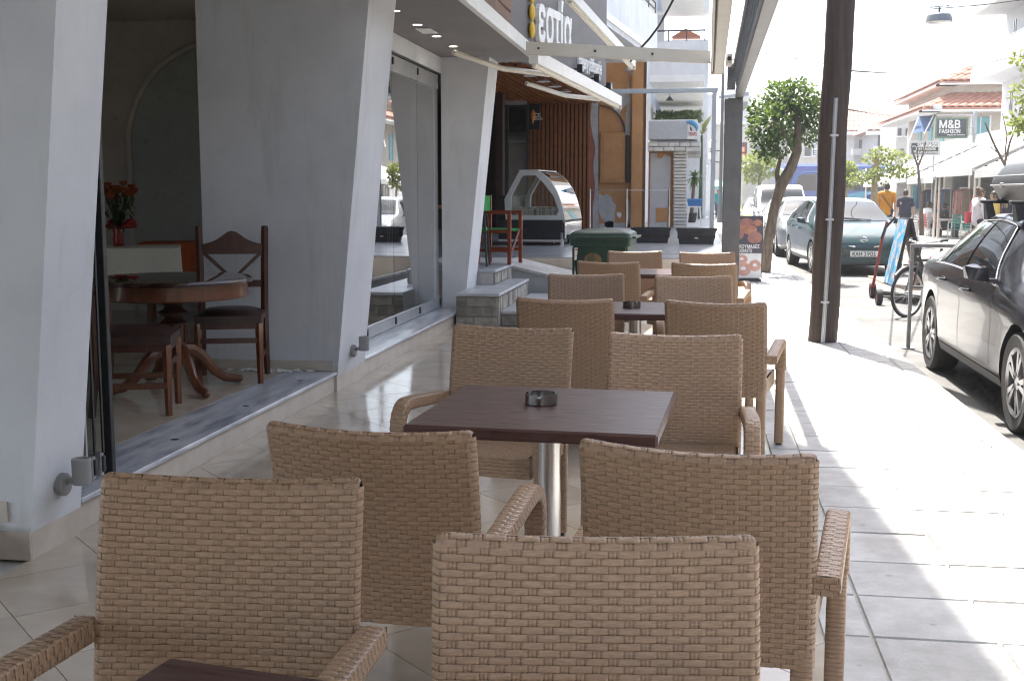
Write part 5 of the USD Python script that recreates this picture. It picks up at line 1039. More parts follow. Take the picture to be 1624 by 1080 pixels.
# ------------------------------------------------------------------ coach
cb = at(1346, 340, y=85); coach = T('coach', 'blue coach crossing the end of the street, light blue swirl low on its side', 'bus', (cb[0], 85, -.12), .36)
blue = paint('coach_blue', (.014, .045, .22), (.018, .055, .25), coat=.35, metal=0); lblue = paint('coach_light_blue', (.03, .24, .34), coat=.35, metal=0); CL, CWd = 11.5, 2.5
sec = [(-1.25, .35), (1.25, .35), (1.25, 2.9), (1.15, 3.4), (.9, 3.58), (-.9, 3.58), (-1.15, 3.4), (-1.25, 2.9)]
Vc = []
for x, s, dz in ((-CL / 2, .93, .0), (-CL / 2 + .25, 1, .0), (CL / 2 - .1, 1, 0), (CL / 2, .96, 0)):
    Vc.append([(x + (.35 * (z - 1.2) / 2.4 if (x < -5 and z > 1.2) else 0), y * s, z) for y, z in sec] + [(x, sec[0][0] * s, sec[0][1])])
Vc = np.array(Vc); body_ = grid(Vc); capf = [hull(Vc[0][:-1].tolist() + (Vc[0][:-1] + [.05, 0, 0]).tolist()), hull(Vc[-1][:-1].tolist() + (Vc[-1][:-1] - [.05, 0, 0]).tolist())]
coach.part('body', [body_] + capf, blue, smooth=25)
coach.part('windscreen', hull([(-CL / 2 - .012 + .35 * (z - 1.2) / 2.4 + a, y, z) for y in (-1.1, 1.1) for z in (1.25, 2.95) for a in (0, .02)]), carglass)
for i in range(6):
    x0 = -CL / 2 + 1.0 + i * 1.68; coach.part('side_window', hull([(x0 + (.0 if i else .35) * (z > 2), -1.262, z) for z in (1.75, 2.85)] + [(x0 + 1.6, -1.262, z) for z in (1.75, 2.85)] + [(x0 + .8, -1.24, 2.3)]), carglass)
coach.part('front_arch', tube([(-CL / 2 + .55, -1.262, .4), (-CL / 2 + .6, -1.262, 1.6), (-CL / 2 + .95, -1.262, 2.6), (-CL / 2 + 1.7, -1.262, 3.0), (CL / 2 - .2, -1.25, 3.02)], .07, 6), paint('coach_sky', (.05, .15, .40), coat=.35, metal=0), smooth=60)
coach.part('swirl', prism([(2.0 + -1.5, .45), (CL / 2 - .1, .45), (CL / 2 - .1, 1.7), (.2, 1.7), (-1.2, 1.4), (-.4, .9)], 'y', -1.258, -1.252), lblue); coach.part('swirl', prism([(.5, .45), (3.6, .45), (3.2, 1.0), (2.4, 1.55)], 'y', -1.265, -1.2585), paint('coach_green', (.02, .16, .14)))
for x in (-3.6, 3.2):
    for y in (-1.14, 1.14): w = coach.part('wheel', cyl((x, y - .13, .5), (x, y + .13, .5), .5, 26), rubber, smooth=30); coach.part('hub', cyl((x, y - .14, .5), (x, y + .14, .5), .26, 18), grey_alu, under=w)
coach.part('mirror', [tube([(-CL / 2 + .25, -1.2, 3.0), (-CL / 2 - .35, -1.35, 2.9), (-CL / 2 - .4, -1.38, 2.4)], .05, 6), cbox((-CL / 2 - .38, -1.40, 2.05), (.12, .25, .55), 0, .04)], blue)
for y in (-.9, .9): coach.part('headlight', cbox((-CL / 2 - .01, y, .85), (.06, .35, .2), 0, .02), headlamp)
# ------------------------------------------------------------------ board on a trolley, bicycle, barrier
RZ = -.12
tl = T('sack_trolley', 'red handled trolley with a plywood deck under the advertising board', 'trolley', (2.95, 17.6, RZ))
rd = mat('trolley_red', (.28, .035, .025), (.20, .03, .02), 10, .45); U_ = lambda n, m, mm, **k: tl.part(n, m, mm, world=True, **k)
U_('deck', hull([at(1376, 437, z=.10) * [1, 1, 0] + [0, 0, z] for z in (.08, .10)] + [np.array([x, y, z]) for x, y in ((2.98, 17.3), (3.62, 17.3), (3.62, 18.6), (2.85, 18.6)) for z in (.08, .10)]), mat('plywood', (.50, .33, .20), (.42, .27, .16), 6, .6, stretch=(1, 8, 1)))
h0, h1 = at(1388, 432, y=18.2), at(1400, 376, y=18.2); U_('handle_bar', tube([(h0[0] - .02, 18.2, .1), h1, at(1407, 352, y=18.2)], .022, 8), rd, smooth=60)
U_('handle_grip', tube([at(1398, 378, y=18.2), at(1404, 362, y=18.1), at(1420, 345, y=18.0)], .018, 8), black_m, smooth=60); U_('fork', tube([(h0[0] - .02, 18.2, .09), (h0[0] - .04, 18.25, RZ + .15)], .03, 8), rd)
for px, py, d, r in ((1384, 456, 18.3, .115), (1394, 474, 17.1, .115)):
    c = at(px, py, y=d); c[2] = RZ + r; w = U_('wheel', move(lathe([(r * .5, -.03), (r * .9, -.04), (r, -.02), (r, .02), (r * .9, .04), (r * .5, .03)], 24, axis='x'), c), rubber, smooth=40); U_('wheel_hub', move(lathe([(0, -.03), (r * .52, -.028), (r * .52, .028), (0, .03)], 16, axis='x'), c), rd, under=w)
U_('axle', cyl((at(1394, 474, y=17.1)[0], 17.1, RZ + .115), (3.5, 17.1, RZ + .115), .014, 8), iron_m)
for yy in (17.1, 18.5):
    c = np.array([3.5, yy, RZ + .1]); U_('wheel', move(lathe([(.0, -.03), (.09, -.04), (.1, -.02), (.1, .02), (.09, .04), (0, .03)], 20, axis='x'), c), rubber, smooth=40)
ab = T('advert_board', 'tall folding advertising board with a blue picture print on the trolley', 'sign', (3.2, 17.9, .10))
print_blue = usdkit.material(stage, L + 'board_print', {'tc': ('texture_coordinate', {}), 'v': ('noise_texture', {'scale': 9.0, 'detail': 4.0}), 'r': ('rgb_ramp', {'ramp': [(.0, (.03, .20, .42)), (.50, (.05, .30, .55)), (.56, (.45, .30, .22)), (.62, (.55, .52, .45)), (.7, (.25, .08, .06))]}), 'p': ('principled_bsdf', {'roughness': .35})}, [('tc.object', 'v.vector'), ('v.fac', 'r.fac'), ('r.color', 'p.base_color')], surface='p.BSDF')
ap0, ap1 = at(1437, 346, y=17.9), None; ax = ap0[0]; zt_ = ap0[2]
xb = at(1409, 452, y=17.9)[0]; xr_ = 2 * ax - xb + .06
for nm, x in (('front_leaf', xb), ('rear_leaf', xr_)):
    s = 1 if x > ax else -1; q = [(x, .105), (x + s * .0 - s * .035, .105), (ax - s * .01, zt_), (ax + s * .025, zt_)]
    p = ab.part(nm, hull([(a, y, z) for a, z in q for y in (17.5, 18.35)]), mat('board_black', (.02, .02, .022), None, 5, .6), world=True)
    if s < 0: n_ = np.array([-(zt_ - .105), 0, -(ax - xb)]); n_ /= np.linalg.norm(n_); ab.part('print', hull([np.array((x + (ax - .026 - x) * t, y, .105 + (zt_ - .105) * t)) + n_ * .004 * e + np.array([-.006, 0, 0]) for t in (.02, .98) for y in (17.52, 18.33) for e in (0, 1)]), print_blue, world=True, under=p)
ab.part('spreader', cyl((xb + .15, 17.6, .42), (xr_ - .15, 17.6, .42), .012, 6), iron_m, world=True)
fb = single('folded_flag', [hull([at(px, py, y=17.3) + [0, e, 0] for px, py in ((1441, 413), (1450, 420), (1463, 440), (1458, 446), (1443, 430)) for e in (0, .03)])], mat('red_white_print', (.50, .03, .05), (.75, .70, .70), 5, .6, stretch=(1, 1, 3), ramp=(.5, .56)), 'red and white printed bag hanging inside the folding board', 'bag')
bk_ = T('bicycle', 'black bicycle parked behind the metal barrier, front wheel and bars showing', 'bicycle', (3.05, 15.75, RZ), -.85)
def bwheel(y):
    w = bk_.part('wheel', lathe([(.27, -.012), (.288, -.010), (.288, .010), (.27, .012), (.27, -.012)], 40, (0, y, .31), 'x'), grey_alu, smooth=40); bk_.part('tyre', [(lambda a: (a[0], a[1]))(tube([(0, y + .30 * math.cos(a), .31 + .30 * math.sin(a)) for a in np.linspace(0, 2 * PI, 41)], .019, 8))], rubber, smooth=60, under=w)
    bk_.part('hub', cyl((-.04, y, .31), (.04, y, .31), .022, 10), chrome, under=w); bk_.part('spokes', [cyl((.02 * (-1) ** k, y, .31), (0, y + .275 * math.cos(k * PI / 10), .31 + .275 * math.sin(k * PI / 10)), .0018, 4) for k in range(20)], grey_alu, under=w, kind='stuff')
bwheel(-.48); bwheel(.48)
for a, b, r in (((0, -.30, .78), (0, .02, .30), .02), ((0, -.28, .72), (0, .12, .72), .018), ((0, .02, .30), (0, .15, .86), .018), ((0, .02, .30), (0, .48, .31), .012), ((0, .13, .74), (0, .48, .31), .012)): bk_.part('frame_tube', cyl(a, b, r, 10), iron_m, smooth=50)
bk_.part('fork', [tube([(s * .04, -.48, .31), (s * .04, -.34, .66), (0, -.31, .70)], .013, 8) for s in (-1, 1)] + [cyl((0, -.31, .68), (0, -.26, .92), .016, 8)], iron_m, smooth=50); bk_.part('handlebar', tube([(-.27, -.12, .98), (-.20, -.24, .97), (0, -.27, .93), (.20, -.24, .97), (.27, -.12, .98)], .013, 8), chrome, smooth=50)
bk_.part('grip', [cyl((s * .28, -.10, .982), (s * .235, -.19, .974), .018, 8) for s in (-1, 1)], black_m); bk_.part('saddle', hull([(x, y, z) for x, y, z in ((-.07, .26, .90), (.07, .26, .90), (0, .0, .90), (-.075, .27, .87), (.075, .27, .87), (0, .0, .88), (0, .28, .91))]), black_m, smooth=50)
bk_.part('chainwheel', lathe([(0, -.005), (.085, -.004), (.085, .004), (0, .005)], 20, (.03, .02, .30), 'x'), iron_m); bk_.part('mudguard', tube([(0, -.48 + .335 * math.cos(a), .31 + .335 * math.sin(a)) for a in np.linspace(.2, 2.4, 12)], .022, 6), iron_m, smooth=60)
ba = T('barrier', 'grey metal tube barrier between the black saloon and the kerb', 'barrier', (2.166, 12.28, RZ)); bz = at(1440, 387, y=12.28)[2]
gq = mat('barrier_grey', (.22, .225, .22), (.30, .30, .29), 12, .5, metal=.4); xe = 3.05
ba.part('post', box(2.148, 12.262, RZ, 2.184, 12.298, bz - .036, .003), gq, world=True); ba.part('post', box(xe - .018, 12.262, RZ, xe + .018, 12.298, bz - .036, .003), gq, world=True); ba.part('top_rail', box(2.148, 12.262, bz - .0355, xe + .018, 12.298, bz, .003), gq, world=True); ba.part('mid_rail', box(2.185, 12.27, bz - .45, xe - .019, 12.29, bz - .42, .003), gq, world=True)
for x in (2.166, xe): ba.part('foot_plate', box(x - .06, 12.22, RZ + .001, x + .06, 12.34, RZ + .01), gq, world=True)
def P_at(px, d, z=-.12): c = at(px, 320, y=d); return (c[0], d, z)
# ------------------------------------------------------------------ houses across the street and far down it
shut = mat('turquoise_shutter', (.12, .34, .38), None, 5, .5); wall_c = mat('cream_wall', (.48, .44, .37), (.53, .49, .42), 3, .85); wall_w = mat('white_wall', (.44, .44, .445), (.49, .49, .495), 3, .8)
wall_g = mat('grey_wall', (.42, .43, .45), (.48, .49, .51), 3, .8); wall_b = mat('blue_white_wall', (.55, .62, .70), None, 3, .8)
tile_r = mat('terracotta', (.34, .145, .095), (.44, .22, .155), 2.5, .75, rnd=.1, island=(.46, .30, .23))
def tiled(p00, p10, p11, p01, nx, ny, r=.09):
    """rows of half-round roof tiles over a four cornered roof face (p00-p10 the eave)"""
    p00, p10, p11, p01 = (np.array(p, float) for p in (p00, p10, p11, p01)); out = []
    n = np.cross(p10 - p00, p01 - p00); n /= np.linalg.norm(n); n *= np.sign(n[2])
    out.append(hull([p + n * o for p in (p00, p10, p11, p01) for o in (-.08, 0)]))
    for i in range(nx):
        for j in range(ny):
            A = [];
            for v in (j / ny, (j + 1.08) / ny):
                a, b = p00 + (p01 - p00) * min(v, 1), p10 + (p11 - p10) * min(v, 1); c = a + (b - a) * (i + .5) / nx; w = (b - a) / nx * .5; lift = .035 if v == j / ny else .0
                A.append([c + w * math.cos(t) + n * (lift + r * math.sin(t)) for t in np.linspace(PI, 0, 6)])
            out.append(quadstrip(A[0], A[1])); out.append(hull(A[0] + [A[0][0] + (A[0][-1] - A[0][0]) * .5 - n * .01]) if False else quadstrip(A[0], [p - n * .05 for p in A[0]]))
    return out
# red roofed house
rh = T('red_roofed_house', 'cream house with two tiers of terracotta tiled roof and a blue blind, across the street', 'building', (16, 64, -.12))
RH = lambda n, m, mm, **k: rh.part(n, m, mm, world=True, **k)
HX, HY0, HY1 = 12.15, 60.0, 72.0
RH('wall', box(HX, HY0, -.1, 24, HY1, 6.9), wall_c)
e1_, e2_ = 6.75, 5.45
ex, ey = HX - .75, HY0 - .75
r1 = RH('roof', tiled((ex, ey, e1_), (24, ey, e1_), (24, HY0 + 4.5, e1_ + 2.3), (HX + 4.4, HY0 + 4.5, e1_ + 2.3), 34, 8, .10) , tile_r)
RH('roof_side', tiled((ex, HY1 + .7, e1_), (ex, ey, e1_), (HX + 4.4, HY0 + 4.5, e1_ + 2.3), (HX + 4.4, HY1 - 4, e1_ + 2.3), 34, 8, .10), tile_r)
RH('eave', [box(ex - .02, ey - .02, e1_ - .16, 24, ey + .9, e1_ - .085), box(ex - .02, ey, e1_ - .16, ex + .9, HY1 + .7, e1_ - .085)], white_m)
RH('lower_roof', tiled((ex - .9, ey - .9, e2_), (24, ey - .9, e2_), (24, HY0 - .01, e2_ + .75), (HX, HY0 - .01, e2_ + .75), 36, 4, .10), tile_r); RH('lower_roof_side', tiled((ex - .9, HY1, e2_), (ex - .9, ey - .9, e2_), (HX - .01, HY0, e2_ + .75), (HX - .01, HY1, e2_ + .75), 36, 4, .10), tile_r)
RH('eave', [box(ex - .92, ey - .92, e2_ - .16, 24, ey, e2_ - .09), box(ex - .92, ey - .9, e2_ - .16, ex, HY1, e2_ - .09)], white_m)
for (x0, x1, z0, z1) in ((13.1, 13.9, 3.6, 5.1), (15.2, 16.0, 3.6, 5.1), (17.4, 18.4, 2.9, 5.0)):
    w = RH('window', box(x0, HY0 - .04, z0, x1, HY0 + .02, z1), shut); RH('window_frame', [box(x0 - .08, HY0 - .06, z0 - .08, x0, HY0 + .02, z1 + .08), box(x1, HY0 - .06, z0 - .08, x1 + .08, HY0 + .02, z1 + .08), box((x0 + x1) / 2 - .02, HY0 - .06, z0, (x0 + x1) / 2 + .02, HY0, z1)], white_m, under=w)
for y0 in (61.5, 64.5, 67.5): RH('window', box(HX - .05, y0, 3.4, HX + .02, y0 + .9, 4.9), shut)
RH('balcony', box(HX - 1.2, HY0 - 1.4, 2.75, 24, HY0, 2.93), white_m)
for k in range(48): RH('baluster', box(HX - 1.15 + k * .24, HY0 - 1.38, 2.931, HX - 1.03 + k * .24, HY0 - 1.33, 3.78), white_m)
RH('balcony_rail', box(HX - 1.2, HY0 - 1.40, 3.781, 24, HY0 - 1.30, 3.86), white_m)
bl = RH('blind', hull([at(px, py, y=58.4 if t else 59.2) + [0, e, 0] for px, py, t in ((1455, 185, 0), (1484, 183, 0), (1474, 208, 1), (1447, 212, 1)) for e in (0, .04)]), mat('blue_canvas', (.05, .095, .20), (.06, .12, .24), 6, .8))
RH('blind_arm', [cyl(at(1457, 186, y=58.9), at(1440, 228, y=58.3), .03, 6), cyl(at(1480, 184, y=58.9), at(1466, 212, y=58.3), .03, 6)], white_m, under=bl)
RH('floodlight', cbox(at(1487, 171, y=58.2), (.35, .3, .22), .3, .03), grey_alu)
# apartment building at the right edge
ap = T('apartment_building', 'tall white apartment block with deep balconies and glass rails at the right edge', 'building', (16, 46, -.12)); AP = lambda n, m, mm, **k: ap.part(n, m, mm, world=True, **k)
AX = 12.5; AP('wall', box(AX, 38, 3.4, 26, 52, 16), wall_w)
for z in (6.0, 8.75, 11.5):
    b = AP('balcony', box(11.2, 36, z, AX, 52, z + .2), wall_w); AP('balcony_front', box(11.21, 36, z + .201, 11.31, 51.9, z + .45), wall_w, under=b)
    for k in range(5): AP('rail_panel', box(11.24, 51.8 - (k + 1) * 2.0 + .06, z + .48, 11.26, 51.8 - k * 2.0, z + 1.15), mat('frosted_glass', (.62, .68, .70), None, 3, .2), under=b)
    AP('rail_end', box(11.27, 51.84, z + .48, AX - .05, 51.86, z + 1.15), mat('frosted_glass_2', (.60, .66, .68), None, 3, .2), under=b); AP('rail_post', [cyl((11.25, 51.85 - k * 2.0, z + .4), (11.25, 51.85 - k * 2.0, z + 1.2), .025, 6) for k in range(6)] + [cyl((11.25, 51.85, z + 1.19), (11.25, 41, z + 1.19), .025, 6)], grey_alu, under=b)
for z in (4.7, 7.6, 10.4):
    for k in (0, .25): AP('vent_window', box(AX - .03, 50.3 + k, z, AX + .01, 50.42 + k, z + .75), winglass)
    w = AP('balcony_door', box(AX - .03, 45.6, z - .6 + (1.75 if z < 5 else 0) - 0, AX + .02, 47.4, z + 1.4), winglass); AP('door_frame', [box(AX - .06, 45.5, z - .6, AX + .02, 45.6, z + 1.5), box(AX - .06, 47.4, z - .6, AX + .02, 47.5, z + 1.5)], white_m, under=w)
# the houses that close the street behind the camera and face the terrace (they show in the glass and shut out the low sky)
for lb, x0, y0, x1, y1, hh, mm in (('ochre house across the street behind the photographer', 10.2, -30, 20, -6, 9.0, wall_c), ('grey house across the street beside the photographer', 10.4, -5.5, 20, 8, 10.5, wall_g), ('pale house across the street facing the terrace tables', 10.2, 8.5, 20, 23.5, 8.5, wall_c), ('block closing the street behind the photographer', -9, -60, 12, -46, 12.0, wall_g)):
    t = T('street_house', lb, 'building', ((x0 + x1) / 2, (y0 + y1) / 2, -.12)); w0 = t.part('wall', box(x0, y0, -.11, x1, y1, hh), mm, world=True)
    if x0 > 0:
        for zf in (.9, 3.9, 6.6):
            for y in np.arange(y0 + 1.5, y1 - 2, 3.2): w = t.part('window', box(x0 - .03, y, zf, x0 + .02, y + 1.3, zf + 1.5), winglass, world=True); t.part('sill', box(x0 - .12, y - .1, zf - .08, x0 - .001, y + 1.4, zf - .001), white_m, world=True, under=w)
        for zf in (3.4, 6.2): t.part('balcony', box(x0 - 1.1, y0 + 1, zf, x0 - .001, y1 - 1, zf + .16), white_m, world=True)
# row of shops: facade, awnings
sh = T('shop_row', 'low row of shops with open dark fronts across the street', 'building', (12, 42, -.12)); SH = lambda n, m, mm, **k: sh.part(n, m, mm, world=True, **k)
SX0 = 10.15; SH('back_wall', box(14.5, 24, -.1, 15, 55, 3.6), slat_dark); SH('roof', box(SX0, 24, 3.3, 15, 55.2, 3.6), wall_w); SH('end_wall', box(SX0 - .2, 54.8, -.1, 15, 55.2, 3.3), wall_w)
for y in (28, 32.5, 37, 41.5, 46, 50.5, 54.6): SH('pier', box(SX0 - .1, y - .15, -.1, SX0 + .2, y + .15, 3.3), cream_m)
for k, y in enumerate((24.2, 28.2, 32.7, 37.2, 41.7, 46.2, 50.7)): SH('fascia_board', box(SX0 - .12, y, 2.75, SX0, y + 4.2, 3.29), wall_w if k % 2 else cream_m)
cols = [(.35, .06, .05), (.05, .06, .12), (.40, .30, .24), (.10, .10, .10), (.45, .42, .40), (.06, .12, .30), (.42, .16, .20), (.2, .16, .1)]
gm_ = [plain(f'garment_{i}', c, .85) for i, c in enumerate(cols)]
def rack(y, x, label, pal):
    t = T('clothes_rack', label, 'clothes rack', (x, y, -.11)); t.part('rail', [cyl((0, -.8, 0), (0, -.8, 1.75), .02, 6), cyl((0, .8, 0), (0, .8, 1.75), .02, 6), cyl((0, -.8, 1.75), (0, .8, 1.75), .02, 6)], grey_alu)
    for i in range(11):
        yy = -.72 + i * .14; w = .2 + .05 * nrg.random(); l = nrg.uniform(.7, 1.15); s = nrg.uniform(-.02, .02)
        t.part('garment', hull([(-w, yy - .03 + s, 1.62), (w, yy - .03, 1.62), (-w * .3, yy, 1.72), (w * .3, yy, 1.72), (-w * 1.15, yy + .04 + s, 1.7 - l), (w * 1.15, yy + .03, 1.7 - l), (-w, yy + .03, 1.6), (w, yy + .03, 1.6)]), gm_[pal[i % len(pal)]])
rack(52.0, 9.8, 'rack of dark clothes under the far end of the awnings', (1, 3, 3, 7, 1)); rack(48.4, 9.75, 'rack of mixed dark and blue clothes behind the seated men', (3, 1, 5, 3, 0)); rack(45.0, 9.7, 'rack of pale pink and brown clothes right of the seated men', (2, 6, 4, 2, 0)); rack(39.5, 9.8, 'rack of dark and red clothes behind the woman with a bag', (1, 0, 3, 6, 1))
awn = mat('awning_white', (.50, .50, .49), (.44, .44, .43), 3, .8); aws = [(49.9, 55.6, 0, 0), (44.6, 49.7, .12, 1), (39.6, 44.4, .05, 0), (34.2, 39.2, .22, 0), (28.4, 33.9, .14, 1)]
lbs = ['long white awning farthest along, ending beside the teal door', 'white slatted awning second from the far end of the shop row', 'white awning in the middle of the shop row above the seated men', 'white awning above the woman with sunglasses, nearer the leafless tree', 'white awning of the nearest shop behind the roof box']
for (y0, y1, dz, sl), lb in zip(aws, lbs):
    t = T('shop_awning', lb, 'awning', (9.4, (y0 + y1) / 2, 2)); a, b, c_, d_ = (7.55, 1.93 + dz), (SX0 - .13, 3.1 + dz), 0, 0
    if sl:
        for k in range(9):
            f0, f1 = k / 9 + .012, (k + 1) / 9 - .025; t.part('slat', hull([(a[0] + (b[0] - a[0]) * f, y, a[1] + (b[1] - a[1]) * f + o) for f in (f0, f1) for y in (y0, y1) for o in (-.03, 0)]), awn, world=True)
    else: t.part('canopy', hull([(a[0] + (b[0] - a[0]) * f, y, a[1] + (b[1] - a[1]) * f + o) for f in (0, 1) for y in (y0, y1) for o in (-.03, 0)]), awn, world=True)
    t.part('valance', box(7.535, y0, a[1] - .2, 7.55, y1, a[1] - .005), awn, world=True); t.part('front_rail', cyl((7.58, y0, a[1] - .06), (7.58, y1, a[1] - .06), .03, 8), white_m, world=True)
    for y in (y0 + .1, y1 - .1): t.part('post', cyl((7.65, y, -.1), (7.65, y, a[1] - .06), .035, 8), cream_m, world=True); t.part('side_rail', cyl((7.58, y, a[1] - .06), (SX0 - .14, y, b[1] - .06), .025, 6), white_m, world=True)
wb = T('white_shop_house', 'white walled shop with a teal door beyond the awnings', 'building', (14, 64, -.12)); wb.part('wall', box(9.0, 55.6, -.1, 20, 59.0, 2.74), wall_w, world=True)
dr = wb.part('door', fbox(1447, 294, 1459, 332, 55.55, .06), shut, world=True); wb.part('door_panel', fbox(1453, 295, 1458, 331, 55.52, .035), mat('deep_blue', (.03, .12, .4), None, 4, .4), world=True, under=dr)
# signs on their poles
sg_m = mat('sign_dark', (.050, .055, .07), (.06, .065, .08), 4, .4); sg_g = mat('sign_green_black', (.045, .06, .055), None, 4, .4)
def sign(name, label, px0, py0, px1, py1, d, m, lines, pole_px, frame_m):
    a, b = at(px0, py1, y=d), at(px1, py0, y=d); cx2 = (a[0] + b[0]) / 2; t = T(name, label, 'sign', (cx2, d, a[2]))
    p = t.part('panel', box(a[0], d - .06, a[2], b[0], d + .06, b[2], .01), m, world=True)
    e = .07; t.part('frame', [box(a[0] - e, d - .08, b[2], b[0] + e, d + .08, b[2] + e), box(a[0] - e, d - .08, a[2] - e, b[0] + e, d + .08, a[2]), box(a[0] - e, d - .08, a[2], a[0], d + .08, b[2]), box(b[0], d - .08, a[2], b[0] + e, d + .08, b[2])], frame_m, world=True, under=p)
    for s, pxc, pyb, h, wpx, mm in lines:
        c = at(pxc, pyb, y=d - .0605); k = d / F; t.part('lettering', move(text(s, h * k, .012, True, wpx * k), c), mm, world=True, under=p)
    return t, a, b, p
t, a, b, p = sign('shop_sign', 'dark M&B FASHION sign board hanging over the street', 1485, 190, 1532, 217, 46.0, sg_m, [('M&B', 1506, 203.5, 11.5, 30, white_m), ('FASHION', 1506, 211.5, 5.6, 30, white_m), ('made in Greece', 1516, 215.3, 2.2, 25, white_m)], 1540, mat('sign_green_edge', (.10, .17, .13), None, 4, .4))
q = at(1539.5, 330, y=46.0); q = np.array([q[0], 46.0, -.02]); t.part('pole', cyl((q[0], 46, -.1), (q[0], 46, b[2] + .3), .07, 10), grey_alu, world=True); t.part('bracket', [cyl((a[0], 46, b[2] + .17), (q[0], 46, b[2] + .17), .03, 6), cyl((b[0], 46, (a[2] + b[2]) / 2), (q[0], 46, (a[2] + b[2]) / 2), .03, 6)], grey_alu, world=True)
t, a, b, p = sign('shop_sign', 'low dark SMARAGDI sign board with a round emblem beside the striped balcony', 1444, 227, 1488, 244.5, 42.0, sg_g, [('SMARAGDI', 1472, 233.5, 5.6, 31, white_m), ('BY FASHION', 1470, 238.6, 3.6, 24, cream_m), ('SILVER & ACCESSORIES', 1471, 243, 2.4, 31, white_m)], 1540, grey_alu)
c = at(1449.5, 236, y=41.93); t.part('emblem', move(lathe([(.07, -.006), (.10, -.006), (.10, .006), (.07, .006), (.07, -.006)], 20, axis='y'), c), grey_alu, world=True, under=p); t.part('emblem_base', cbox(c - [0, 0, .11], (.16, .012, .05)), grey_alu, world=True, under=p)
t.part('pole', [cyl((b[0] - .1, 42.12, -.1), (b[0] - .1, 42.12, b[2]), .04, 8)], grey_alu, world=True)
# far houses at the end of the street
def house(label, px0, py0, px1, d, depth, m, wins=(), roof=None, cat='building', balc=(), nm='far_house'):
    a, b = at(px0, 300, y=d), at(px1, py0, y=d); t = T(nm, label, cat, ((a[0] + b[0]) / 2, d + depth / 2, -.12)); t.part('wall', box(a[0], d, -.11, b[0], d + depth, b[2]), m, world=True)
    for w in wins:
        q = t.part('window', fbox(*w[:4], d - .05, .06), w[4] if len(w) > 4 else winglass, world=True); wa, wb2 = at(w[0], w[3], y=d), at(w[2], w[1], y=d); t.part('sill', box(wa[0] - .1, d - .12, wa[2] - .1, wb2[0] + .1, d - .001, wa[2] - .005), white_m, world=True, under=q)
    for w in balc: q = t.part('balcony', fbox(*w, d - 1.2, 1.19), white_m, world=True)
    if roof:
        o, h = roof; y0, y1 = d - o, d + depth + o; x0, x1 = a[0] - o, b[0] + o; zt2 = b[2]; ym, xi = (y0 + y1) / 2, (x1 - x0) * .18
        t.part('roof', tiled((x0, y0, zt2), (x1, y0, zt2), (x1 - xi, ym, zt2 + h), (x0 + xi, ym, zt2 + h), max(6, int((x1 - x0) / .5)), 5, .12) + [hull([(x0, y0, zt2 - .02), (x1, y0, zt2 - .02), (x0, y1, zt2 - .02), (x1, y1, zt2 - .02), (x0 + xi, ym, zt2 + h - .05), (x1 - xi, ym, zt2 + h - .05)])], tile_r, world=True)
        t.part('eave', box(x0, y0 - .05, zt2 - .35, x1, y0 + .5, zt2 - .03), white_m, world=True)
    return t, a, b
h1_, a, b = house('pale cream block with a set-back grey top floor behind the street tree', 1128, 196, 1286, 112, 12, wall_c, [(1150, 205, 1158, 222), (1196, 232, 1206, 250), (1222, 230, 1232, 248), (1246, 230, 1256, 248), (1264, 232, 1276, 250)], nm='cream_block')
h1_.part('cornice', fbox(1126, 192, 1288, 198, 111.6, .39), white_m, world=True); h1_.part('top_floor', fbox(1144, 152, 1192, 193, 116, 6), wall_g, world=True); [h1_.part('top_window', fbox(q_, 162, q_ + 10, 176, 115.9, .09), winglass, world=True) for q_ in (1148, 1176)]; h1_.part('top_awning', hull([at(px, py, y=dd_) for px, py, dd_ in ((1140, 153, 113.5), (1188, 146, 113.5), (1188, 152, 113.5), (1140, 157, 113.5), (1146, 140, 116), (1186, 140, 116))]), mat('slate_canvas', (.10, .12, .15), None, 5, .8), world=True)
h1_.part('terrace_rail', [fbox(1192, 180, 1284, 181.5, 112, .05)] + [fbox(px, 181, px + 1, 192, 112, .05) for px in range(1192, 1284, 12)], grey_alu, world=True)
h2, a, b = house('cream corner building with an arched gable and a vertical shop sign', 1258, 226, 1299, 104, 10, wall_c, [(1276, 234, 1286, 248)], nm='corner_building')
h2.part('gable', prism([(at(x, y, y=104)[0], at(x, y, y=104)[2]) for x, y in [(1284, 227)] + [(1293 + 9 * math.cos(t_), 211 - 7 * math.sin(t_)) for t_ in np.linspace(PI, 0, 10)] + [(1302, 227)]], 'y', 103.8, 104.4), wall_g, world=True)
vs = h2.part('vertical_sign', fbox(1288, 212, 1296, 249, 103.6, .19), white_m, world=True)
for i, ch in enumerate('CAFE'): h2.part('sign_letter', move(text(ch, .40, .02, True), at(1292, 220.5 + i * 8.6, y=103.598)), iron_m, world=True, under=vs)
house('white house with a shallow red tiled roof above the coach', 1352, 209, 1412, 118, 10, wall_w, [(1362, 222, 1370, 236), (1390, 218, 1404, 234)], (1.2, 2.6), balc=[(1352, 236, 1376, 246)])
house('grey house with a dark balcony front left of the red roofed house', 1384, 208, 1432, 108, 8, wall_g, [(1392, 214, 1400, 232), (1404, 214, 1424, 232), (1400, 246, 1416, 258)], (.8, 1.2), balc=[(1388, 232, 1428, 238)])
house('low house with an orange tiled roof just right of the timber pole', 1338, 246, 1374, 125, 8, wall_w, [(1356, 250, 1366, 262)], (.6, 1.6))
house('pale house with small windows between the far roofs and the awnings', 1418, 190, 1446, 95, 8, wall_c, [(1424, 204, 1430, 216), (1436, 204, 1442, 216), (1426, 236, 1434, 252)], nm='pale_house')
house('white building at the left end of the street behind the lamp post', 1094, 150, 1130, 66, 10, wall_w, [(1098, 244, 1106, 262), (1112, 244, 1120, 262)], nm='white_building')
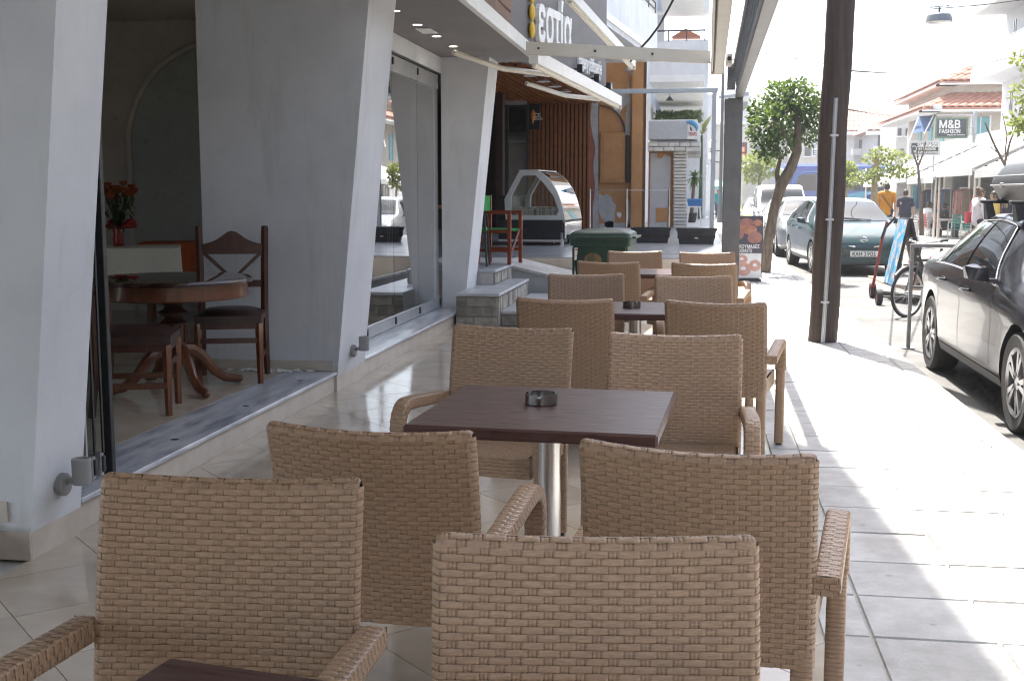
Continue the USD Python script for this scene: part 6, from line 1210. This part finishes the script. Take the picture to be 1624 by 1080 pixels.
house('long low pale building closing the end of the street', 1180, 262, 1460, 130, 8, wall_w, [(1220 + 30 * k, 272, 1232 + 30 * k, 288) for k in range(7)], nm='end_building')
for k, (px0, px1, py, d, lb) in enumerate(((1060, 1150, 236, 150, 'distant pale block low between the posts'), (1290, 1350, 228, 150, 'distant block behind the timber pole'), (1440, 1560, 215, 140, 'distant block behind the red roofed house'))): house(lb, px0, py, px1, d, 12, wall_g, [(px0 + 8 + 14 * i, py + 8, px0 + 15 + 14 * i, py + 18) for i in range(4)], nm='distant_block')
# kiosk sign with orange lettering
ks = T('shop_sign', 'orange lettered sign on a dark pillar seen right of the grey post', 'sign', tuple(at(1176, 330, y=64) * [1, 1, 0])); ks.part('pillar', fbox(1168, 226, 1185, 266, 64, .4), mat('maroon', (.12, .06, .07), None, 4, .6), world=True); ks.part('post', fbox(1173, 266, 1180, 345, 64.1, .3), wall_c, world=True)
for i, s in enumerate(('CAFE', 'BAR')): p = ks.part('sign_strip', fbox(1166, 233 + i * 11, 1182, 242 + i * 11, 63.9, .09), mat('sign_orange', (.62, .16, .04), None, 4, .5), world=True); ks.part('lettering', move(text(s, .2, .01, True, .42), at(1174, 240.5 + i * 11, y=63.898)), cream_m, world=True, under=p)
# lamp standard
lp = T('street_lamp', 'old style lamp standard with dark lanterns behind the grey post', 'street lamp', tuple(at(1142, 330, y=60) * [1, 1, 0])); px_ = at(1142, 330, y=60)[0]
lp.part('post', tube([(px_, 60, 0), (px_, 60, .9), (px_, 60, 1.0), (px_, 60, 7.6)], [.16, .12, .09, .075], 10), iron_m, world=True)
for dx, pz in ((-.45, 232), (.25, 222), (-.45, 250)):
    z = at(1142, pz, y=60)[2]; l = lp.part('lantern', lathe([(0, .42), (.05, .40), (.06, .34), (.24, .26), (.20, .25), (.12, -.15), (.05, -.2), (0, -.22)], 6, (px_ + dx, 60, z)), iron_m, world=True); lp.part('lantern_glass', lathe([(.205, .24), (.14, -.12), (.145, -.12), (.215, .24)], 6, (px_ + dx, 60, z)), headlamp, world=True, under=l); lp.part('arm', cyl((px_, 60, z - .25), (px_ + dx, 60, z - .2), .03, 6), iron_m, world=True)
# hanging street lamp and the wires
hl = T('hanging_lamp', 'grey dish lamp hanging from a wire over the street', 'street lamp', tuple(at(1489, 36, y=20))); c = at(1489, 36, y=20)
hl.part('shade', lathe([(.0, .145), (.09, .145), (.165, .13), (.19, .10), (.212, .005), (.214, 0), (.206, 0), (.18, .09), (0, .12)], 30, c), mat('lamp_blue_grey', (.16, .19, .21), None, 6, .4), world=True, smooth=40); hl.part('glass', lathe([(0, -.012), (.12, -.008), (.205, .004)], 24, c), headlamp, world=True, smooth=40)
hl.part('hanger', [cyl(c + [0, 0, .145], c + [0, 0, .235], .018, 8), tube([c + [-.13, 0, .235], c + [0, 0, .25], c + [.13, 0, .25]], .010, 6), cyl(c + [-.13, 0, .23], c + [-.13, 0, .25], .018, 8), cyl(c + [.13, 0, .245], c + [.13, 0, .265], .018, 8)], iron_m, world=True)
def wire(label, pts, r=.008): single('overhead_wire', tube([at(*p[:2], y=p[2]) for p in pts], r, 5), iron_m, label, 'wire', smooth=60)
wire('wire that carries the hanging dish lamp to the right', ((1476, 15, 20), (1502, 13, 20), (1560, 8, 20.5), (1640, -2, 21)), .009)
wire('sagging wire crossing the white sky to the apartment balconies', ((1338, 112, 12), (1400, 116, 20), (1440, 117, 26), (1500, 112, 33), (1545, 106, 40), (1640, 82, 44)), .010)
wire('thin wire from the timber pole to the roof of the red tiled house', ((1334, 172, 12), (1380, 180, 30), (1428, 185, 55)), .010)
wire('faint wire from the pergola out over the street tree', ((1158, 96, 11.2), (1220, 85, 12), (1330, 107, 11.9)), .004)
# ------------------------------------------------------------------ cafe chairs and tables across the street
redp = mat('red_strap', (.42, .07, .06), None, 6, .5); tealp = mat('teal_strap', (.05, .30, .27), None, 6, .5); whp = mat('white_tube', (.62, .62, .60), None, 6, .35)
def strap_chair(name, label, m, loc, rz, group):
    t = T(name, label, 'chair', loc, rz, group)
    for sx in (-1, 1): t.part('side_frame', tube([(sx * .27, .24, 0), (sx * .27, .24, .64), (sx * .27, .18, .67), (sx * .27, -.22, .67), (sx * .27, -.26, .62), (sx * .27, -.28, 0)], .018, 6), whp, smooth=60); t.part('back_tube', tube([(sx * .25, -.2, .38), (sx * .25, -.30, .88)], .016, 6), whp)
    for k in range(6): t.part('slat', cbox((0, -.19 + k * .08, .42), (.5, .06, .018)), m)
    for k in range(5): t.part('slat', hull([(x, -.225 - .018 * k + e, .48 + .085 * k + dz) for x in (-.25, .25) for e in (0, .015) for dz in (0, .055)]), m)
    return t
RZ_ = -.118
sA, sB = at(1474, 372, z=-.118), at(1499, 375, z=-.118); gA = 'red strapped chairs of the cafe across the street'; gT = 'teal strapped chairs of the cafe across the street'
ra = strap_chair('cafe_chair', 'red strapped chair under the man in a white shirt', redp, P_at(1474, 41.6, RZ_), -PI / 2 + .5, gA); dup(ra, P_at(1499, 41.0, RZ_), -PI / 2 + .2, 'red strapped chair under the man in a dark jacket')
tb = strap_chair('cafe_chair', 'empty teal strapped chair right of the seated men', tealp, P_at(1522, 39.5, RZ_), PI - .4, gT); dup(tb, P_at(1546, 38.6, RZ_), PI + .4, 'empty teal strapped chair partly behind the black saloon roof')
wc = strap_chair('cafe_chair', 'white strapped chair between the teal hatchback and the folding board', whp, at(1398, 350, y=36) * [1, 1, 0] + [0, 0, RZ_], .4, 'white strapped chairs beyond the teal hatchback'); dup(wc, at(1418, 350, y=37.5) * [1, 1, 0] + [0, 0, RZ_], -.5, 'white strapped chair just left of the bare young tree'); dup(wc, at(1436, 350, y=39.5) * [1, 1, 0] + [0, 0, RZ_], 2.2, 'white strapped chair nearest the teal door beyond')
for i, (px, d, lb) in enumerate(((1443, 41, 'pale cafe table left of the man in a white shirt'), (1427, 38.4, 'pale cafe table among the white strapped chairs'), (1510, 40.2, 'pale cafe table between the dark jacket and teal chairs'))):
    c = at(px, 350, y=d); t = T('cafe_table', lb, 'table', (c[0], d, RZ_)); t.part('table_top', lathe([(0, .71), (.38, .71), (.39, .725), (.38, .74), (0, .74)], 24), cream_m); t.part('leg', cyl((0, 0, .02), (0, 0, .71), .03, 8), whp); t.part('foot', lathe([(0, .0), (.22, 0), (.2, .02), (0, .03)], 16), whp)
# ------------------------------------------------------------------ people
def person(label, loc, rz, pose, top, low_, hair=hair_m, h=1.75, long_sleeve=False, shorts=False, glasses=False, bun=False, extra=None, skirt=None):
    s = h / 1.75; J = {}
    if pose == 'sit':
        J.update(pel=(0, -.02, .50), che=(0, -.06, .88), nk=(0, -.03, 1.05), hd=(0, .01, 1.185))
        for n_, x in (('l', -1), ('r', 1)): J.update({n_ + 'h': (x * .10, .02, .50), n_ + 'k': (x * .13, .42, .52), n_ + 'a': (x * .13, .40, .10), n_ + 't': (x * .14, .56, .05), n_ + 's': (x * .19, -.05, .99), n_ + 'e': (x * .26, .04, .74), n_ + 'w': (x * .15, .26, .72)})
    else:
        k = {'walk': 1.0, 'stand': .15}[pose]; J.update(pel=(0, 0, .94), che=(0, .01, 1.28), nk=(0, .01, 1.49), hd=(0, .03, 1.625))
        for n_, x in (('l', -1), ('r', 1)):
            f_ = x * k; J.update({n_ + 'h': (x * .095, 0, .93), n_ + 'k': (x * .105, .17 * f_ + .03, .50), n_ + 'a': (x * .10, .24 * f_ - .04 - .04 * (f_ < 0), .09 + .05 * k * (f_ < 0)), n_ + 't': (x * .12, .24 * f_ + .13, .035), n_ + 's': (x * .19, 0, 1.42), n_ + 'e': (x * .245, -.10 * f_ - .02, 1.14), n_ + 'w': (x * .25, -.16 * f_ + .08, .90)})
    J = {a: np.array(b) for a, b in J.items()}; sp_ = lambda p, r: m3.Manifold.sphere(r, 14).translate([float(c) for c in p]); bone = lambda p, r0, q_, r1: m3.Manifold.batch_hull([sp_(p, r0), sp_(q_, r1)])
    def fuse(ms, ln=.03):
        m = ms[0]
        for b_ in ms[1:]: m = m + b_
        v, f = vf(m.refine_to_length(ln)); tm = trimesh.Trimesh(v, f, process=True); trimesh.smoothing.filter_taubin(tm, iterations=8); return np.array(tm.vertices) * s, np.array(tm.faces)
    hd = J['hd']; body = [bone(J['nk'] - [0, .01, .06], .055, hd - [0, .02, .05], .052), m3.Manifold.sphere(1, 24).scale([.075, .092, .112]).translate([float(c) for c in hd]), m3.Manifold.batch_hull([sp_(hd + [0, .05, -.07], .045), sp_(hd + [0, .0, -.02], .07)]), m3.Manifold.batch_hull([sp_(hd + [0, .085, .02], .010), sp_(hd + [0, .108, -.018], .014)])]
    for x in (-1, 1): body.append(m3.Manifold.sphere(1, 10).scale([.012, .022, .032]).translate([float(c) for c in hd + [x * .078, -.008, -.005]]))
    body.append(m3.Manifold.batch_hull([sp_(J[a] * [.72, 1, 1] - [0, 0, z], r) for a, z, r in (('ls', .02, .085), ('rs', .02, .085))] + [sp_(J['che'], .135), sp_(J['pel'] + [0, 0, .06], .13)]))
    shirt = [m3.Manifold.batch_hull([sp_(J['ls'] * [.78, 1, 1], .092), sp_(J['rs'] * [.78, 1, 1], .092), sp_(J['che'], .15)]), m3.Manifold.batch_hull([sp_(J['che'] + [.06, 0, 0], .132), sp_(J['che'] - [.06, 0, 0], .132), sp_(J['pel'] + [.05, 0, -.02], .14), sp_(J['pel'] + [-.05, 0, -.02], .14)])]
    trs = [m3.Manifold.batch_hull([sp_(J['lh'], .125), sp_(J['rh'], .125), sp_(J['pel'] + [0, 0, .05], .13)])]; shoes = []
    for n_, x in (('l', -1), ('r', 1)):
        S_, E_, W_ = J[n_ + 's'], J[n_ + 'e'], J[n_ + 'w']; body += [bone(S_, .055, E_, .042), bone(E_, .042, W_, .029)]; dw = (W_ - E_) / np.linalg.norm(W_ - E_); up_ = np.cross(dw, [x, 0, 0]); up_ /= np.linalg.norm(up_)
        pm = W_ + dw * .055; body.append(m3.Manifold.batch_hull([sp_(W_ + dw * .015, .024), sp_(pm + up_ * .022, .018), sp_(pm - up_ * .022, .018)]))
        for q_, ln_ in ((-.027, .07), (-.009, .082), (.009, .078), (.027, .06)):
            b0 = pm + up_ * q_ + dw * .01; b1 = b0 + dw * ln_ * .55; b2 = b1 + dw * ln_ * .4 - np.array([x, 0, 0]) * .018; body += [bone(b0, .010, b1, .009), bone(b1, .009, b2, .008)]
        tb_ = W_ + dw * .025 + up_ * .022; body += [bone(tb_, .012, tb_ + dw * .045 + up_ * .03, .010)]
        shirt.append(bone(S_, .074, E_ if long_sleeve else S_ + (E_ - S_) * .72, .058))
        if long_sleeve: shirt.append(bone(E_, .058, E_ + (W_ - E_) * .9, .042))
        H_2, K_, A_, T_ = J[n_ + 'h'], J[n_ + 'k'], J[n_ + 'a'], J[n_ + 't']; body += [bone(H_2, .085, K_, .058), bone(K_, .056, A_, .040), bone(A_, .04, T_ + [0, 0, .01], .030)]
        trs.append(bone(H_2, .108, K_, .078));
        if not shorts: trs.append(bone(K_, .078, A_ + [0, 0, .04], .060))
        shoes += [m3.Manifold.batch_hull([sp_(A_ + [0, -.04, -.045], .045), sp_(T_, .042), sp_(A_ + [0, 0, -.01], .05)])]
    t = T('person', label, 'person', loc, rz)
    t.part('body', fuse(body, .035), skin_m, smooth=True); t.part('shirt', fuse(shirt), top, smooth=True); t.part('trousers', fuse(trs), low_, smooth=True); t.part('shoes', fuse(shoes), black_m, smooth=True)
    hr = m3.Manifold.sphere(1, 28).scale([.086, .102, .122]).translate([float(c) for c in hd + [0, -.012, .012]]) - m3.Manifold.cube([.4, .3, .4], True).translate([float(c) for c in hd + [0, .20, -.17]]) - m3.Manifold.cube([.4, .5, .2], True).translate([float(c) for c in hd + [0, 0, -.17]])
    if bun: hr = hr + sp_(hd + [0, -.09, .10], .05)
    t.part('hair', fuse([hr], .03), hair, smooth=True)
    e_ = lambda x, y, z, r: ball((hd + [x, y, z]) * s, r * s, 1); t.part('eyes', join([e_(x * .030, .083, .012, .009) for x in (-1, 1)]), black_m); t.part('mouth', cbox((hd + [0, .088, -.055]) * s, (.04 * s, .012, .008)), mat('lips', (.35, .12, .10), None, 5, .5))
    if glasses: t.part('sunglasses', [cbox((hd + [x * .034, .097, .012]) * s, (.056, .012, .036), 0, .008) for x in (-1, 1)] + [cbox((hd + [x * .08, .03, .016]) * s, (.006, .14, .01)) for x in (-1, 1)] + [cbox((hd + [0, .10, .02]) * s, (.03, .008, .008))], black_m)
    if extra: extra(t, J, s)
    return t
c_or = plain('shirt_orange', (.62, .26, .01), .8); c_navy = plain('shirt_navy', (.02, .022, .05), .8); c_wh = plain('shirt_white', (.74, .74, .74), .8); c_dk = plain('jacket_dark', (.022, .022, .028), .8); c_bl = plain('blouse_pale', (.60, .55, .55), .8); c_tl = plain('shirt_teal', (.01, .33, .33), .8); c_bu = plain('shirt_blue', (.05, .10, .30), .8); c_jn = plain('jeans', (.04, .06, .12), .85); c_yl = plain('top_yellow', (.6, .45, .12), .8); c_rd = plain('bag_red', (.55, .06, .08), .6)
def strap(t, J, s): t.part('shoulder_strap', tube([(-.17, .05, 1.47), (-.14, -.12, 1.40), (.0, -.152, 1.2), (.15, -.13, 1.0)], .012, 6), black_m, smooth=60)
def bag(t, J, s):
    b = t.part('handbag', hull([(-.26 + a, -.02 + b_, .85 + z) for a in (-.05, .05) for b_ in (-.16, .16) for z in (0, .26)]), c_rd); t.part('bag_strap', tube([(-.26, -.12, 1.1), (-.2, -.02, 1.5), (-.26, .10, 1.1)], .014, 6), c_rd, under=b, smooth=60)
person('man in an orange T-shirt and dark shorts walking away, strap across his back', P_at(1406, 36.5, .0), -.1, 'walk', c_or, c_navy, h=1.76, shorts=True, extra=strap)
person('man in a navy T-shirt walking away right of the orange shirt', P_at(1436, 38.5, -.11), .15, 'walk', c_navy, c_dk, h=1.68)
person('person in a blue shirt half hidden beside the yellow tree trunk', P_at(1386, 43, .0), 2.8, 'stand', c_bu, c_jn, h=1.7)
person('seated man in a white shirt and sunglasses on a red chair', P_at(1474, 41.6, -.105), -PI / 2 + .5, 'sit', c_wh, c_dk, h=1.72, long_sleeve=True, glasses=True)
person('seated man in a dark jacket leaning in beside the white shirt', P_at(1499, 41.0, -.105), -PI / 2 + .2, 'sit', c_dk, c_jn, h=1.66, long_sleeve=True)
person('woman with tied up hair and sunglasses in a pale blouse, red bag on her arm', P_at(1553, 29.5, -.11), -PI / 2 + .35, 'stand', c_bl, c_dk, hair=mat('brown_hair', (.10, .055, .03), None, 30, .5), h=1.69, long_sleeve=True, glasses=True, bun=True, extra=bag)
person('person in a yellow top mostly hidden behind the roof box', P_at(1578, 31.5, -.11), PI / 2, 'stand', c_yl, c_jn, h=1.62, long_sleeve=True)
person('person in a dark top and jeans standing left of the thin grey posts, far off', P_at(1121, 78, .0), .6, 'stand', c_dk, c_jn, h=1.66, long_sleeve=True)
person('person in a teal shirt left of the lamp standard, far off', P_at(1139, 72, .0), PI, 'stand', c_tl, c_jn, h=1.68); person('person in a teal shirt right of the lamp standard, close to the grey post', P_at(1148, 70, .0), -.4, 'walk', c_tl, c_dk, h=1.72)
um = T('parasol', 'teal parasol over the people at the far left of the street', 'parasol', P_at(1136, 82, 0)); um.part('canopy', lathe([(0, 2.35), (.7, 2.18), (1.4, 1.92), (1.42, 1.80), (1.38, 1.90), (0, 2.3)], 12), tealp); um.part('pole', cyl((0, 0, 0), (0, 0, 2.3), .03, 8), whp); um.part('base', lathe([(0, 0), (.25, 0), (.25, .08), (0, .1)], 16), iron_m)
# spiky plant, stool and blue tub by the brick shop
yp = T('yucca_plant', 'dark spiky potted plant beside the pale brick pier', 'plant', (*at(1097, 340, y=37)[:2], PZ)); yc = at(1101, 280, y=37); yp.part('trunk', tube([(at(1096, 340, y=37)[0], 37, PZ), yc - [0, 0, .1]], [.06, .05], 8), bark_m, world=True)
sp2 = []
for k in range(90):
    d = nrg.normal(0, 1, 3); d /= np.linalg.norm(d); d[2] = d[2] * .8; u, w, _ = frame(d); l = nrg.uniform(.3, .52); sp2.append((np.array([yc - u * .02, yc + u * .02, yc + d * l * .6 + u * .02 - [0, 0, .02], yc + d * l - [0, 0, .10 * l / .4], yc + d * l * .6 - u * .02 - [0, 0, .02]]), np.array([[0, 1, 2], [0, 2, 4], [4, 2, 3]])))
yp.part('leaf_rosette', join(sp2), leaf_d, world=True, kind='stuff'); yp.part('pot', lathe([(0, 0), (.14, 0), (.2, .3), (.18, .3), (0, .26)], 16, (at(1096, 340, y=37)[0], 37, PZ)), black_m, world=True)
bs = T('stool', 'white plastic stool carrying a blue tub beside the brick pier', 'stool', (*at(1101, 340, y=34)[:2], PZ)); 
for x in (-.16, .16):
    for y in (-.14, .14): bs.part('leg', hull([(x * 1.25 + a, y * 1.25 + b_, 0) for a in (-.02, .02) for b_ in (-.02, .02)] + [(x + a, y + b_, .5) for a in (-.025, .025) for b_ in (-.025, .025)]), white_m)
bs.part('seat', box(-.2, -.18, .5, .2, .18, .54, .015), white_m)
tbx = T('storage_tub', 'blue plastic tub standing on the white stool', 'tub', (*at(1101, 340, y=34)[:2], PZ + .541)); tbx.part('tub', hull([(x, y, z) for x, y, z in ((-.17, -.14, 0), (.17, -.14, 0), (-.17, .14, 0), (.17, .14, 0), (-.22, -.18, .18), (.22, -.18, .18), (-.22, .18, .18), (.22, .18, .18))]), mat('tub_blue', (.03, .16, .42), None, 5, .45)); tbx.part('rim', box(-.235, -.19, .181, .235, .19, .21, .01), mat('tub_rim', (.05, .22, .5), None, 5, .45))
bp = T('banana_plant', 'tall plant with bright broad leaves behind the logo sign', 'plant', (*at(1114, 330, y=42)[:2], PZ)); bc = at(1113, 215, y=42); bp.part('stem', tube([(bc[0], 42, PZ), bc], [.08, .04], 8), leaf_d, world=True)
for px, py, dd_ in ((1124, 172, 42), (1129, 182, 41.6), (1122, 192, 42.3), (1110, 178, 42.2), (1118, 165, 42.4), (1126, 205, 41.8), (1116, 212, 41.7)):
    tip = at(px, py, y=dd_); u, w, _ = frame(tip - bc); mid = (tip + bc) / 2 + [0, 0, .12]; bp.part('leaf', (np.array([bc, mid + u * .11, tip, mid - u * .11]), np.array([[0, 1, 3], [1, 2, 3]])), leaf_l, world=True)
# ------------------------------------------------------------------ the bright dusty air of the street
struct('haze', box(-60, -70, -1.2, 60, 190, 20), usdkit.material(stage, L + 'haze_air', {'v': ('principled_volume', {'color': (.95, .96, 1.0), 'density': .0009, 'anisotropy': .35})}, [], volume='v.volume'), kind='stuff')
